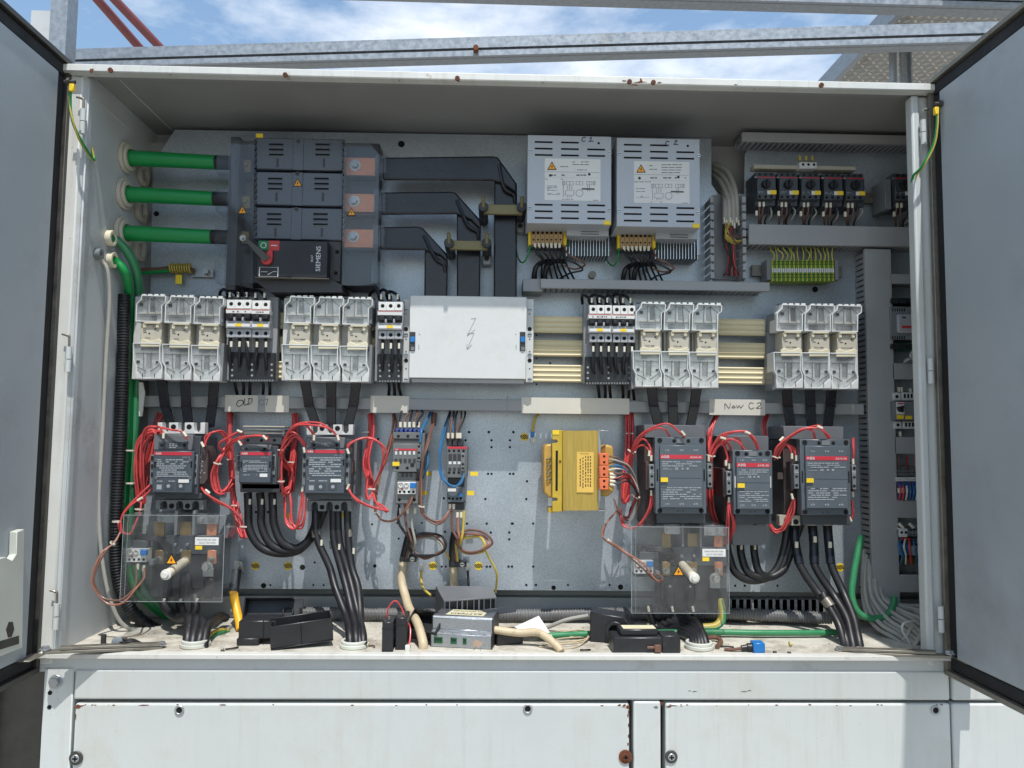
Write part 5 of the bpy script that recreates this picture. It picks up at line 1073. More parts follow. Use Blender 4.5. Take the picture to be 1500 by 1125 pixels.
pb_(t, 'device_tag', 'label_yellow', 575, 676.5, 585, 682.5, y - 0.003, y - 0.001, 0); holes_(t, [(582, 685.5), (596.5, 685.5)], y, 2.2); build(PB().disc(604, 681, y - 0.001, 3, 0.001), 'screw', 'black', t)
pb_(t, 'side_contact', 'aux_grey', 611.5, 651, 616.5, 676, y - 0.004, y + 0.03, 0.001); holes_(t, [(613.8, 654), (613.8, 663), (613.8, 671)], y - 0.004, 1.9)
pb_(t, 'plug', 'contactor_blue', 610, 677, 615, 687, y - 0.006, y, 0.0006)
pb_(t, 'neck', 'relay_grey', 582, 692, 609, 706, y + 0.01, 0.24); part(t, 'neck_slot', 'switch_dark', lambda p: [p.pbox(588 + k * 6, 693, 592 + k * 6, 699, y + 0.0096, y + 0.01) for k in range(3)])
pb_(t, 'relay_body', 'relay_grey', 579.5, 704, 613, 738, y + 0.006, 0.25, 0.001); relay(t, 582.5, 706, 609, 724, y)
holes_(t, [(585, 732), (607, 732)], y + 0.006, 2.3); part(t, 'tooth', 'relay_grey', lambda p: [p.pbox(580 + k * 5, 737, 583 + k * 5, 739.5, y + 0.008, 0.2) for k in range(7)])
t = thing('small_contactor', 'narrow grey contactor with blue wires, right of the light grey one', 'contactor', at(668, 740, 0.2), 'small contactors'); y = 0.175
pb_(t, 'body', 'relay_grey', 655, 654, 684, 700, y, 0.25, 0.001); pb_(t, 'red_band', 'red_band', 656, 654, 684, 657.5, y - 0.0006, y, 0)
for k in range(3): pb_(t, 'top_terminal', 'switch_dark', 655 + k * 8, 643, 662 + k * 8, 653, y + 0.006, 0.24, 0.0008)
holes_(t, [(658 + k * 7, 660.5) for k in range(4)] + [(658 + k * 7, 692.5) for k in range(3)], y, 2); 
for k in range(3): pb_(t, 'window', 'switch_dark', 657 + k * 6.6, 665, 662 + k * 6.6, 675, y - 0.0006, y, 0); pb_(t, 'indicator', 'print_white', 657.3 + k * 6.6, 676, 661.5 + k * 6.6, 680, y - 0.0009, y, 0); pb_(t, 'button', 'switch_dark', 657 + k * 6.6, 685, 661 + k * 6.6, 689.5, y - 0.001, y, 0)
pb_(t, 'side_contact', 'aux_grey', 675, 664, 681, 690, y - 0.005, y + 0.01, 0.001); holes_(t, [(678, 668), (678, 680), (678, 686)], y - 0.005, 1.8)
pb_(t, 'relay_body', 'contactor_blue', 655, 713, 679, 736, y + 0.002, 0.25, 0.001); pb_(t, 'relay_label', 'paper', 656, 715.5, 668, 720, y + 0.0012, y + 0.002, 0); pb_(t, 'reset_button', 'button_blue', 672, 723, 677, 728, y - 0.003, y + 0.003, 0.0006)
holes_(t, [(658, 730), (663.5, 730.5), (669.5, 730.5), (675, 730)], y + 0.002, 1.9); pb_(t, 'spacer', 'switch_dark', 656, 700, 680, 713, y + 0.02, 0.25); pb_(t, 'lower_terminal', 'black_plastic', 656, 736.5, 680, 747, y + 0.012, 0.25, 0.001)
for a, b, c, d, nm in ((689, 691, 700, 697, 0), (684.5, 719, 694.5, 725.5, 0)): pb_(t, 'device_tag', 'label_yellow', a, b, c, d, 0.19, 0.1915, 0)

# ---- transformer
t = thing('transformer', 'yellow passivated transformer with orange terminals on the plate', 'transformer', at(850, 750, 0.2)); t['category'] = 'transformer'
for k in range(26):
    x = 825 + k * 2.0; o = pb_(t, 'lamination', 'core', x, 630.5 + random.uniform(0, .7), x + 1.8, 748 - random.uniform(0, .6), 0.140 + random.uniform(0, 0.001), 0.235, 0)
part(t, 'flange', 'flange_yellow', lambda p: p.prism([(809, 630), (824.6, 630), (824.6, 749.5), (809, 749.5), (809, 734), (815, 734), (817.5, 731.5), (815, 729), (809, 729), (809, 649), (815, 649), (817.5, 646.5), (815, 644), (809, 644)], 0.136, 0.14), 0.0006)
pb_(t, 'flange_side', 'flange_yellow', 823, 630, 825, 749.5, 0.136, 0.25); pb_(t, 'flange_slot', 'hole', 814, 660, 817, 719, 0.1356, 0.136, 0); screw(t, 820.5, 676, 0.1358, 1.8, 'rust', False)
pb_(t, 'flange_tab', 'label_yellow', 809.5, 630, 819, 636.5, 0.1345, 0.1358, 0); pb_(t, 'foot', 'flange_yellow', 803, 744, 812, 751, 0.15, 0.2)
part(t, 'coil', 'coil', lambda p: p.prism([(797, 656), (800, 651), (812, 650), (812, 730), (804, 729), (797, 722), (796, 690)], 0.15, 0.23), 0.004, seg=3)
for k in range(4): build(PB().tube(W([(801, 674 + k * 10, 0.148), (803, 672 + k * 10, 0.145), (807, 671.5 + k * 10, 0.148)]), 0.0018, 6), 'coil_lead', 'bar_steel', t)
part(t, 'coil', 'coil', lambda p: p.prism([(878, 658), (889, 651), (898, 654), (900, 690), (899, 720), (890, 728), (878, 726)], 0.16, 0.23), 0.004, seg=3)
part(t, 'end_bracket', 'zinc', lambda p: p.prism([(876.5, 630), (891, 630.5), (891, 632), (878.5, 632), (878.5, 642), (880, 645), (880, 733), (877.5, 737), (877.5, 747), (891, 746.5), (891, 748.5), (876.5, 749)], 0.138, 0.16), 0.0004)
lb = pb_(t, 'rating_label', 'label_amber', 845, 662, 869.5, 721.5, 0.1385, 0.1398, 0)
for k, (x, y0_, y1_) in enumerate(((850, 672, 716), (854, 670, 716), (858, 668, 716), (861.5, 668, 718), (865, 668, 714))):
    part(lb, 'label_print', 'ink', lambda p: [p.pbox(x - .7, yy, x + .7, yy + random.uniform(2, 4), 0.1381, 0.1384) for yy in [y0_ + j * 4.6 for j in range(int((y1_ - y0_) / 4.6))]])
text('Made in Italy', 856, 664.5, 0.1381, 1.7, 'ink', lb)
for k in range(3):
    o = pb_(t, 'terminal_block', 'terminal_orange', 878.5, 664 + k * 18, 891.5, 681.4 + k * 18, 0.125, 0.16, 0.001); holes_(o, [(885, 668.5 + k * 18), (885, 677 + k * 18)], 0.125, 1.9)
    part(o, 'terminal_ridge', 'terminal_orange', lambda p: [p.pbox(877.4, 665 + k * 18 + j * 4.2, 878.6, 667.6 + k * 18 + j * 4.2, 0.127, 0.15) for j in range(4)])

# ---- current blocks behind clear covers
def ct_block(lab, dx, dy, mirror):
    X = lambda x: x + dx
    Yy = lambda y: y + dy
    t = thing('overload_block', lab, 'relay', at(X(255), Yy(875), 0.2), 'overload relays behind clear covers'); P = lambda nm, m, a, b, c, d, yf, yb, bev=0.0008: pb_(t, nm, m, X(a), Yy(b), X(c), Yy(d), yf, yb, bev)
    P('block_body', 'switch_dark', 224, 792, 322, 875, 0.20, 0.257)
    P('core_block', 'black_plastic', 226, 812, 318, 862, 0.178, 0.202); P('block_cap', 'contactor_dark', 243, 784, 322, 812, 0.172, 0.2, 0.001)
    for a, c, m in ((226, 240, 'brass'), (264, 280, 'brass'), (303, 317, 'copper')): P('copper_bar', m, a, 764, c, 786, 0.175, 0.181); P('copper_lug', m, a + 1, 806, c - 1, 826, 0.17, 0.178); bolt(t, X((a + c) / 2), Yy(819), 0.17, 4.6, 'steel', 0.008)
    P('terminal_plate', 'zinc', 288, 752, 320, 768, 0.17, 0.176); P('terminal_plate', 'zinc', 230, 750, 256, 766, 0.175, 0.18)
    bolt(t, X(310), Yy(760), 0.170, 6, 'steel'); bolt(t, X(295), Yy(761), 0.170, 5.5, 'zinc'); bolt(t, X(235), Yy(760), 0.175, 5, 'zinc')
    for a in (256, 282): P('barrier', 'aux_grey', a, 748, a + 3, 784, 0.16, 0.25, 0.0004)
    # small thermal relay at the left
    P('relay_body', 'contactor_dark', 187, 791, 222, 828, 0.155, 0.24); P('relay_cap', 'contactor_dark', 194, 792, 216, 803, 0.14, 0.16); P('relay_arm', 'black_plastic', 190, 783, 198, 792, 0.15, 0.18); P('relay_arm', 'black_plastic', 206, 784, 218, 790, 0.15, 0.18)
    relay(t, X(186), Yy(804), X(214), Yy(823.5), 0.13)
    P('relay_foot', 'aux_grey', 218, 820, 224, 828, 0.14, 0.2)
    for k in range(3): build(PB().tube(W([(X(206), Yy(784 + k * 3), 0.15), (X(225), Yy(786 + k * 2), 0.14), (X(240), Yy(792 + k * 3), 0.15), (X(250), Yy(802 + k * 4), 0.17), (X(240 + k * 8), Yy(806 + k * 4), 0.175)]), 0.0034, 8), 'current_lead', 'cable_black', t)
    for k in range(5): P('lead_clip', 'aux_grey', 236 + k * 9, 796 + k % 2 * 9, 240 + k * 9, 800 + k % 2 * 9, 0.165, 0.172)
    P('white_label', 'paper', 286, 787, 320, 798.5, 0.0975, 0.0985, 0); P('device_tag', 'label_yellow', 286, 799.5, 296, 805, 0.0975, 0.0985, 0)
    text('TARATURA AM. 225A', X(302.5), Yy(790.8), 0.0971, 2.2, 'ink_grey', t, wide=.95); text('16A.251.1021 B1601', X(303.5), Yy(795.2), 0.0971, 2.2, 'ink_grey', t, wide=.95)
    tri(X(251), Yy(820), 0.0972, 9, t)
    # insulating post with screw and hex bolt
    f = at(X(245 if not mirror else 273), Yy(841 if not mirror else 829 + 0), 0.088); b_ = Vector((f.x + (0.002 if not mirror else -0.002), 0.17, f.z + 0.012))
    build(PB().cyl(b_, f, 0.0092, 16), 'insulating_post', 'rod', t, 0.001); build(PB().cyl(f, f - Vector((0, 0.008, 0)), 0.0105, 16).cyl(f - Vector((0, 0.008, 0)), f - Vector((0, 0.014, 0)), 0.007, 6), 'post_nut', 'nut_white', t, 0.0008)
    bolt(t, X(304), Yy(830), 0.150, 8, 'steel', 0.016); P('cable_lug', 'zinc', 297, 832, 312, 845, 0.155, 0.16); P('lug_sleeve', 'cable_black', 297, 846, 312, 878, 0.152, 0.175, 0.005)
    for x in (232, 262): P('lug_sleeve', 'cable_black', x, 840, x + 15, 878, 0.165, 0.19, 0.005)
    # clear cover
    y0_, y1_ = 0.098, 0.19
    A, B_ = at(X(182), Yy(754), y0_), at(X(325), Yy(882), y0_)
    cv = build(PB().box(A.x, B_.x, y0_, y0_ + 0.0022, B_.z, A.z), 'clear_cover', 'clear_cover', t, 0.0006)
    build(PB().box(A.x, A.x + 0.0022, y0_ + 0.0024, y1_, B_.z, A.z), 'cover_side', 'clear_cover', cv); build(PB().box(B_.x - 0.0022, B_.x, y0_ + 0.0024, y1_, B_.z, A.z), 'cover_side', 'clear_cover', cv)
    build(PB().box(A.x + 0.0024, B_.x - 0.0024, y0_ + 0.0024, y1_, A.z - 0.0022, A.z), 'cover_top', 'clear_cover', cv)
    e = 0.0009
    part(cv, 'cover_edge', 'print_grey', lambda p: [p.box(A.x - e, B_.x + e, y0_ - e, y0_ - e / 4, A.z - e, A.z), p.box(A.x - e, B_.x + e, y0_ - e, y0_ - e / 4, B_.z, B_.z + e), p.box(A.x - e, A.x, y0_ - e, y0_ - e / 4, B_.z + e, A.z - e), p.box(B_.x, B_.x + e, y0_ - e, y0_ - e / 4, B_.z + e, A.z - e), p.box(A.x + .008, A.x + .008 + e * .6, y0_ - e, y0_ - e / 4, B_.z + e, A.z - e)])
    return t
ct_block('overload relay with warning triangle under the left clear cover', 0, 0, False)
ct_block('overload relay with warning triangle under the right clear cover', 743, 17, True)

# ================================================================ WIRES
J = random.uniform
def ties(t, L, r=0.006):
    for px, py, y, ang in L:
        c = at(px, py, y); d = Vector((math.cos(ang), 0, math.sin(ang)))
        build(PB().ring(c - d * 0.0012, d, r, r - 0.0014, 0.0026, 14).box(c.x + r * .6, c.x + r * .6 + 0.004, c.y - r - .001, c.y - r + 0.002, c.z - 0.0015, c.z + 0.0015), 'cable_tie', 'tie', t)
def marker(t, px, py, y, ang=0, L=8, w_=3.2, m='ferrule'):
    c = at(px, py, y); k = 1.62 / F; d = Vector((math.sin(ang), 0, -math.cos(ang))) * L * k / 2
    build(PB().cyl(c - d, c + d, w_ * k / 2 * 1.15, 8), 'wire_marker', m, t)
def bundle(t, pts, n, spread, r, m, name='wire', dy=0.006):
    for k in range(n):
        ox, oy, od = J(-spread, spread), J(-spread * .4, spread * .4), J(-dy, dy)
        wire(t, [(x + ox + J(-.5, .5), y + oy, d + od) for x, y, d in pts], r * J(.9, 1.1), m if isinstance(m, str) else random.choice(m), name)
RW = 0.0021
# harness of the left contactor
t = thing('wire_harness', 'red wire harness left of the left grey contactor', 'wires', at(210, 740, 0.2), 'red wire harnesses')
bundle(t, [(235, 606, 0.225), (228, 625, 0.22), (222, 650, 0.21), (213, 690, 0.2), (206, 730, 0.19)], 16, 6, RW, ('wire_red', 'wire_red', 'wire_darkred'))
bundle(t, [(207, 735, 0.19), (205, 690, 0.175), (206, 655, 0.17), (217, 636, 0.165), (230, 632, 0.165), (234, 645, 0.165)], 14, 6.5, RW, 'wire_red')
for P, mk in (([(207, 700, 0.17), (208, 655, 0.16), (216, 630, 0.15), (228, 624, 0.14), (237, 627, 0.135), (240, 640, 0.14)], (239.5, 638, 0.134, 0)), ([(206, 700, 0.165), (207, 650, 0.155), (218, 627, 0.145), (250, 628.5, 0.13), (265, 632, 0.13), (275, 643, 0.14)], (270.5, 636, 0.13, .7)),
              ([(224, 707, 0.165), (212, 716, 0.155), (190, 738, 0.15), (177, 757, 0.15), (176, 780, 0.15)], (205, 731, 0.152, -1)), ([(226, 712, 0.165), (208, 727, 0.155), (192, 741, 0.15), (180, 760, 0.15), (178, 778, 0.15)], None),
              ([(207, 735, 0.18), (204, 750, 0.17), (196, 770, 0.16), (187, 782, 0.155), (177, 776, 0.15), (173, 766, 0.15)], None)):
    wire(t, P, RW, 'wire_red')
    if mk: marker(t, *mk)
ties(t, [(191, 660, 0.17, 1.57), (203, 683, 0.19, 1.4), (191, 708, 0.172, 1.57), (171, 764, 0.15, 1.57), (204, 746, 0.18, 1.5)], 0.009)
# thin brown pair leaving the harness and looping to the relay under the left cover
t = thing('brown_wire_pair', 'pair of brown wires looping in front of the left clear cover', 'wires', at(170, 885, 0.09), 'brown wire pairs')
for k in (0, 1):
    wire(t, [(176 + k, 780, 0.13), (166, 796, 0.11), (150 + k * 4, 812, 0.09), (135 + k * 4, 845, 0.08), (140 + k * 5, 870, 0.08), (160, 884 - k * 5, 0.08), (180, 883 - k * 5, 0.08), (200 - k * 6, 862, 0.09), (211 - k * 11, 845, 0.12), (211 - k * 11, 828, 0.135)], 0.0019, ('wire_copper', 'wire_brown')[k])
ties(t, [(165, 796, 0.108, .8)], 0.006); marker(t, 202, 830, 0.133); marker(t, 211, 832, 0.133)

def red_run(lab, x0, top, bend, bot, n=7, extra=()):
    t = thing('wire_harness', lab, 'wires', at(bot[0], bot[1], 0.22), 'red wire harnesses')
    bundle(t, [(x0, top, 0.235), (x0, top + 30, 0.225), (bend[0], bend[1], 0.21), (bot[0], bot[1], 0.205)], n, 4, RW, ('wire_red', 'wire_red', 'wire_darkred'))
    for P in extra:
        wire(t, P, RW, 'wire_red')
        wire(t, [(x + J(-3, 3), y + J(-3, 3), d + J(0, 0.008)) for x, y, d in P], RW, 'wire_red')
    return t
t = red_run('red wire harness between the left and the small middle contactor', 338, 604, (340, 680), (344, 745), 17, (
    [(300, 653, 0.15), (302, 640, 0.15), (312, 632, 0.155), (326, 636, 0.17), (338, 660, 0.19)], [(337, 650, 0.18), (322, 668, 0.16), (312, 690, 0.16), (314, 712, 0.165), (324, 721, 0.17), (336, 715, 0.185), (340, 690, 0.2)], [(338, 648, 0.18), (326, 665, 0.16), (317, 690, 0.16), (320, 716, 0.165), (330, 718, 0.17), (341, 700, 0.19)], [(335, 655, 0.18), (318, 675, 0.155), (309, 695, 0.155), (313, 718, 0.16), (326, 722, 0.165), (342, 708, 0.19)],
    [(334, 670, 0.17), (322, 650, 0.155), (334, 640, 0.15), (350, 632, 0.15), (357, 640, 0.16)], [(330, 655, 0.165), (345, 643, 0.14), (370, 637, 0.13), (388, 640, 0.125), (393, 646, 0.135)], [(330, 660, 0.165), (342, 645, 0.15), (352, 646, 0.14), (357, 650, 0.145)],
    [(294, 712, 0.17), (300, 722, 0.155), (316, 735, 0.155), (336, 742, 0.165), (350, 756, 0.17)]))
bundle(t, [(344, 735, 0.205), (347, 755, 0.195), (352, 775, 0.185), (357, 788, 0.18)], 13, 4.5, RW, 'wire_red')
for mk in ((296.5, 651, 0.148, .5), (304, 720, 0.153, .9), (351, 632, 0.148, 1.2), (388, 641, 0.126, .8), (351.5, 649, 0.14, .6)): marker(t, *mk)
ties(t, [(337, 625, 0.235, 1.57), (319, 679, 0.158, 1.3), (338, 673, 0.215, 1.57), (357, 771, 0.185, 1.57), (343, 740, 0.205, 1.57)], 0.009)
t = red_run('red wire harness left of the right contactor of the left group', 432, 606, (428, 680), (426, 720), 15, (
    [(428, 690, 0.2), (412, 662, 0.165), (424, 632, 0.14), (445, 621, 0.13), (455, 630, 0.13), (460, 640, 0.14)], [(426, 690, 0.2), (414, 660, 0.16), (430, 626, 0.135), (460, 621, 0.125), (485, 630, 0.125), (496, 642, 0.135)], [(424, 690, 0.2), (411, 670, 0.165), (420, 645, 0.15), (432, 636, 0.145), (443, 645, 0.145), (447, 655, 0.15)], [(425, 690, 0.2), (413, 668, 0.165), (422, 648, 0.15), (434, 640, 0.145), (445, 652, 0.147)],
    [(411, 665, 0.165), (410, 690, 0.165), (412, 710, 0.17), (418, 722, 0.18), (427, 705, 0.19), (429, 680, 0.2)], [(413, 665, 0.163), (412, 695, 0.165), (415, 716, 0.17), (422, 720, 0.18), (430, 690, 0.19)], [(409, 665, 0.165), (408, 690, 0.165), (414, 718, 0.172), (424, 715, 0.18)],
    [(419, 718, 0.19), (418, 740, 0.18), (420, 765, 0.17), (430, 774, 0.165), (440, 755, 0.16), (444, 718, 0.16)], [(424, 715, 0.19), (425, 740, 0.18), (428, 768, 0.17), (440, 772, 0.165), (448, 755, 0.16), (448, 728, 0.165)]))
for mk in ((460, 641, 0.13, 0), (495, 641, 0.127, .3), (445.5, 659, 0.147, .2), (443.5, 716, 0.158, -.2)): marker(t, *mk)
ties(t, [(411, 659, 0.163, 1.57), (426, 677, 0.2, 1.57), (411, 705, 0.167, 1.57)], 0.009)
t = red_run('red wire harness right of the left contactor group, ending in loose tails', 543, 606, (536, 680), (545, 715), 11, (
    [(509, 661, 0.145), (514, 650, 0.145), (528, 643, 0.15), (545, 644, 0.155), (560, 655, 0.16), (563, 672, 0.165), (555, 695, 0.175), (545, 715, 0.19)], [(508, 712, 0.15), (514, 722, 0.15), (528, 735, 0.15), (548, 745, 0.15), (568, 748, 0.155)], [(545, 715, 0.19), (550, 735, 0.175), (558, 743, 0.16), (569, 749, 0.155)], [(540, 690, 0.2), (537, 720, 0.185), (541, 732, 0.18), (545, 722, 0.185)]))
for mk in ((509.5, 661, 0.142, .4), (510, 713, 0.148, -.4)): marker(t, *mk)
ties(t, [(544, 716, 0.19, 1.57), (535, 633, 0.23, 1.57)], 0.009)
t = thing('brown_wire_pair', 'brown wires running down left of the light grey small contactor', 'wires', at(560, 755, 0.18), 'brown wire pairs')
bundle(t, [(577, 606, 0.235), (580, 620, 0.23), (572, 655, 0.22), (560, 690, 0.21), (552, 725, 0.2), (551, 750, 0.19)], 3, 2, 0.0019, ('wire_brown', 'wire_copper'))
for k in (0, 1): wire(t, [(551, 752, 0.185), (560, 760 + k * 2, 0.175), (575, 762 + k * 2, 0.17), (590, 752 + k * 2, 0.165), (600, 735, 0.165), (604, 727, 0.165)], 0.0019, ('wire_brown', 'wire_copper')[k])
ties(t, [(552, 754, 0.188, 1.57)], 0.006)

# leads of the two small contactors
t = thing('contactor_leads', 'black and brown leads with markers above the light grey small contactor', 'wires', at(600, 630, 0.2))
for k, m in enumerate(('cable_black', 'wire_brown', 'cable_black', 'wire_brown', 'cable_black')):
    x = 586 + k * 6.6; wire(t, [(x, 629, 0.18), (x + 1, 618, 0.178), (x + 4 + k * .4, 606, 0.2), (x + 5, 600, 0.23)], 0.0024, m); marker(t, x + .6, 622, 0.177, 0, 8, 4)
t = thing('blue_wire', 'blue wires beside the light grey small contactor', 'wires', at(624, 700, 0.2), 'blue wires')
for k in range(2): wire(t, [(630 + k * 3, 604, 0.235), (625, 618, 0.2), (617 - k, 630, 0.17), (615.5, 648, 0.16)], 0.0021, 'wire_blue')
wire(t, [(627, 661, 0.19), (625, 680, 0.17), (622, 695, 0.18), (618, 703, 0.2)], 0.0021, 'wire_blue')
t = thing('brown_wire_pair', 'brown wires running down right of the light grey small contactor', 'wires', at(617, 745, 0.2), 'brown wire pairs')
for k in range(3): wire(t, [(636 + k, 606, 0.235), (636 - k, 622, 0.215), (625 + k, 650, 0.175), (617 + k, 680, 0.165), (614 + k, 715, 0.16), (616 + k, 743, 0.17), (624 + k, 757, 0.17), (640, 767 - k, 0.17), (652, 760 - k, 0.17), (660, 745, 0.18)], 0.002, ('wire_brown', 'wire_copper', 'wire_brown')[k])
build(PB().cyl(at(636, 606, 0.232), at(635, 622, 0.218), 0.006, 10), 'sleeve', 'wire_brown', t); ties(t, [(617, 742, 0.17, 1.3)], 0.006)
t = thing('blue_wire', 'blue wire looping over the narrow small contactor', 'wires', at(660, 700, 0.2), 'blue wires')
for P in ([(660, 604, 0.235), (656, 620, 0.215), (647, 648, 0.19), (643, 675, 0.18), (648, 700, 0.17), (662, 713, 0.165), (675, 708, 0.165), (680, 694, 0.17)], [(666, 604, 0.235), (663, 625, 0.2), (667, 640, 0.185), (672, 650, 0.185)], [(658, 606, 0.235), (651, 630, 0.21), (644, 660, 0.185), (646, 690, 0.175), (655, 708, 0.168), (668, 712, 0.165), (678, 700, 0.17)]): wire(t, P, 0.0021, 'wire_blue')
for k in range(5): x = 656 + k * 4.6; wire(t, [(x, 650, 0.185), (x - 1, 635, 0.18), (x + 2 + k, 612, 0.21), (x + 3 + k, 602, 0.235)], 0.0021, ('cable_black', 'wire_brown', 'cable_black', 'wire_brown', 'cable_black')[k], 'lead')
for x in (656.5, 663, 670, 674): marker(t, x, 638, 0.178, 0, 8, 4)
# tails of both relays with coiled slack
def tails(lab, x, y0, cx, cy, R_, cols, out):
    t = thing('wire_tails', lab, 'wires', at(out[0], out[1], 0.22), 'coiled wire tails')
    for k, m in enumerate(cols):
        P = [(x + k * 9, y0, 0.19), (x + k * 9, y0 + 26, 0.185), (cx - R_ * .9 + k * 3, cy - 4 + k, 0.18)]
        for j in range(9):
            a = math.pi * (1.05 + j * 0.22) ; P.append((cx + math.cos(a) * (R_ - k * 3.2 + j * .5), cy + k * 2.5 - math.sin(a) * (R_ * .66 - k * 2.2), 0.18 - 0.014 * math.sin(a * 1.3) + k * 0.004))
        P += [(cx - R_ * .5, cy - R_ * .3, 0.2), (cx - R_ * .85, cy - 2, 0.215), (out[0] + k * 2, out[1], 0.23)]
        wire(t, P, 0.0028, m, sub=5)
    return t
t = tails('coiled wire tails below the light grey small contactor', 585, 738, 625, 797, 27, ('cable_black', 'wire_brown', 'wire_grey'), (592, 822)); 
for k in range(3): marker(t, 586 + k * 11, 748, 0.188, 0, 8, 4)
t2 = tails('coiled orange and brown wire tails below the narrow small contactor', 662, 748, 692, 793, 25, ('wire_brown', 'wire_copper', 'wire_yellow'), (666, 822))
for k in range(4): marker(t2, 659 + k * 5.5, 742 + (k > 1) * 12, 0.188, 0, 8, 4)
wire(t, [(640, 785, 0.2), (648, 800, 0.2), (657, 815, 0.22), (660, 822, 0.24)], 0.002, 'wire_yellow'); wire(t2, [(708, 800, 0.2), (720, 818, 0.21), (728, 840, 0.22), (726, 868, 0.235)], 0.0024, 'wire_yellow', 'earth_core')
# beige sheathed cables with black clamps
for k, (pts, lab) in enumerate((([(603, 775, 0.235), (597, 795, 0.235), (591, 822, 0.235), (589, 850, 0.225), (594, 875, 0.2), (600, 892, 0.16), (612, 915, 0.08), (619, 940, 0.04), (620, 953, 0.035)], 'beige sheathed cable sweeping down to the lip in front of the small batteries'), ([(667, 780, 0.235), (664, 800, 0.235), (664, 830, 0.235), (665, 856, 0.235), (668, 890, 0.24)], 'beige sheathed cable clamped below the narrow small contactor'))):
    t = thing('sheathed_cable', lab, 'cable', at(*pts[-1]), 'beige sheathed cables'); wire(t, pts[2:], 0.0092 if k == 0 else 0.0085, 'cable_beige', 'sheath', 12); wire(t, pts[:3], 0.0095, 'cable_black', 'heat_shrink', 12)
    a, b = pts[2][0], pts[2][1]; pb_(t, 'cable_clamp', 'black_plastic', a - 5, b - 7, a + 19, b + 1, 0.225, 0.258, 0.001); screw(t, a + 13, b - 3, 0.2248, 3.4, 'steel')
    x = pts[3][0] + (28 if k == 0 else 20); pb_(t, 'earth_lug', 'zinc', x - 3, 826, x + 3, 838, 0.24, 0.245); bolt(t, x, 829, 0.24, 4, 'steel'); wire(t, [(x, 836, 0.24), (x, 850, 0.235), (x + 4, 862, 0.22), (x + 14, 872, 0.2)], 0.0028, 'wire_yellow' if k == 0 else 'cable_black', 'earth_core')
ties(t, [], 0.01)
# transformer wiring
t = thing('wire_harness', 'mixed wires from the orange transformer terminals into the red harness', 'wires', at(930, 770, 0.2), 'red wire harnesses')
bundle(t, [(922, 606, 0.235), (922, 640, 0.225), (921, 670, 0.215), (917, 705, 0.2), (916, 735, 0.2)], 17, 5.5, RW, ('wire_red', 'wire_darkred', 'wire_red'))
for k in range(9):
    y_ = 668 + k * 5.2; m = ('wire_brown', 'wire_grey', 'wire_brown', 'wire_blue', 'wire_white', 'wire_brown', 'wire_darkred', 'cable_black', 'cable_black')[k]
    wire(t, [(892, y_, 0.135), (905, y_ + 1 - k * .3, 0.13), (920, y_ + 14 - k * 2.5, 0.14), (932, 706 + k * 2, 0.16), (935 - k * .6, 730, 0.175), (930 - k, 755 - k, 0.18), (918, 764 - k, 0.185), (906, 752, 0.19), (899, 730, 0.19)], 0.0019, m)
    if k > 4: marker(t, 897, y_ + .5, 0.131, 1.5, 8, 3.6)
for P in ([(921, 680, 0.19), (925, 660, 0.17), (935, 640, 0.15), (955, 625, 0.135), (980, 621, 0.125), (998, 634, 0.125), (1005, 642, 0.135)], [(923, 680, 0.19), (930, 652, 0.165), (950, 633, 0.14), (970, 628, 0.13), (982, 640, 0.135)], [(922, 680, 0.19), (930, 656, 0.17), (940, 645, 0.16), (950, 652, 0.15), (955, 668, 0.148)], [(924, 682, 0.19), (932, 660, 0.17), (942, 652, 0.16), (951, 660, 0.15), (952, 668, 0.15)], [(956, 722, 0.148), (955, 740, 0.15), (945, 760, 0.16), (930, 772, 0.17), (915, 772, 0.18), (912, 755, 0.19)], [(954, 722, 0.148), (952, 742, 0.15), (940, 765, 0.16), (925, 774, 0.17), (910, 768, 0.18), (909, 745, 0.19)], [(915, 705, 0.19), (912, 725, 0.18), (916, 738, 0.18), (922, 725, 0.185)]): wire(t, P, RW, 'wire_red')
for mk in ((1000.5, 634.5, 0.122, .7), (954, 671, 0.147, 0), (951, 664, 0.147, -.1), (954, 722, 0.146, 0)): marker(t, *mk)
ties(t, [(921, 635, 0.23, 1.57), (924, 662, 0.18, .9), (930, 728, 0.178, .9)], 0.009)
t = thing('brown_wire_pair', 'pair of brown wires looping to the relay under the right clear cover', 'wires', at(950, 850, 0.1), 'brown wire pairs')
for k in (0, 1): wire(t, [(904, 748, 0.18), (890, 765, 0.16), (882, 780, 0.15), (886, 790, 0.14), (900, 798 + k * 2, 0.12), (920, 810 + k * 4, 0.095), (940, 826 + k * 5, 0.09), (956, 845 + k * 3, 0.09), (968, 852 - k * 3, 0.1), (970, 845, 0.125), (962 - k * 4, 840, 0.14)], 0.0019, ('wire_copper', 'wire_brown')[k])
ties(t, [(889, 792, 0.138, 2.3)], 0.006)
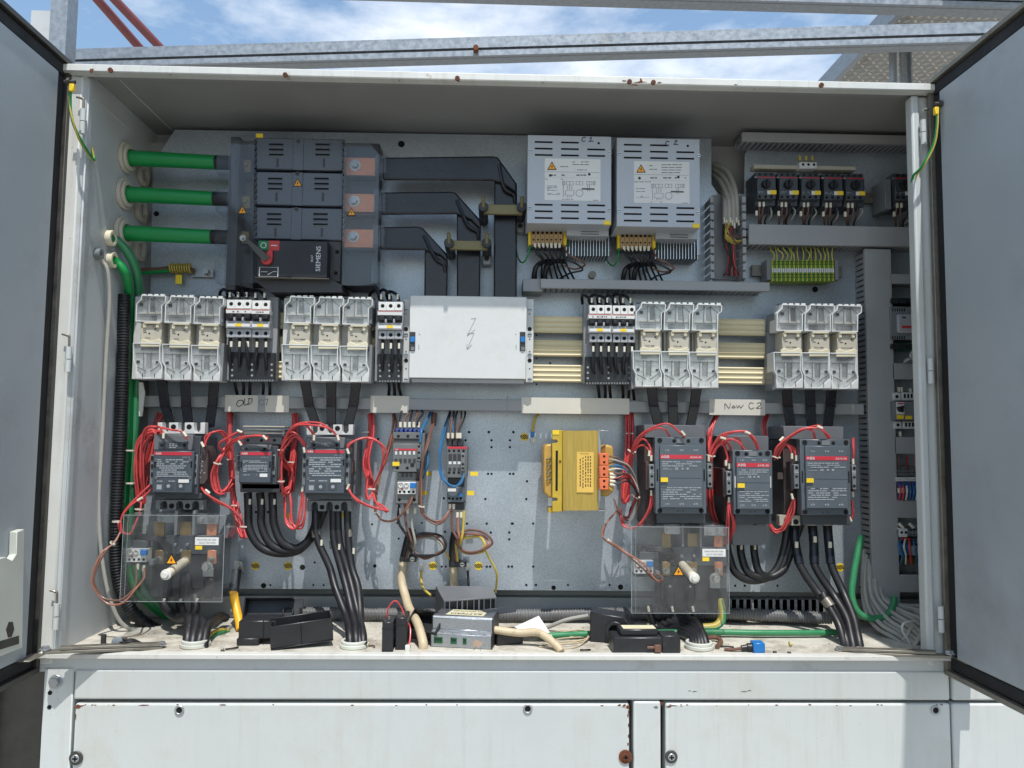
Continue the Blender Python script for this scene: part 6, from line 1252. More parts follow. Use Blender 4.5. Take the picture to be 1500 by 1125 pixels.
# harness between right contactors
def rh(lab, x, y0, P, mks, tie, n=5, bun=None):
    t = thing('wire_harness', lab, 'wires', at(x, 760, 0.2), 'red wire harnesses')
    if bun: bundle(t, bun, n, 4, RW, ('wire_red', 'wire_darkred'))
    for p in P:
        wire(t, p, RW, 'wire_red')
        wire(t, [(x + J(-2.5, 2.5), y + J(-2.5, 2.5), d + J(0, 0.008)) for x, y, d in p], RW, 'wire_red')
    for mk in mks: marker(t, *mk)
    ties(t, tie, 0.008); return t
rh('red wires arching over the middle smaller contactor at right', 1045, 0, ([(1038, 672, 0.155), (1045, 655, 0.15), (1060, 638, 0.14), (1080, 631, 0.13), (1095, 633, 0.125), (1107, 645, 0.125), (1112, 660, 0.135)], [(1037, 672, 0.157), (1047, 653, 0.15), (1064, 636, 0.138), (1085, 632, 0.13), (1100, 638, 0.125), (1110, 658, 0.135)], [(1040, 672, 0.157), (1050, 656, 0.15), (1066, 643, 0.14), (1080, 645, 0.135), (1091, 658, 0.135)], [(1040, 674, 0.16), (1052, 652, 0.155), (1064, 646, 0.15), (1070, 660, 0.15), (1070, 678, 0.15)], [(1041, 674, 0.16), (1050, 656, 0.155), (1060, 652, 0.15), (1065, 668, 0.15), (1064, 676, 0.15)], [(1067, 734, 0.15), (1070, 750, 0.145), (1074, 768, 0.15), (1070, 785, 0.17), (1064, 800, 0.2)], [(1069, 734, 0.15), (1073, 750, 0.145), (1076, 770, 0.15), (1072, 788, 0.17), (1065, 802, 0.2)], [(1066, 734, 0.15), (1067, 760, 0.145), (1066, 785, 0.17), (1062, 800, 0.2)], [(1040, 640, 0.2), (1038, 655, 0.17), (1040, 680, 0.16)]),
   ((1095, 634, 0.122, 1.2), (1059, 642, 0.138, 1.3), (1063.5, 678, 0.148, 0), (1068.5, 683, 0.148, 0), (1068, 732, 0.148, 0), (1038, 672, 0.153, 0)), ((1040, 668, 0.158, 1.2),), 7, [(1052, 606, 0.235), (1044, 622, 0.22), (1038, 645, 0.21), (1040, 690, 0.22), (1042, 740, 0.22), (1050, 770, 0.22)])
rh('red wires arching over the right large contactor', 1140, 0, ([(1133, 670, 0.155), (1140, 655, 0.15), (1155, 640, 0.14), (1175, 629, 0.13), (1197, 625, 0.125), (1208, 632, 0.125), (1214, 643, 0.135)], [(1134, 670, 0.157), (1142, 652, 0.15), (1158, 638, 0.14), (1178, 628, 0.13), (1190, 633, 0.13), (1193, 643, 0.135)], [(1135, 672, 0.16), (1142, 656, 0.155), (1152, 649, 0.15), (1162, 658, 0.15), (1167, 670, 0.15)], [(1136, 672, 0.16), (1140, 658, 0.155), (1148, 650, 0.15), (1156, 655, 0.15), (1160, 668, 0.15)], [(1162, 730, 0.15), (1156, 750, 0.155), (1148, 770, 0.165), (1138, 778, 0.17), (1130, 770, 0.175), (1127, 757, 0.18)], [(1164, 730, 0.15), (1160, 752, 0.155), (1152, 773, 0.165), (1140, 781, 0.17), (1130, 774, 0.175), (1127, 760, 0.18)], [(1249, 643, 0.15), (1250, 660, 0.145), (1249.5, 680, 0.15)], [(1248, 733, 0.16), (1249, 750, 0.165), (1246, 763, 0.17), (1242, 757, 0.18)]),
   ((1201, 626, 0.122, 1.2), (1145, 643, 0.145, -.8), (1160, 668, 0.147, 0), (1166.5, 671, 0.147, 0), (1160.5, 727, 0.146, .2), (1249.5, 676, 0.146, 0), (1249, 724, 0.15, 0), (1245, 760, 0.168, .5)), ((1135, 670, 0.158, 1.2),), 5, [(1124, 606, 0.235), (1120, 622, 0.225), (1122, 640, 0.22)])
wire_t = thing('earth_core', 'short yellow and green earth core with blue lug left of the transformer', 'earth wire', at(781, 645, 0.24)); wire(wire_t, [(789, 606, 0.235), (783, 616, 0.23), (780, 634, 0.24)], 0.003, 'wire_yellow'); build(PB().pbox(777.5, 632, 783, 640, 0.236, 0.246), 'blue_sleeve', 'button_blue', wire_t, 0.001); bolt(wire_t, 781.5, 645, 0.25, 4, 'steel')

# ---- heavy black cables
def heavy(lab, pts, r=0.0088, col='cable_black', gl=None, sleeve=None, grp='heavy black cables'):
    t = thing('power_cable', lab, 'cable', at(*pts[-1]), grp); wire(t, pts, r, col, 'sheath', 12, 8)
    if sleeve:
        for a, b in sleeve: build(PB().tube(W([pts[a], tuple((pts[a][i] + pts[b][i]) / 2 for i in range(3)), pts[b]]), r * 1.12, 12), 'heat_shrink', 'black_plastic', t)
    if gl: marker(t, *gl)
    return t
for k in range(3):
    heavy('%s black cable looping from the small middle contactor to the right one' % ('outer', 'middle', 'inner')[k], [(363 + k * 18, 722, 0.19), (364 + k * 18, 745, 0.185), (366 + k * 18, 775 - k * 3, 0.185), (380 + k * 17, 800 - k * 3, 0.185), (406 + k * 14, 811 - k * 4, 0.19), (435 + k * 8, 808 - k * 7, 0.2), (452 + k * 4, 792 - k * 4, 0.21), (461 + k * 3, 770, 0.215), (463 + k * 6, 748, 0.21)], 0.0085, gl=(366 + k * 18, 735, 0.175))
for k, (a, b, c_, d) in enumerate(((462, 490, 505, 512), (488, 507, 517, 521), (509, 523, 528, 527), (495, 515, 524, 531))):
    t = heavy('%s of four straight black cables going down into the middle floor gland' % ('first', 'second', 'third', 'fourth')[k], [(a, 748, 0.19), (a + 2, 790, 0.18), (b - 8, 830, 0.165), (b, 860, 0.145), (c_, 900, 0.11), (d, 928, 0.055), (d + 1, 948, 0.036)], 0.0078)
    if k < 3: build(PB().cyl(at(a + 1, 776 + (k == 1) * 16, 0.186), at(a + 2, 787 + (k == 1) * 16, 0.183), 0.0098, 14), 'crimp_ring', 'bar_steel', t); marker(t, a + 9, 795 + k * 6, 0.17)
def floor_gland(lab, px, py, R_, m='pocket'):
    c = atz(px, py, 0.0045); build(PB().ring(c, (0, 0, 1), R_, R_ * .72, 0.007, 28).ring(c + Vector((0, 0, 0.007)), (0, 0, 1), R_ * .92, R_ * .72, 0.006, 28), 'floor_gland', m, None, 0.001, label=lab, cat='cable gland', group='floor glands')
    return c
floor_gland('white round floor gland below the left clear cover', 286, 946, 0.028); floor_gland('white round floor gland with four straight black cables', 519, 947, 0.028); floor_gland('white round floor gland below the right clear cover', 1024, 949, 0.028)
for k in range(4):
    heavy('%s black cable bulging into the floor gland below the left clear cover' % ('first', 'second', 'third', 'fourth')[k], [(238 + k * 24, 874, 0.18), (243 + k * 22, 892, 0.16), (262 + k * 11, 905, 0.13), (276 + k * 10, 910 - abs(k - 2) * 2, 0.10), (275 + k * 9, 928, 0.055), (273 + k * 8, 950, 0.036)] if k < 3 else [(330, 905, 0.2), (322, 903, 0.17), (312, 910, 0.12), (303, 922, 0.07), (298, 950, 0.036)], 0.0092, gl=(240 + k * 24, 881, 0.165, -.3) if k < 3 else None)
for k in range(5):
    heavy('%s black cable curving into the floor gland below the right clear cover' % ('first', 'second', 'third', 'fourth', 'fifth')[k], [(962 + k * 8, 905 + (4 - k) * 3, 0.17), (978 + k * 8, 908 + (4 - k) * 4, 0.15), (1000 + k * 5, 912 + (4 - k) * 4, 0.12), (1014 + k * 4, 930 + (4 - k) * 2, 0.06), (1012 + k * 6, 953, 0.036)], 0.0085)
for k, x in enumerate((950, 985, 1015)): heavy('%s short black cable dropping from the block under the right clear cover' % ('left', 'middle', 'right')[k], [(x, 886, 0.18), (x + 2, 898, 0.175), (x + 8, 915, 0.17), (x + 20, 922, 0.16)], 0.0082, gl=(x, 892, 0.165, .2))
for k in range(3):
    heavy('%s black cable looping from the middle right contactor to the right one' % ('outer', 'middle', 'inner')[k], [(1064 + k * 20, 796, 0.2), (1068 + k * 19, 815, 0.195), (1078 + k * 17, 838, 0.19), (1100 + k * 14, 850 - k * 3, 0.19), (1125 + k * 10, 846 - k * 4, 0.195), (1140 + k * 6, 828, 0.2), (1150 + k * 6, 795, 0.205), (1153 + k * 10, 768, 0.205)], 0.0082, gl=(1066 + k * 20, 801, 0.19))
for k, (a, b, c_, d, e) in enumerate(((1163, 1172, 1200, 1225, 1238), (1190, 1194, 1220, 1240, 1246), (1212, 1218, 1236, 1250, 1256))):
    t = heavy('%s black cable running down from the right large contactor to the cabinet lip' % ('left', 'middle', 'right')[k], [(a, 768, 0.2), (a + 2, 795, 0.19), (b, 828, 0.175), (c_, 870, 0.15), (d, 905, 0.11), (e, 935, 0.075), (e + 5, 955, 0.06)], 0.0085)
    build(PB().tube(W([(a, 770, 0.2), (a + 2, 795, 0.19), (b - 1, 826, 0.176)]), 0.0098, 12), 'heat_shrink', 'strap_black', t); marker(t, a + 4, 798 - (k == 1) * 8, 0.176, 0, 9, 4.5)
t = heavy('short black cable with metal ring branching off beside the right door stay', [(1205, 870, 0.14), (1215, 890, 0.12), (1228, 915, 0.09), (1236, 940, 0.07), (1238, 952, 0.065)], 0.008); build(PB().cyl(at(1209, 878, 0.13), at(1217, 889, 0.12), 0.0105, 12), 'crimp_ring', 'bar_steel', t)

# earth leads near the covers
t = thing('earth_lead', 'thick yellow cable with black sleeve right of the left clear cover', 'earth cable', at(347, 910, 0.2))
pb_(t, 'lug', 'zinc', 342, 822, 356, 838, 0.235, 0.24, 0.002); bolt(t, 349, 828, 0.235, 6.5, 'steel', 0.012); wire(t, [(347, 836, 0.225), (345, 850, 0.215), (342, 868, 0.2)], 0.0105, 'cable_black', 'heat_shrink', 12); wire(t, [(342, 866, 0.2), (344, 885, 0.19), (349, 910, 0.17), (352, 922, 0.16)], 0.0088, 'cable_yellow', 'sheath', 12)
t = thing('earth_lead', 'yellow and green cable hooking out of the right clear cover', 'earth cable', at(1040, 925, 0.15)); P = [(1054, 878, 0.16), (1058, 895, 0.15), (1056, 908, 0.145), (1046, 917, 0.14), (1030, 919, 0.14)]
wire(t, P, 0.0078, 'wire_yellow', 'sheath', 12); wire(t, [(x + 2, y + 1, d - 0.004) for x, y, d in P], 0.0048, 'cable_bright_green', 'stripe')
t = thing('earth_lead', 'green and yellow cable stub behind the left floor gland', 'earth cable', at(320, 930, 0.12)); P = [(303, 938, 0.1), (312, 930, 0.12), (322, 927, 0.14), (334, 926, 0.16)]
wire(t, P, 0.006, 'cable_bright_green', 'sheath', 12); wire(t, [(x, y - 2.5, d - 0.002) for x, y, d in P], 0.0035, 'wire_yellow', 'stripe')
build(PB().tube(W([(1262, 785, 0.2), (1256, 812, 0.19), (1250, 845, 0.18), (1248, 875, 0.17), (1258, 898, 0.16), (1278, 906, 0.155), (1298, 902, 0.16), (1308, 888, 0.17), (1310, 875, 0.18)]), 0.0072, 12, 8), 'green_cable', 'cable_bright_green', None, label='green cable looping under the tall vertical duct', cat='cable')
t = thing('cable_bundle', 'bundle of grey cables tied together at lower right corner', 'cables', at(1320, 945, 0.1))
for k in range(11):
    wire(t, [(1265 + k * 3.2, 805 + k * 7, 0.215), (1263 + k * 4.2, 860 + k * 2.2, 0.2 - (k % 2) * 0.008), (1268 + k * 6, 893 - k * .5, 0.185 - (k % 2) * 0.01), (1285 + k * 6.2, 918 - k * 3, 0.15 - (k % 2) * 0.01), (1312 + k * 5.0, 936 - k * 4.2, 0.11), (1334 + k * 4, 955 - k * 5.0, 0.07)], 0.0046, 'cable_grey', 'cable', 9)
for c_, r in (((1322, 928, 0.122), 0.03), ((1336, 938, 0.095), 0.028)): q = at(*c_); build(PB().ring(q, (0.75, -0.35, -0.5), r, r - 0.003, 0.006, 22), 'cable_tie', 'fuse_cap', t)
wire(t, [(1333, 942, 0.08), (1322, 925, 0.08), (1325, 912, 0.08), (1340, 910, 0.09), (1352, 920, 0.1)], 0.0022, 'wire_white', 'tie_tail')

# ================================================================ RIGHT COLUMN (behind the frame post)
t = thing('plc_controller', 'grey electronic controller with rounded panel in the right column', 'controller', at(1325, 500, 0.22))
pb_(t, 'case', 'aux_grey', 1304, 449, 1360, 498, 0.2, 0.25, 0.001); pb_(t, 'front_panel', 'breaker_grey', 1315, 460, 1362, 488, 0.192, 0.201, 0.003); text('PLC', 1330, 479, 0.1915, 3, 'red', t); pb_(t, 'red_line', 'red', 1321, 477, 1350, 481, 0.1914, 0.192, 0); pb_(t, 'led', 'hole', 1322, 464, 1327, 466, 0.1914, 0.192, 0)
for y_ in (451, 492): part(t, 'vent_slot', 'hole', lambda p: [p.pbox(1307 + k * 3.4, y_, 1308.6 + k * 3.4, y_ + 5, 0.1996, 0.2) for k in range(6)])
for y_ in (436, 503): pb_(t, 'plug_row', 'pcb', 1305, y_, 1358, y_ + 9, 0.205, 0.25); part(t, 'plug', 'black_plastic', lambda p: [p.pbox(1306 + k * 12, y_ + 1, 1315 + k * 12, y_ + 8, 0.198, 0.21) for k in range(4)])
for k in range(3): wire(t, [(1336 + k * 4, 515, 0.2), (1334 + k * 5, 522, 0.19), (1345 + k * 3, 530, 0.2)], 0.0018, 'wire_white', 'lead')
wire(t, [(1325, 530, 0.2), (1332, 526, 0.19), (1350, 525, 0.2)], 0.0035, 'cable_grey', 'cable')
t = thing('residual_current_breaker', 'grey residual current breaker with black toggle in the right column', 'breaker', at(1328, 630, 0.22))
pb_(t, 'body', 'aux_grey', 1309, 588, 1350, 616, 0.19, 0.25, 0.001); pb_(t, 'top_terminal', 'terminal_white', 1308.5, 575, 1320, 587, 0.2, 0.25, 0.001); pb_(t, 'top_terminal', 'terminal_white', 1321, 575, 1345, 587, 0.2, 0.25, 0.001); pb_(t, 'bottom_terminal', 'terminal_white', 1310, 617, 1321, 628, 0.2, 0.25, 0.001); pb_(t, 'bottom_terminal', 'terminal_white', 1323, 617, 1347, 628, 0.2, 0.25, 0.001)
part(t, 'terminal_slot', 'hole', lambda p: [p.pbox(1324 + k * 5, 577, 1327 + k * 5, 583, 0.1996, 0.2) for k in range(4)] + [p.pbox(1326 + k * 5, 619, 1329 + k * 5, 625, 0.1996, 0.2) for k in range(4)]); hole(t, 1314, 581, 0.2, 2.4); hole(t, 1315.5, 622.5, 0.2, 2.4)
pb_(t, 'front_plate', 'breaker_white', 1313, 589, 1325, 607, 0.1885, 0.19, 0); part(t, 'toggle', 'black', lambda p: p.prism([(1316, 596), (1325, 594), (1324, 604), (1318, 602)], 0.18, 0.19), 0.001); pb_(t, 'red_text', 'red', 1315, 590, 1324, 592, 0.188, 0.1885, 0)
pb_(t, 'device_tag', 'label_yellow', 1314, 608, 1324, 613.5, 0.1885, 0.19, 0); pb_(t, 'device_tag', 'label_yellow', 1327, 609, 1336, 614, 0.1885, 0.19, 0)
for a, b in ((1316, 567), (1320, 567), (1333, 569), (1318, 632)): pb_(t, 'wire_marker', 'ferrule', a, b, a + 2.5, b + 7, 0.205, 0.21, 0)
t = thing('terminal_strip', 'strip of dark red and blue terminals in the right column', 'terminal strip', at(1335, 732, 0.22))
for k in range(14):
    x = 1312.5 + k * 3.4; pb_(t, 'terminal', 'terminal_blue' if k % 3 else 'contactor_blue', x, 706, x + 3.1, 732, 0.205, 0.25, 0.0003); pb_(t, 'upper_terminal', 'relay_grey', x, 684, x + 3.1, 697, 0.21, 0.25, 0.0003); pb_(t, 'marker', 'terminal_white', x, 699, x + 3.1, 705, 0.203, 0.25, 0)
holes_(t, [(1314 + k * 3.4, y_) for k in range(12) for y_ in (687, 692)], 0.21, 1)
for k in range(7): wire(t, [(1318 + k * 5, 712, 0.2), (1319 + k * 5, 720, 0.19), (1317 + k * 5, 732, 0.205)], 0.002, ('wire_red', 'wire_red', 'wire_white', 'wire_blue', 'wire_blue', 'wire_white', 'wire_blue')[k], 'lead'); 
for k in range(3): wire(t, [(1316 + k * 13, 686, 0.21), (1317 + k * 12, 676, 0.2), (1315 + k * 13, 667, 0.21)], 0.0019, ('wire_brown', 'wire_darkred', 'wire_red')[k], 'lead'); pb_(t, 'wire_marker', 'ferrule', 1316 + k * 6, 715, 1318.6 + k * 6, 722, 0.192, 0.196, 0)
t = thing('relay_group', 'small relays with blue bases at the foot of the right column', 'relay', at(1335, 832, 0.22))
pb_(t, 'base', 'aux_grey', 1315, 776, 1360, 786, 0.2, 0.25, 0.001); pb_(t, 'white_block', 'terminal_white', 1318, 774, 1330, 787, 0.195, 0.25, 0.001); holes_(t, [(1321, 780), (1327, 780)], 0.195, 2); holes_(t, [(1334 + k * 5, y_) for k in range(5) for y_ in (777, 783)], 0.2, 1.4)
pb_(t, 'red_strip', 'red', 1320, 788, 1335, 791, 0.2, 0.21, 0); pb_(t, 'terminal_row', 'switch_dark', 1333, 788, 1360, 794, 0.2, 0.25); pb_(t, 'socket', 'wire_blue', 1318, 796, 1334, 814, 0.2, 0.25, 0.002); pb_(t, 'relay', 'breaker_grey', 1337, 800, 1358, 814, 0.195, 0.25, 0.002); pb_(t, 'lower_row', 'brass', 1320, 816, 1360, 827, 0.21, 0.25, 0.001)
for k in range(5): wire(t, [(1320 + k * 6, 790, 0.2), (1318 + k * 7, 800, 0.185), (1322 + k * 6, 812, 0.19), (1319 + k * 8, 826, 0.205)], 0.002, ('wire_blue', 'wire_white', 'wire_red', 'wire_blue', 'wire_grey')[k], 'lead')
for k in range(2): marker(t, 1320 + k * 15, 770, 0.2, .8, 9, 4)

# ================================================================ LOOSE THINGS ON THE FLOOR
ZF = 0.0045
def T(loc, rz=0, rx=0, ry=0): return Matrix.Translation(Vector(loc)) @ Matrix.Rotation(rz, 4, 'Z') @ Matrix.Rotation(rx, 4, 'X') @ Matrix.Rotation(ry, 4, 'Y')
def tp(parent, name, mat_, Mx, fn, bev=0.001, **k):
    pb = PB(); fn(pb); pb.v = [Mx @ v for v in pb.v]; return build(pb, name, mat_, parent, bev, **k)
def fl(px, py, z=ZF): return atz(px, py, z)
# open black trays (loose terminal covers)
def tray(lab, loc, rz, rx, L, D, H, hexa=False, ry=0):
    Mx = T(loc, rz, rx, ry); t = thing('terminal_cover', lab, 'cover', loc, 'loose black terminal covers'); w_ = 0.003; c = D * .35 if hexa else 0
    tp(t, 'bottom', 'black_plastic', Mx, lambda p: p.box(0, L, 0, D, 0, w_))
    tp(t, 'long_side', 'black_plastic', Mx, lambda p: p.box(0, L, 0, w_, w_, H)); tp(t, 'long_side', 'black_plastic', Mx, lambda p: p.box(0, L - c, D - w_, D, w_, H))
    tp(t, 'short_side', 'black_plastic', Mx, lambda p: p.box(0, w_, w_, D - w_, w_, H)); tp(t, 'short_side', 'black_plastic', Mx, lambda p: p.box(L - w_, L, w_, D - w_ - c, w_, H))
    tp(t, 'divider', 'black_plastic', Mx, lambda p: p.box(L * .48, L * .48 + w_ * .6, -0.001, w_ * .5, w_, H))
    tp(t, 'boss', 'black_plastic', Mx, lambda p: p.ring((L * .75, D * .5, w_), (0, 0, 1), 0.012, 0.008, 0.006))
    return t
tray('shallow black terminal cover leaning against the back, left of the loops', fl(358, 925) + Vector((0, 0, 0.012)), 0.06, math.radians(68), 0.115, 0.052, 0.03, True)
tray('open black terminal cover tilted on the floor beside the four cables', fl(397, 953), 0.30, math.radians(6), 0.115, 0.05, 0.045, ry=math.radians(-5))
t = thing('terminal_cover', 'boxy black terminal cover below the yellow cable', 'cover', fl(372, 952), 'loose black terminal covers'); q = fl(346, 946); Mx = T(q, 0.05)
tp(t, 'shell', 'black_plastic', Mx, lambda p: p.box(0.002, 0.072, 0.004, 0.06, 0.012, 0.046), 0.002); tp(t, 'foot', 'black_plastic', Mx, lambda p: p.box(0.0, 0.042, 0.0, 0.05, 0, 0.014), 0.002); tp(t, 'rib', 'rubber', Mx, lambda p: p.box(0.048, 0.05, 0.0022, 0.0042, 0.012, 0.046), 0)
# two small black batteries with a red lead
t = thing('battery', 'two small black backup batteries side by side with red lead', 'battery', fl(578, 954))
for a, b, w_, h in ((559, 955, 0.021, 0.055), (578.5, 952, 0.022, 0.06)):
    Mx = T(fl(a, b), 0.02); o = tp(t, 'cell', 'black_plastic', Mx, lambda p: p.box(0, w_, 0, 0.06, 0, h), 0.0015)
    tp(o, 'cell_lid', 'cable_black', Mx, lambda p: p.box(-0.0006, w_ + 0.0006, -0.0006, 0.0606, h * .76, h * .79), 0); tp(o, 'terminal', 'bar_steel', Mx, lambda p: p.box(w_ * .4, w_ * .6, 0.02, 0.03, h, h + 0.004), 0)
wire(t, [(567, 908, 0.05), (569, 890, 0.05), (578, 882, 0.05), (588, 892, 0.05), (594, 905, 0.05), (601, 918, 0.045), (600, 935, 0.03), (597, 948, 0.015)], 0.0016, 'wire_red', 'lead'); pb_(t, 'plug', 'nut_white', 593.5, 946, 600, 957, 0.008, 0.018, 0.0006)
# silver regulator box
q = fl(631, 947); Mx = T(q, math.radians(-10)); t = thing('battery_regulator', 'silver aluminium battery box with handwritten sticker and green connectors', 'regulator', q)
Lx = 0.118; prof = [(0, 0), (0.078, 0), (0.078, 0.056), (0.016, 0.056), (0.012, 0.052), (0.012, 0.031), (0.006, 0.029), (0, 0.024)]
tp(t, 'housing', 'alu', Mx, lambda p: p.ext([(0, y, z) for y, z in prof], (Lx, 0, 0)), 0.0008)
for x in (-0.0012, Lx): tp(t, 'end_plate', 'black_plastic', Mx, lambda p: p.ext([(x, y, z) for y, z in [(0.0, 0), (0.079, 0), (0.079, 0.057), (0.0155, 0.057), (0.0112, 0.0525), (0.0112, 0.0315), (0.0, 0.0245)]], (0.0012 if x < 0 else 0.002, 0, 0)), 0.0003)
for a, b, n_ in ((0.006, 0.023, 4), (0.039, 0.051, 3), (0.063, 0.070, 2)):
    o = tp(t, 'connector', 'pcb', Mx, lambda p: p.box(a, b, -0.0016, 0.002, 0.007, 0.019), 0.0004)
    tp(o, 'pin_slot', 'hole', Mx, lambda p: [p.box(a + 0.002 + k * (b - a - 0.003) / n_, a + 0.002 + (k + .6) * (b - a - 0.003) / n_, -0.0019, -0.0015, 0.012, 0.017) for k in range(n_)], 0)
tp(t, 'worn_patch', 'worn', Mx, lambda p: p.pr3([(0.082, 0.005), (0.092, 0.003), (0.1, 0.007), (0.101, 0.013), (0.09, 0.017), (0.083, 0.013)], -0.0003, 0.0004), 0)
st = tp(t, 'sticker', 'sticker', Mx, lambda p: p.ext([(0.022, 0.026, 0.0562), (0.098, 0.024, 0.0562), (0.100, 0.070, 0.0562), (0.028, 0.072, 0.0562)], (0, 0, 0.0003)), 0)
for s_, v, hh in (('BATTERIA', 0.038, 0.017), ('DA SOSTITUIRE', 0.060, 0.0105)):
    cu = bpy.data.curves.new('ink', 'FONT'); cu.body = s_; cu.size = 1; cu.align_x = 'CENTER'; cu.align_y = 'CENTER'; cu.shear = 0.2; cu.resolution_u = 2; ob = bpy.data.objects.new('t', cu); COL.objects.link(ob)
    me = bpy.data.meshes.new_from_object(ob.evaluated_get(bpy.context.evaluated_depsgraph_get())); bpy.data.objects.remove(ob)
    for vv in me.vertices: vv.co = Mx @ Vector((0.062 - vv.co.x * hh * .85, v - vv.co.y * hh, 0.0568)) - ORG[t.name]
    me.materials.clear(); me.materials.append(M['ink']); o = bpy.data.objects.new('handwriting', me); COL.objects.link(o); o.parent = st; ORG[o.name] = ORG[t.name]
tp(t, 'print', 'ink_grey', Mx, lambda p: [p.box(0.004, 0.012, 0.026 + k * 0.008, 0.027 + k * 0.008, 0.0561, 0.0563) for k in range(4)], 0)
wire(t, [Mx @ Vector((Lx, 0.03, 0.030)), at(760, 925, 0.055), at(785, 926, 0.05), at(805, 936, 0.035), at(818, 948, 0.02), at(822, 955, 0.012)], 0.0075, 'cable_beige', 'sheathed_cable', 12, world=True)
# grey comb-fronted terminal cover behind it
q = at(650, 905, 0.12); t = thing('comb_cover', 'grey plastic comb-fronted contactor cover lying behind the silver box', 'cover', q); Mx = T((q.x, 0.12, 0.03), 0.06); L_ = 0.107
tp(t, 'top', 'contactor_base', Mx, lambda p: p.ext([(0, 0, 0.044), (L_, 0, 0.050), (L_ - 0.006, 0.055, 0.062), (-0.018, 0.055, 0.064)], (0, 0, 0.003)), 0.0006)
tp(t, 'end_wall', 'contactor_dark', Mx, lambda p: p.ext([(0, 0, -0.02), (0, 0, 0.044), (-0.018, 0.055, 0.063), (-0.018, 0.055, -0.02)], (0.003, 0, 0)), 0.0006)
tp(t, 'end_wall', 'contactor_dark', Mx, lambda p: p.ext([(L_ - 0.003, 0, -0.02), (L_ - 0.003, 0, 0.049), (L_ - 0.009, 0.055, 0.061), (L_ - 0.009, 0.055, -0.02)], (0.003, 0, 0)), 0.0006)
tp(t, 'inner_face', 'switch_dark', Mx, lambda p: p.box(0.003, L_ - 0.003, 0.012, 0.015, -0.02, 0.046), 0)
for k, x in enumerate((0.001, 0.026, 0.037, 0.060, 0.071, 0.094)): tp(t, 'comb_tooth', 'contactor_base', Mx, lambda p: [p.box(x, x + 0.0018, 0, 0.02, 0.024, 0.045 + x * .05), p.box(x + 0.0095, x + 0.0113, 0, 0.02, 0.024, 0.045 + x * .05), p.box(x, x + 0.0113, 0, 0.004, 0.022, 0.0245)], 0)
tp(t, 'screw_hole', 'nut_white', Mx, lambda p: [p.cyl((x, 0.0115, z), (x, 0.0105, z), 0.0014, 8) for x, z in ((0.006, 0.012), (0.048, 0.014), (0.088, 0.014), (0.006, -0.004), (0.048, -0.002))], 0)
# dark flat box and white card
q = fl(738, 945); t = thing('flat_box', 'dark flat plastic box leaning behind the silver box', 'box', q); Mx = T(at(706, 902, 0.1), 0.45, math.radians(-14))
tp(t, 'lid', 'contactor_dark', Mx, lambda p: p.box(0, 0.068, -0.02, 0.035, 0, 0.012), 0.001); Mx = T(fl(742, 945), 0.3); tp(t, 'base', 'black_plastic', Mx, lambda p: p.box(-0.02, 0.035, 0, 0.05, 0, 0.022), 0.002)
c0 = [at(750, 920, 0.11), at(789, 902, 0.15), at(812, 937, 0.085), at(770, 926, 0.08)]
build(PB().ext(c0, (0.0004, 0.0008, 0)), 'white_card', 'paper', None, 0, label='bent white card stuck between the flat box and the beige cable', cat='card')
# cream wire coils
t = thing('cream_wire', 'loose coil of thin cream wires on the floor', 'wires', fl(840, 935))
for k in range(5): wire(t, [fl(790 + k * 4, 947 - k * 2, 0.006), fl(825, 949 - k * 3.2, 0.007), fl(850 + k * 4, 943 - k * 3, 0.009), fl(862 + k * 2.4, 932 - k * 2, 0.010), fl(848 + k * 2, 923 + k * 1.2, 0.013), fl(815 + k * 5, 924 + k * 2.2, 0.010)], 0.0013, 'cable_beige', world=True)
wire(t, [fl(800, 920, 0.01), at(830, 908, 0.16), at(862, 902, 0.15)], 0.0042, 'cable_grey', 'cable', world=True)
# long conduits and green pipe at the back of the floor
build(PB().tube([Vector((at(440, 915, 0.25).x, 0.255, 0.022)), Vector((0, 0.25, 0.020)), Vector((at(880, 915, 0.25).x, 0.25, 0.024)), Vector((at(1000, 915, 0.25).x, 0.255, 0.026)), Vector((at(1140, 920, 0.2).x, 0.235, 0.025)), Vector((at(1222, 925, 0.2).x, 0.215, 0.024))], 0.0135, 14, 30, rib=0.006), 'corrugated_conduit', 'conduit_grey', None, label='long corrugated conduit lying along the back of the floor', cat='conduit')
build(PB().tube([fl(790, 932, 0.012), fl(850, 929, 0.013), fl(930, 927, 0.013), fl(1040, 926, 0.014), fl(1110, 927, 0.014), fl(1180, 927, 0.014), fl(1260, 926, 0.014)], 0.0062, 12), 'green_pipe', 'cable_bright_green', None, label='green cable lying along the back of the floor in front of the conduit', cat='cable')
duct_b = thing('slotted_rail', 'slotted grey duct side standing at the back of the floor on the right', 'wiring duct', at(1125, 915, 0.275))
A, B_ = at(1040, 897, 0.272), at(1212, 915, 0.272); build(PB().box(A.x, B_.x, 0.272, 0.276, 0.052, A.z), 'top_strip', 'duct_grey', duct_b)
build((lambda pb: [pb.box(A.x + k * 0.0165, A.x + k * 0.0165 + 0.010, 0.272, 0.276, 0.01, 0.0518) for k in range(int((B_.x - A.x) / 0.0165))] and pb)(PB()), 'finger', 'duct_grey', duct_b)
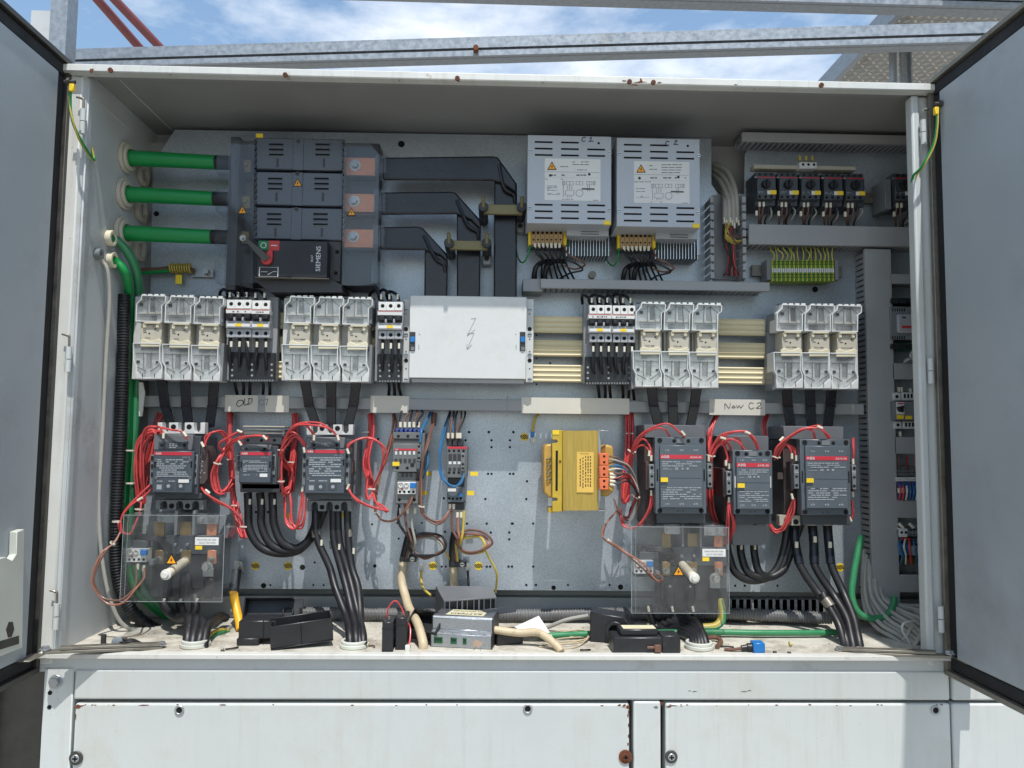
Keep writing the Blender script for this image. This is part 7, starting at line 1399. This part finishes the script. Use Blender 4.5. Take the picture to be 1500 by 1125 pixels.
# black block with round socket
q = fl(864, 940); t = thing('socket_block', 'black plastic block with round hole on the floor', 'block', q); Mx = T(q, math.radians(-14))
tp(t, 'body', 'black_plastic', Mx, lambda p: p.pr3([(0, 0), (0.092, 0), (0.092, 0.020), (0.068, 0.052), (0, 0.058)], 0, 0.05), 0.002)
o = tp(t, 'socket', 'black_plastic', Mx, lambda p: p.ring((0.050, 0.0, 0.026), (0, -1, 0), 0.018, 0.011, 0.010, 24), 0.001); tp(o, 'socket_bore', 'hole', Mx, lambda p: p.cyl((0.05, -0.0002, 0.026), (0.05, -0.0006, 0.026), 0.0112, 20), 0)
# low black relay block with label
q = fl(899, 958); t = thing('black_relay', 'low black relay block with pale label and brass screw at the lip', 'relay', q); Mx = T(q, 0.02)
tp(t, 'lower_body', 'black_plastic', Mx, lambda p: p.box(0, 0.128, 0.002, 0.055, 0, 0.030), 0.002); tp(t, 'upper_body', 'black_plastic', Mx, lambda p: p.box(0.015, 0.088, 0.014, 0.053, 0.0302, 0.042), 0.002); tp(t, 'label', 'sticker', Mx, lambda p: p.box(0.022, 0.085, 0.018, 0.046, 0.0421, 0.0425), 0)
tp(t, 'end_block', 'black_plastic', Mx, lambda p: p.box(0.092, 0.126, -0.002, 0.04, 0.0, 0.034), 0.0015); tp(t, 'brass_lug', 'wire_brown', Mx, lambda p: [p.box(0.077, 0.089, -0.006, 0.004, 0.004, 0.017), p.cyl((0.063, -0.001, 0.012), (0.078, -0.001, 0.012), 0.0028, 8)], 0.0005)
text('RELAY', 0, 0, 1, 1, 'ink', t) if False else None
# blue connector with dark lead
q = fl(1104, 957); t = thing('blue_connector', 'small blue square connector with black neck on the floor', 'connector', q); Mx = T(q, -0.05)
tp(t, 'housing', 'button_blue', Mx, lambda p: p.box(0, 0.022, 0, 0.024, 0, 0.019), 0.0015); tp(t, 'neck', 'black_plastic', Mx, lambda p: [p.cyl((0, 0.012, 0.0085), (-0.009, 0.012, 0.008), 0.0075, 14), p.cyl((-0.009, 0.012, 0.008), (-0.02, 0.012, 0.006), 0.0055, 12)], 0.0005); tp(t, 'lead', 'wire_brown', Mx, lambda p: p.tube([(-0.018, 0.012, 0.006), (-0.035, 0.010, 0.004), (-0.052, 0.014, 0.003)], 0.003, 8), 0)
t = thing('red_cable_stub', 'dull red cable stub behind the right floor gland', 'cable', fl(1050, 940)); wire(t, [fl(1030, 935, 0.012), fl(1048, 934, 0.012), fl(1058, 940, 0.01), fl(1050, 948, 0.008)], 0.0045, 'wire_brown', world=True)
# hardware in the left corner
t = thing('threaded_stud', 'rusty threaded stud with nut in the left floor corner', 'bolt', fl(151, 950)); q = fl(151, 950); build(PB().cyl(q, q + Vector((0, 0, 0.026)), 0.0048, 10), 'stud', 'dark_steel', t); build(PB().cyl(q, q + Vector((0, 0, 0.008)), 0.0095, 6).cyl(q, q + Vector((0, 0, 0.003)), 0.013, 18), 'nut', 'bar_steel', t, 0.0005)
t = thing('loose_washer', 'grey round cap standing in the left floor corner', 'washer', fl(172, 948)); q = fl(172, 948); build(PB().cyl(q + Vector((0, 0, 0.010)), q + Vector((0.002, -0.006, 0.011)), 0.010, 18), 'cap', 'zinc', t, 0.001); build(PB().cyl(q + Vector((0, 0, 0.010)), q + Vector((0, 0.03, 0.008)), 0.005, 10), 'shank', 'bar_steel', t)
t = thing('black_wire_heap', 'small heap of thin black wire behind the left door stay', 'wires', fl(190, 945))
for k in range(4): wire(t, [fl(166 + k * 2, 946, 0.006), fl(178, 940 + k, 0.012 + k * .002), fl(195, 939 + k, 0.013 + k * .001), fl(212 - k * 2, 945, 0.007)], 0.0025, 'cable_black', world=True)
for k, (px, py) in enumerate(((1135, 957), (1156, 958), (326, 955), (950, 953))): q = fl(px, py); build(PB().cyl(q, q + Vector((0, 0, 0.004)), 0.0038, 8), 'loose_nut', 'dark_steel', None, 0.0004, label='small dark nut lying on the floor %s' % ('right of the blue connector', 'far right of the blue connector', 'right of the left floor gland', 'beside the black relay block')[k], cat='nut', group='loose nuts')

# another loose cover, cut wire ends and grit
tray('black terminal cover standing behind the small batteries and the beige cable', fl(598, 938) + Vector((0, 0, 0.004)), -0.5, math.radians(40), 0.075, 0.05, 0.03, True)
for k, (a, b, c_, m, lab) in enumerate(((330, 951, 0.03, 'cable_black', 'short black wire offcut right of the left floor gland'), (548, 948, 0.02, 'wire_brown', 'brown wire offcut right of the middle floor gland'), (1075, 948, 0.025, 'cable_black', 'black wire offcut left of the blue connector'), (1160, 944, 0.03, 'wire_yellow', 'yellow wire offcut right of the blue connector'), (850, 952, 0.02, 'cable_black', 'black wire offcut in front of the block with the round hole'))):
    q = fl(a, b, 0.0062); an = 0.4 + k * 1.3
    build(PB().tube([q, q + Vector((math.cos(an) * c_ * .5, math.sin(an) * c_ * .3, 0.001)), q + Vector((math.cos(an + .5) * c_, abs(math.sin(an + .5)) * c_ * .7, 0.0))], 0.0016, 8), 'wire_offcut', m, None, label=lab, cat='wire', group='wire offcuts')
gp = PB()
for _ in range(420):
    x = random.uniform(-0.80, 0.95); y = min(0.27, abs(random.gauss(0, 0.12)) + 0.01) if random.random() < .4 else 0.275 - abs(random.gauss(0, 0.06)); y = max(0.01, y)
    r = random.uniform(0.0006, 0.0022); an = random.uniform(0, 6)
    P = [(x + math.cos(an + t) * r * random.uniform(.6, 1.3), y + math.sin(an + t) * r * random.uniform(.6, 1.3), 0.0042) for t in (0, 1.5, 3.1, 4.6)]
    gp.add(P + [(x, y, 0.0042 + r * .8)], [(0, 1, 4), (1, 2, 4), (2, 3, 4), (3, 0, 4)])
build(gp, 'grit', 'bar_steel', None, kind='stuff', flat=True, label='scattered grit and rust crumbs on the cabinet floor', cat='grit')
# flaked rust patches on the lip and at panel corners
def patch(par, px, py, y, rx, ry, m='rust'):
    P = []
    for k in range(11):
        a = k / 11 * 2 * math.pi; f = random.uniform(.45, 1.1); P.append((px + math.cos(a) * rx * f, py + math.sin(a) * ry * f))
    build(PB().prism(P, y - 0.0003, y + 0.0004), 'rust_patch', m, par, flat=True)
for px, py, rx, ry in ((134, 103, 4, 4), (938, 120, 9, 1.6), (930, 124.5, 6, 1.2), (939, 117, 2, 3.5), (914, 118.5, 3.5, 1.2), (966, 121, 4, 1), (672, 119, 2, 1.4), (1078, 124, 3, .8), (585, 117.5, 1, 2.4), (250, 109, 2.4, .6), (795, 121, 2, .6)): patch(cab, px, py, -0.0222, rx, ry)
for px, py, rx, ry in ((114, 1036, 4, 3.6), (119, 1034, 3, 1.2), (919, 1036, 2.6, 3.6), (980, 1035, 4, 1.8), (986, 1033.6, 4, .8), (326, 1030.5 + 2, 5, .8), (210, 1033, 8, .8), (970, 1031, 2.2, 4), (110.8, 1050, .8, 5)): patch(hou, px, py, YH - 0.0002, rx, ry)
for px, py, rx, ry, m in ((1010, 1012, 3, .5, 'dark_steel'), (1018, 1013, 4, .6, 'dark_steel'), (1090, 1013, 5, .5, 'dark_steel'), (1098, 1011.6, 3, .5, 'dark_steel'), (961, 1036, 4.5, 2, 'aux_grey')): patch(hou, px, py, YH - 0.0002, rx, ry, m)
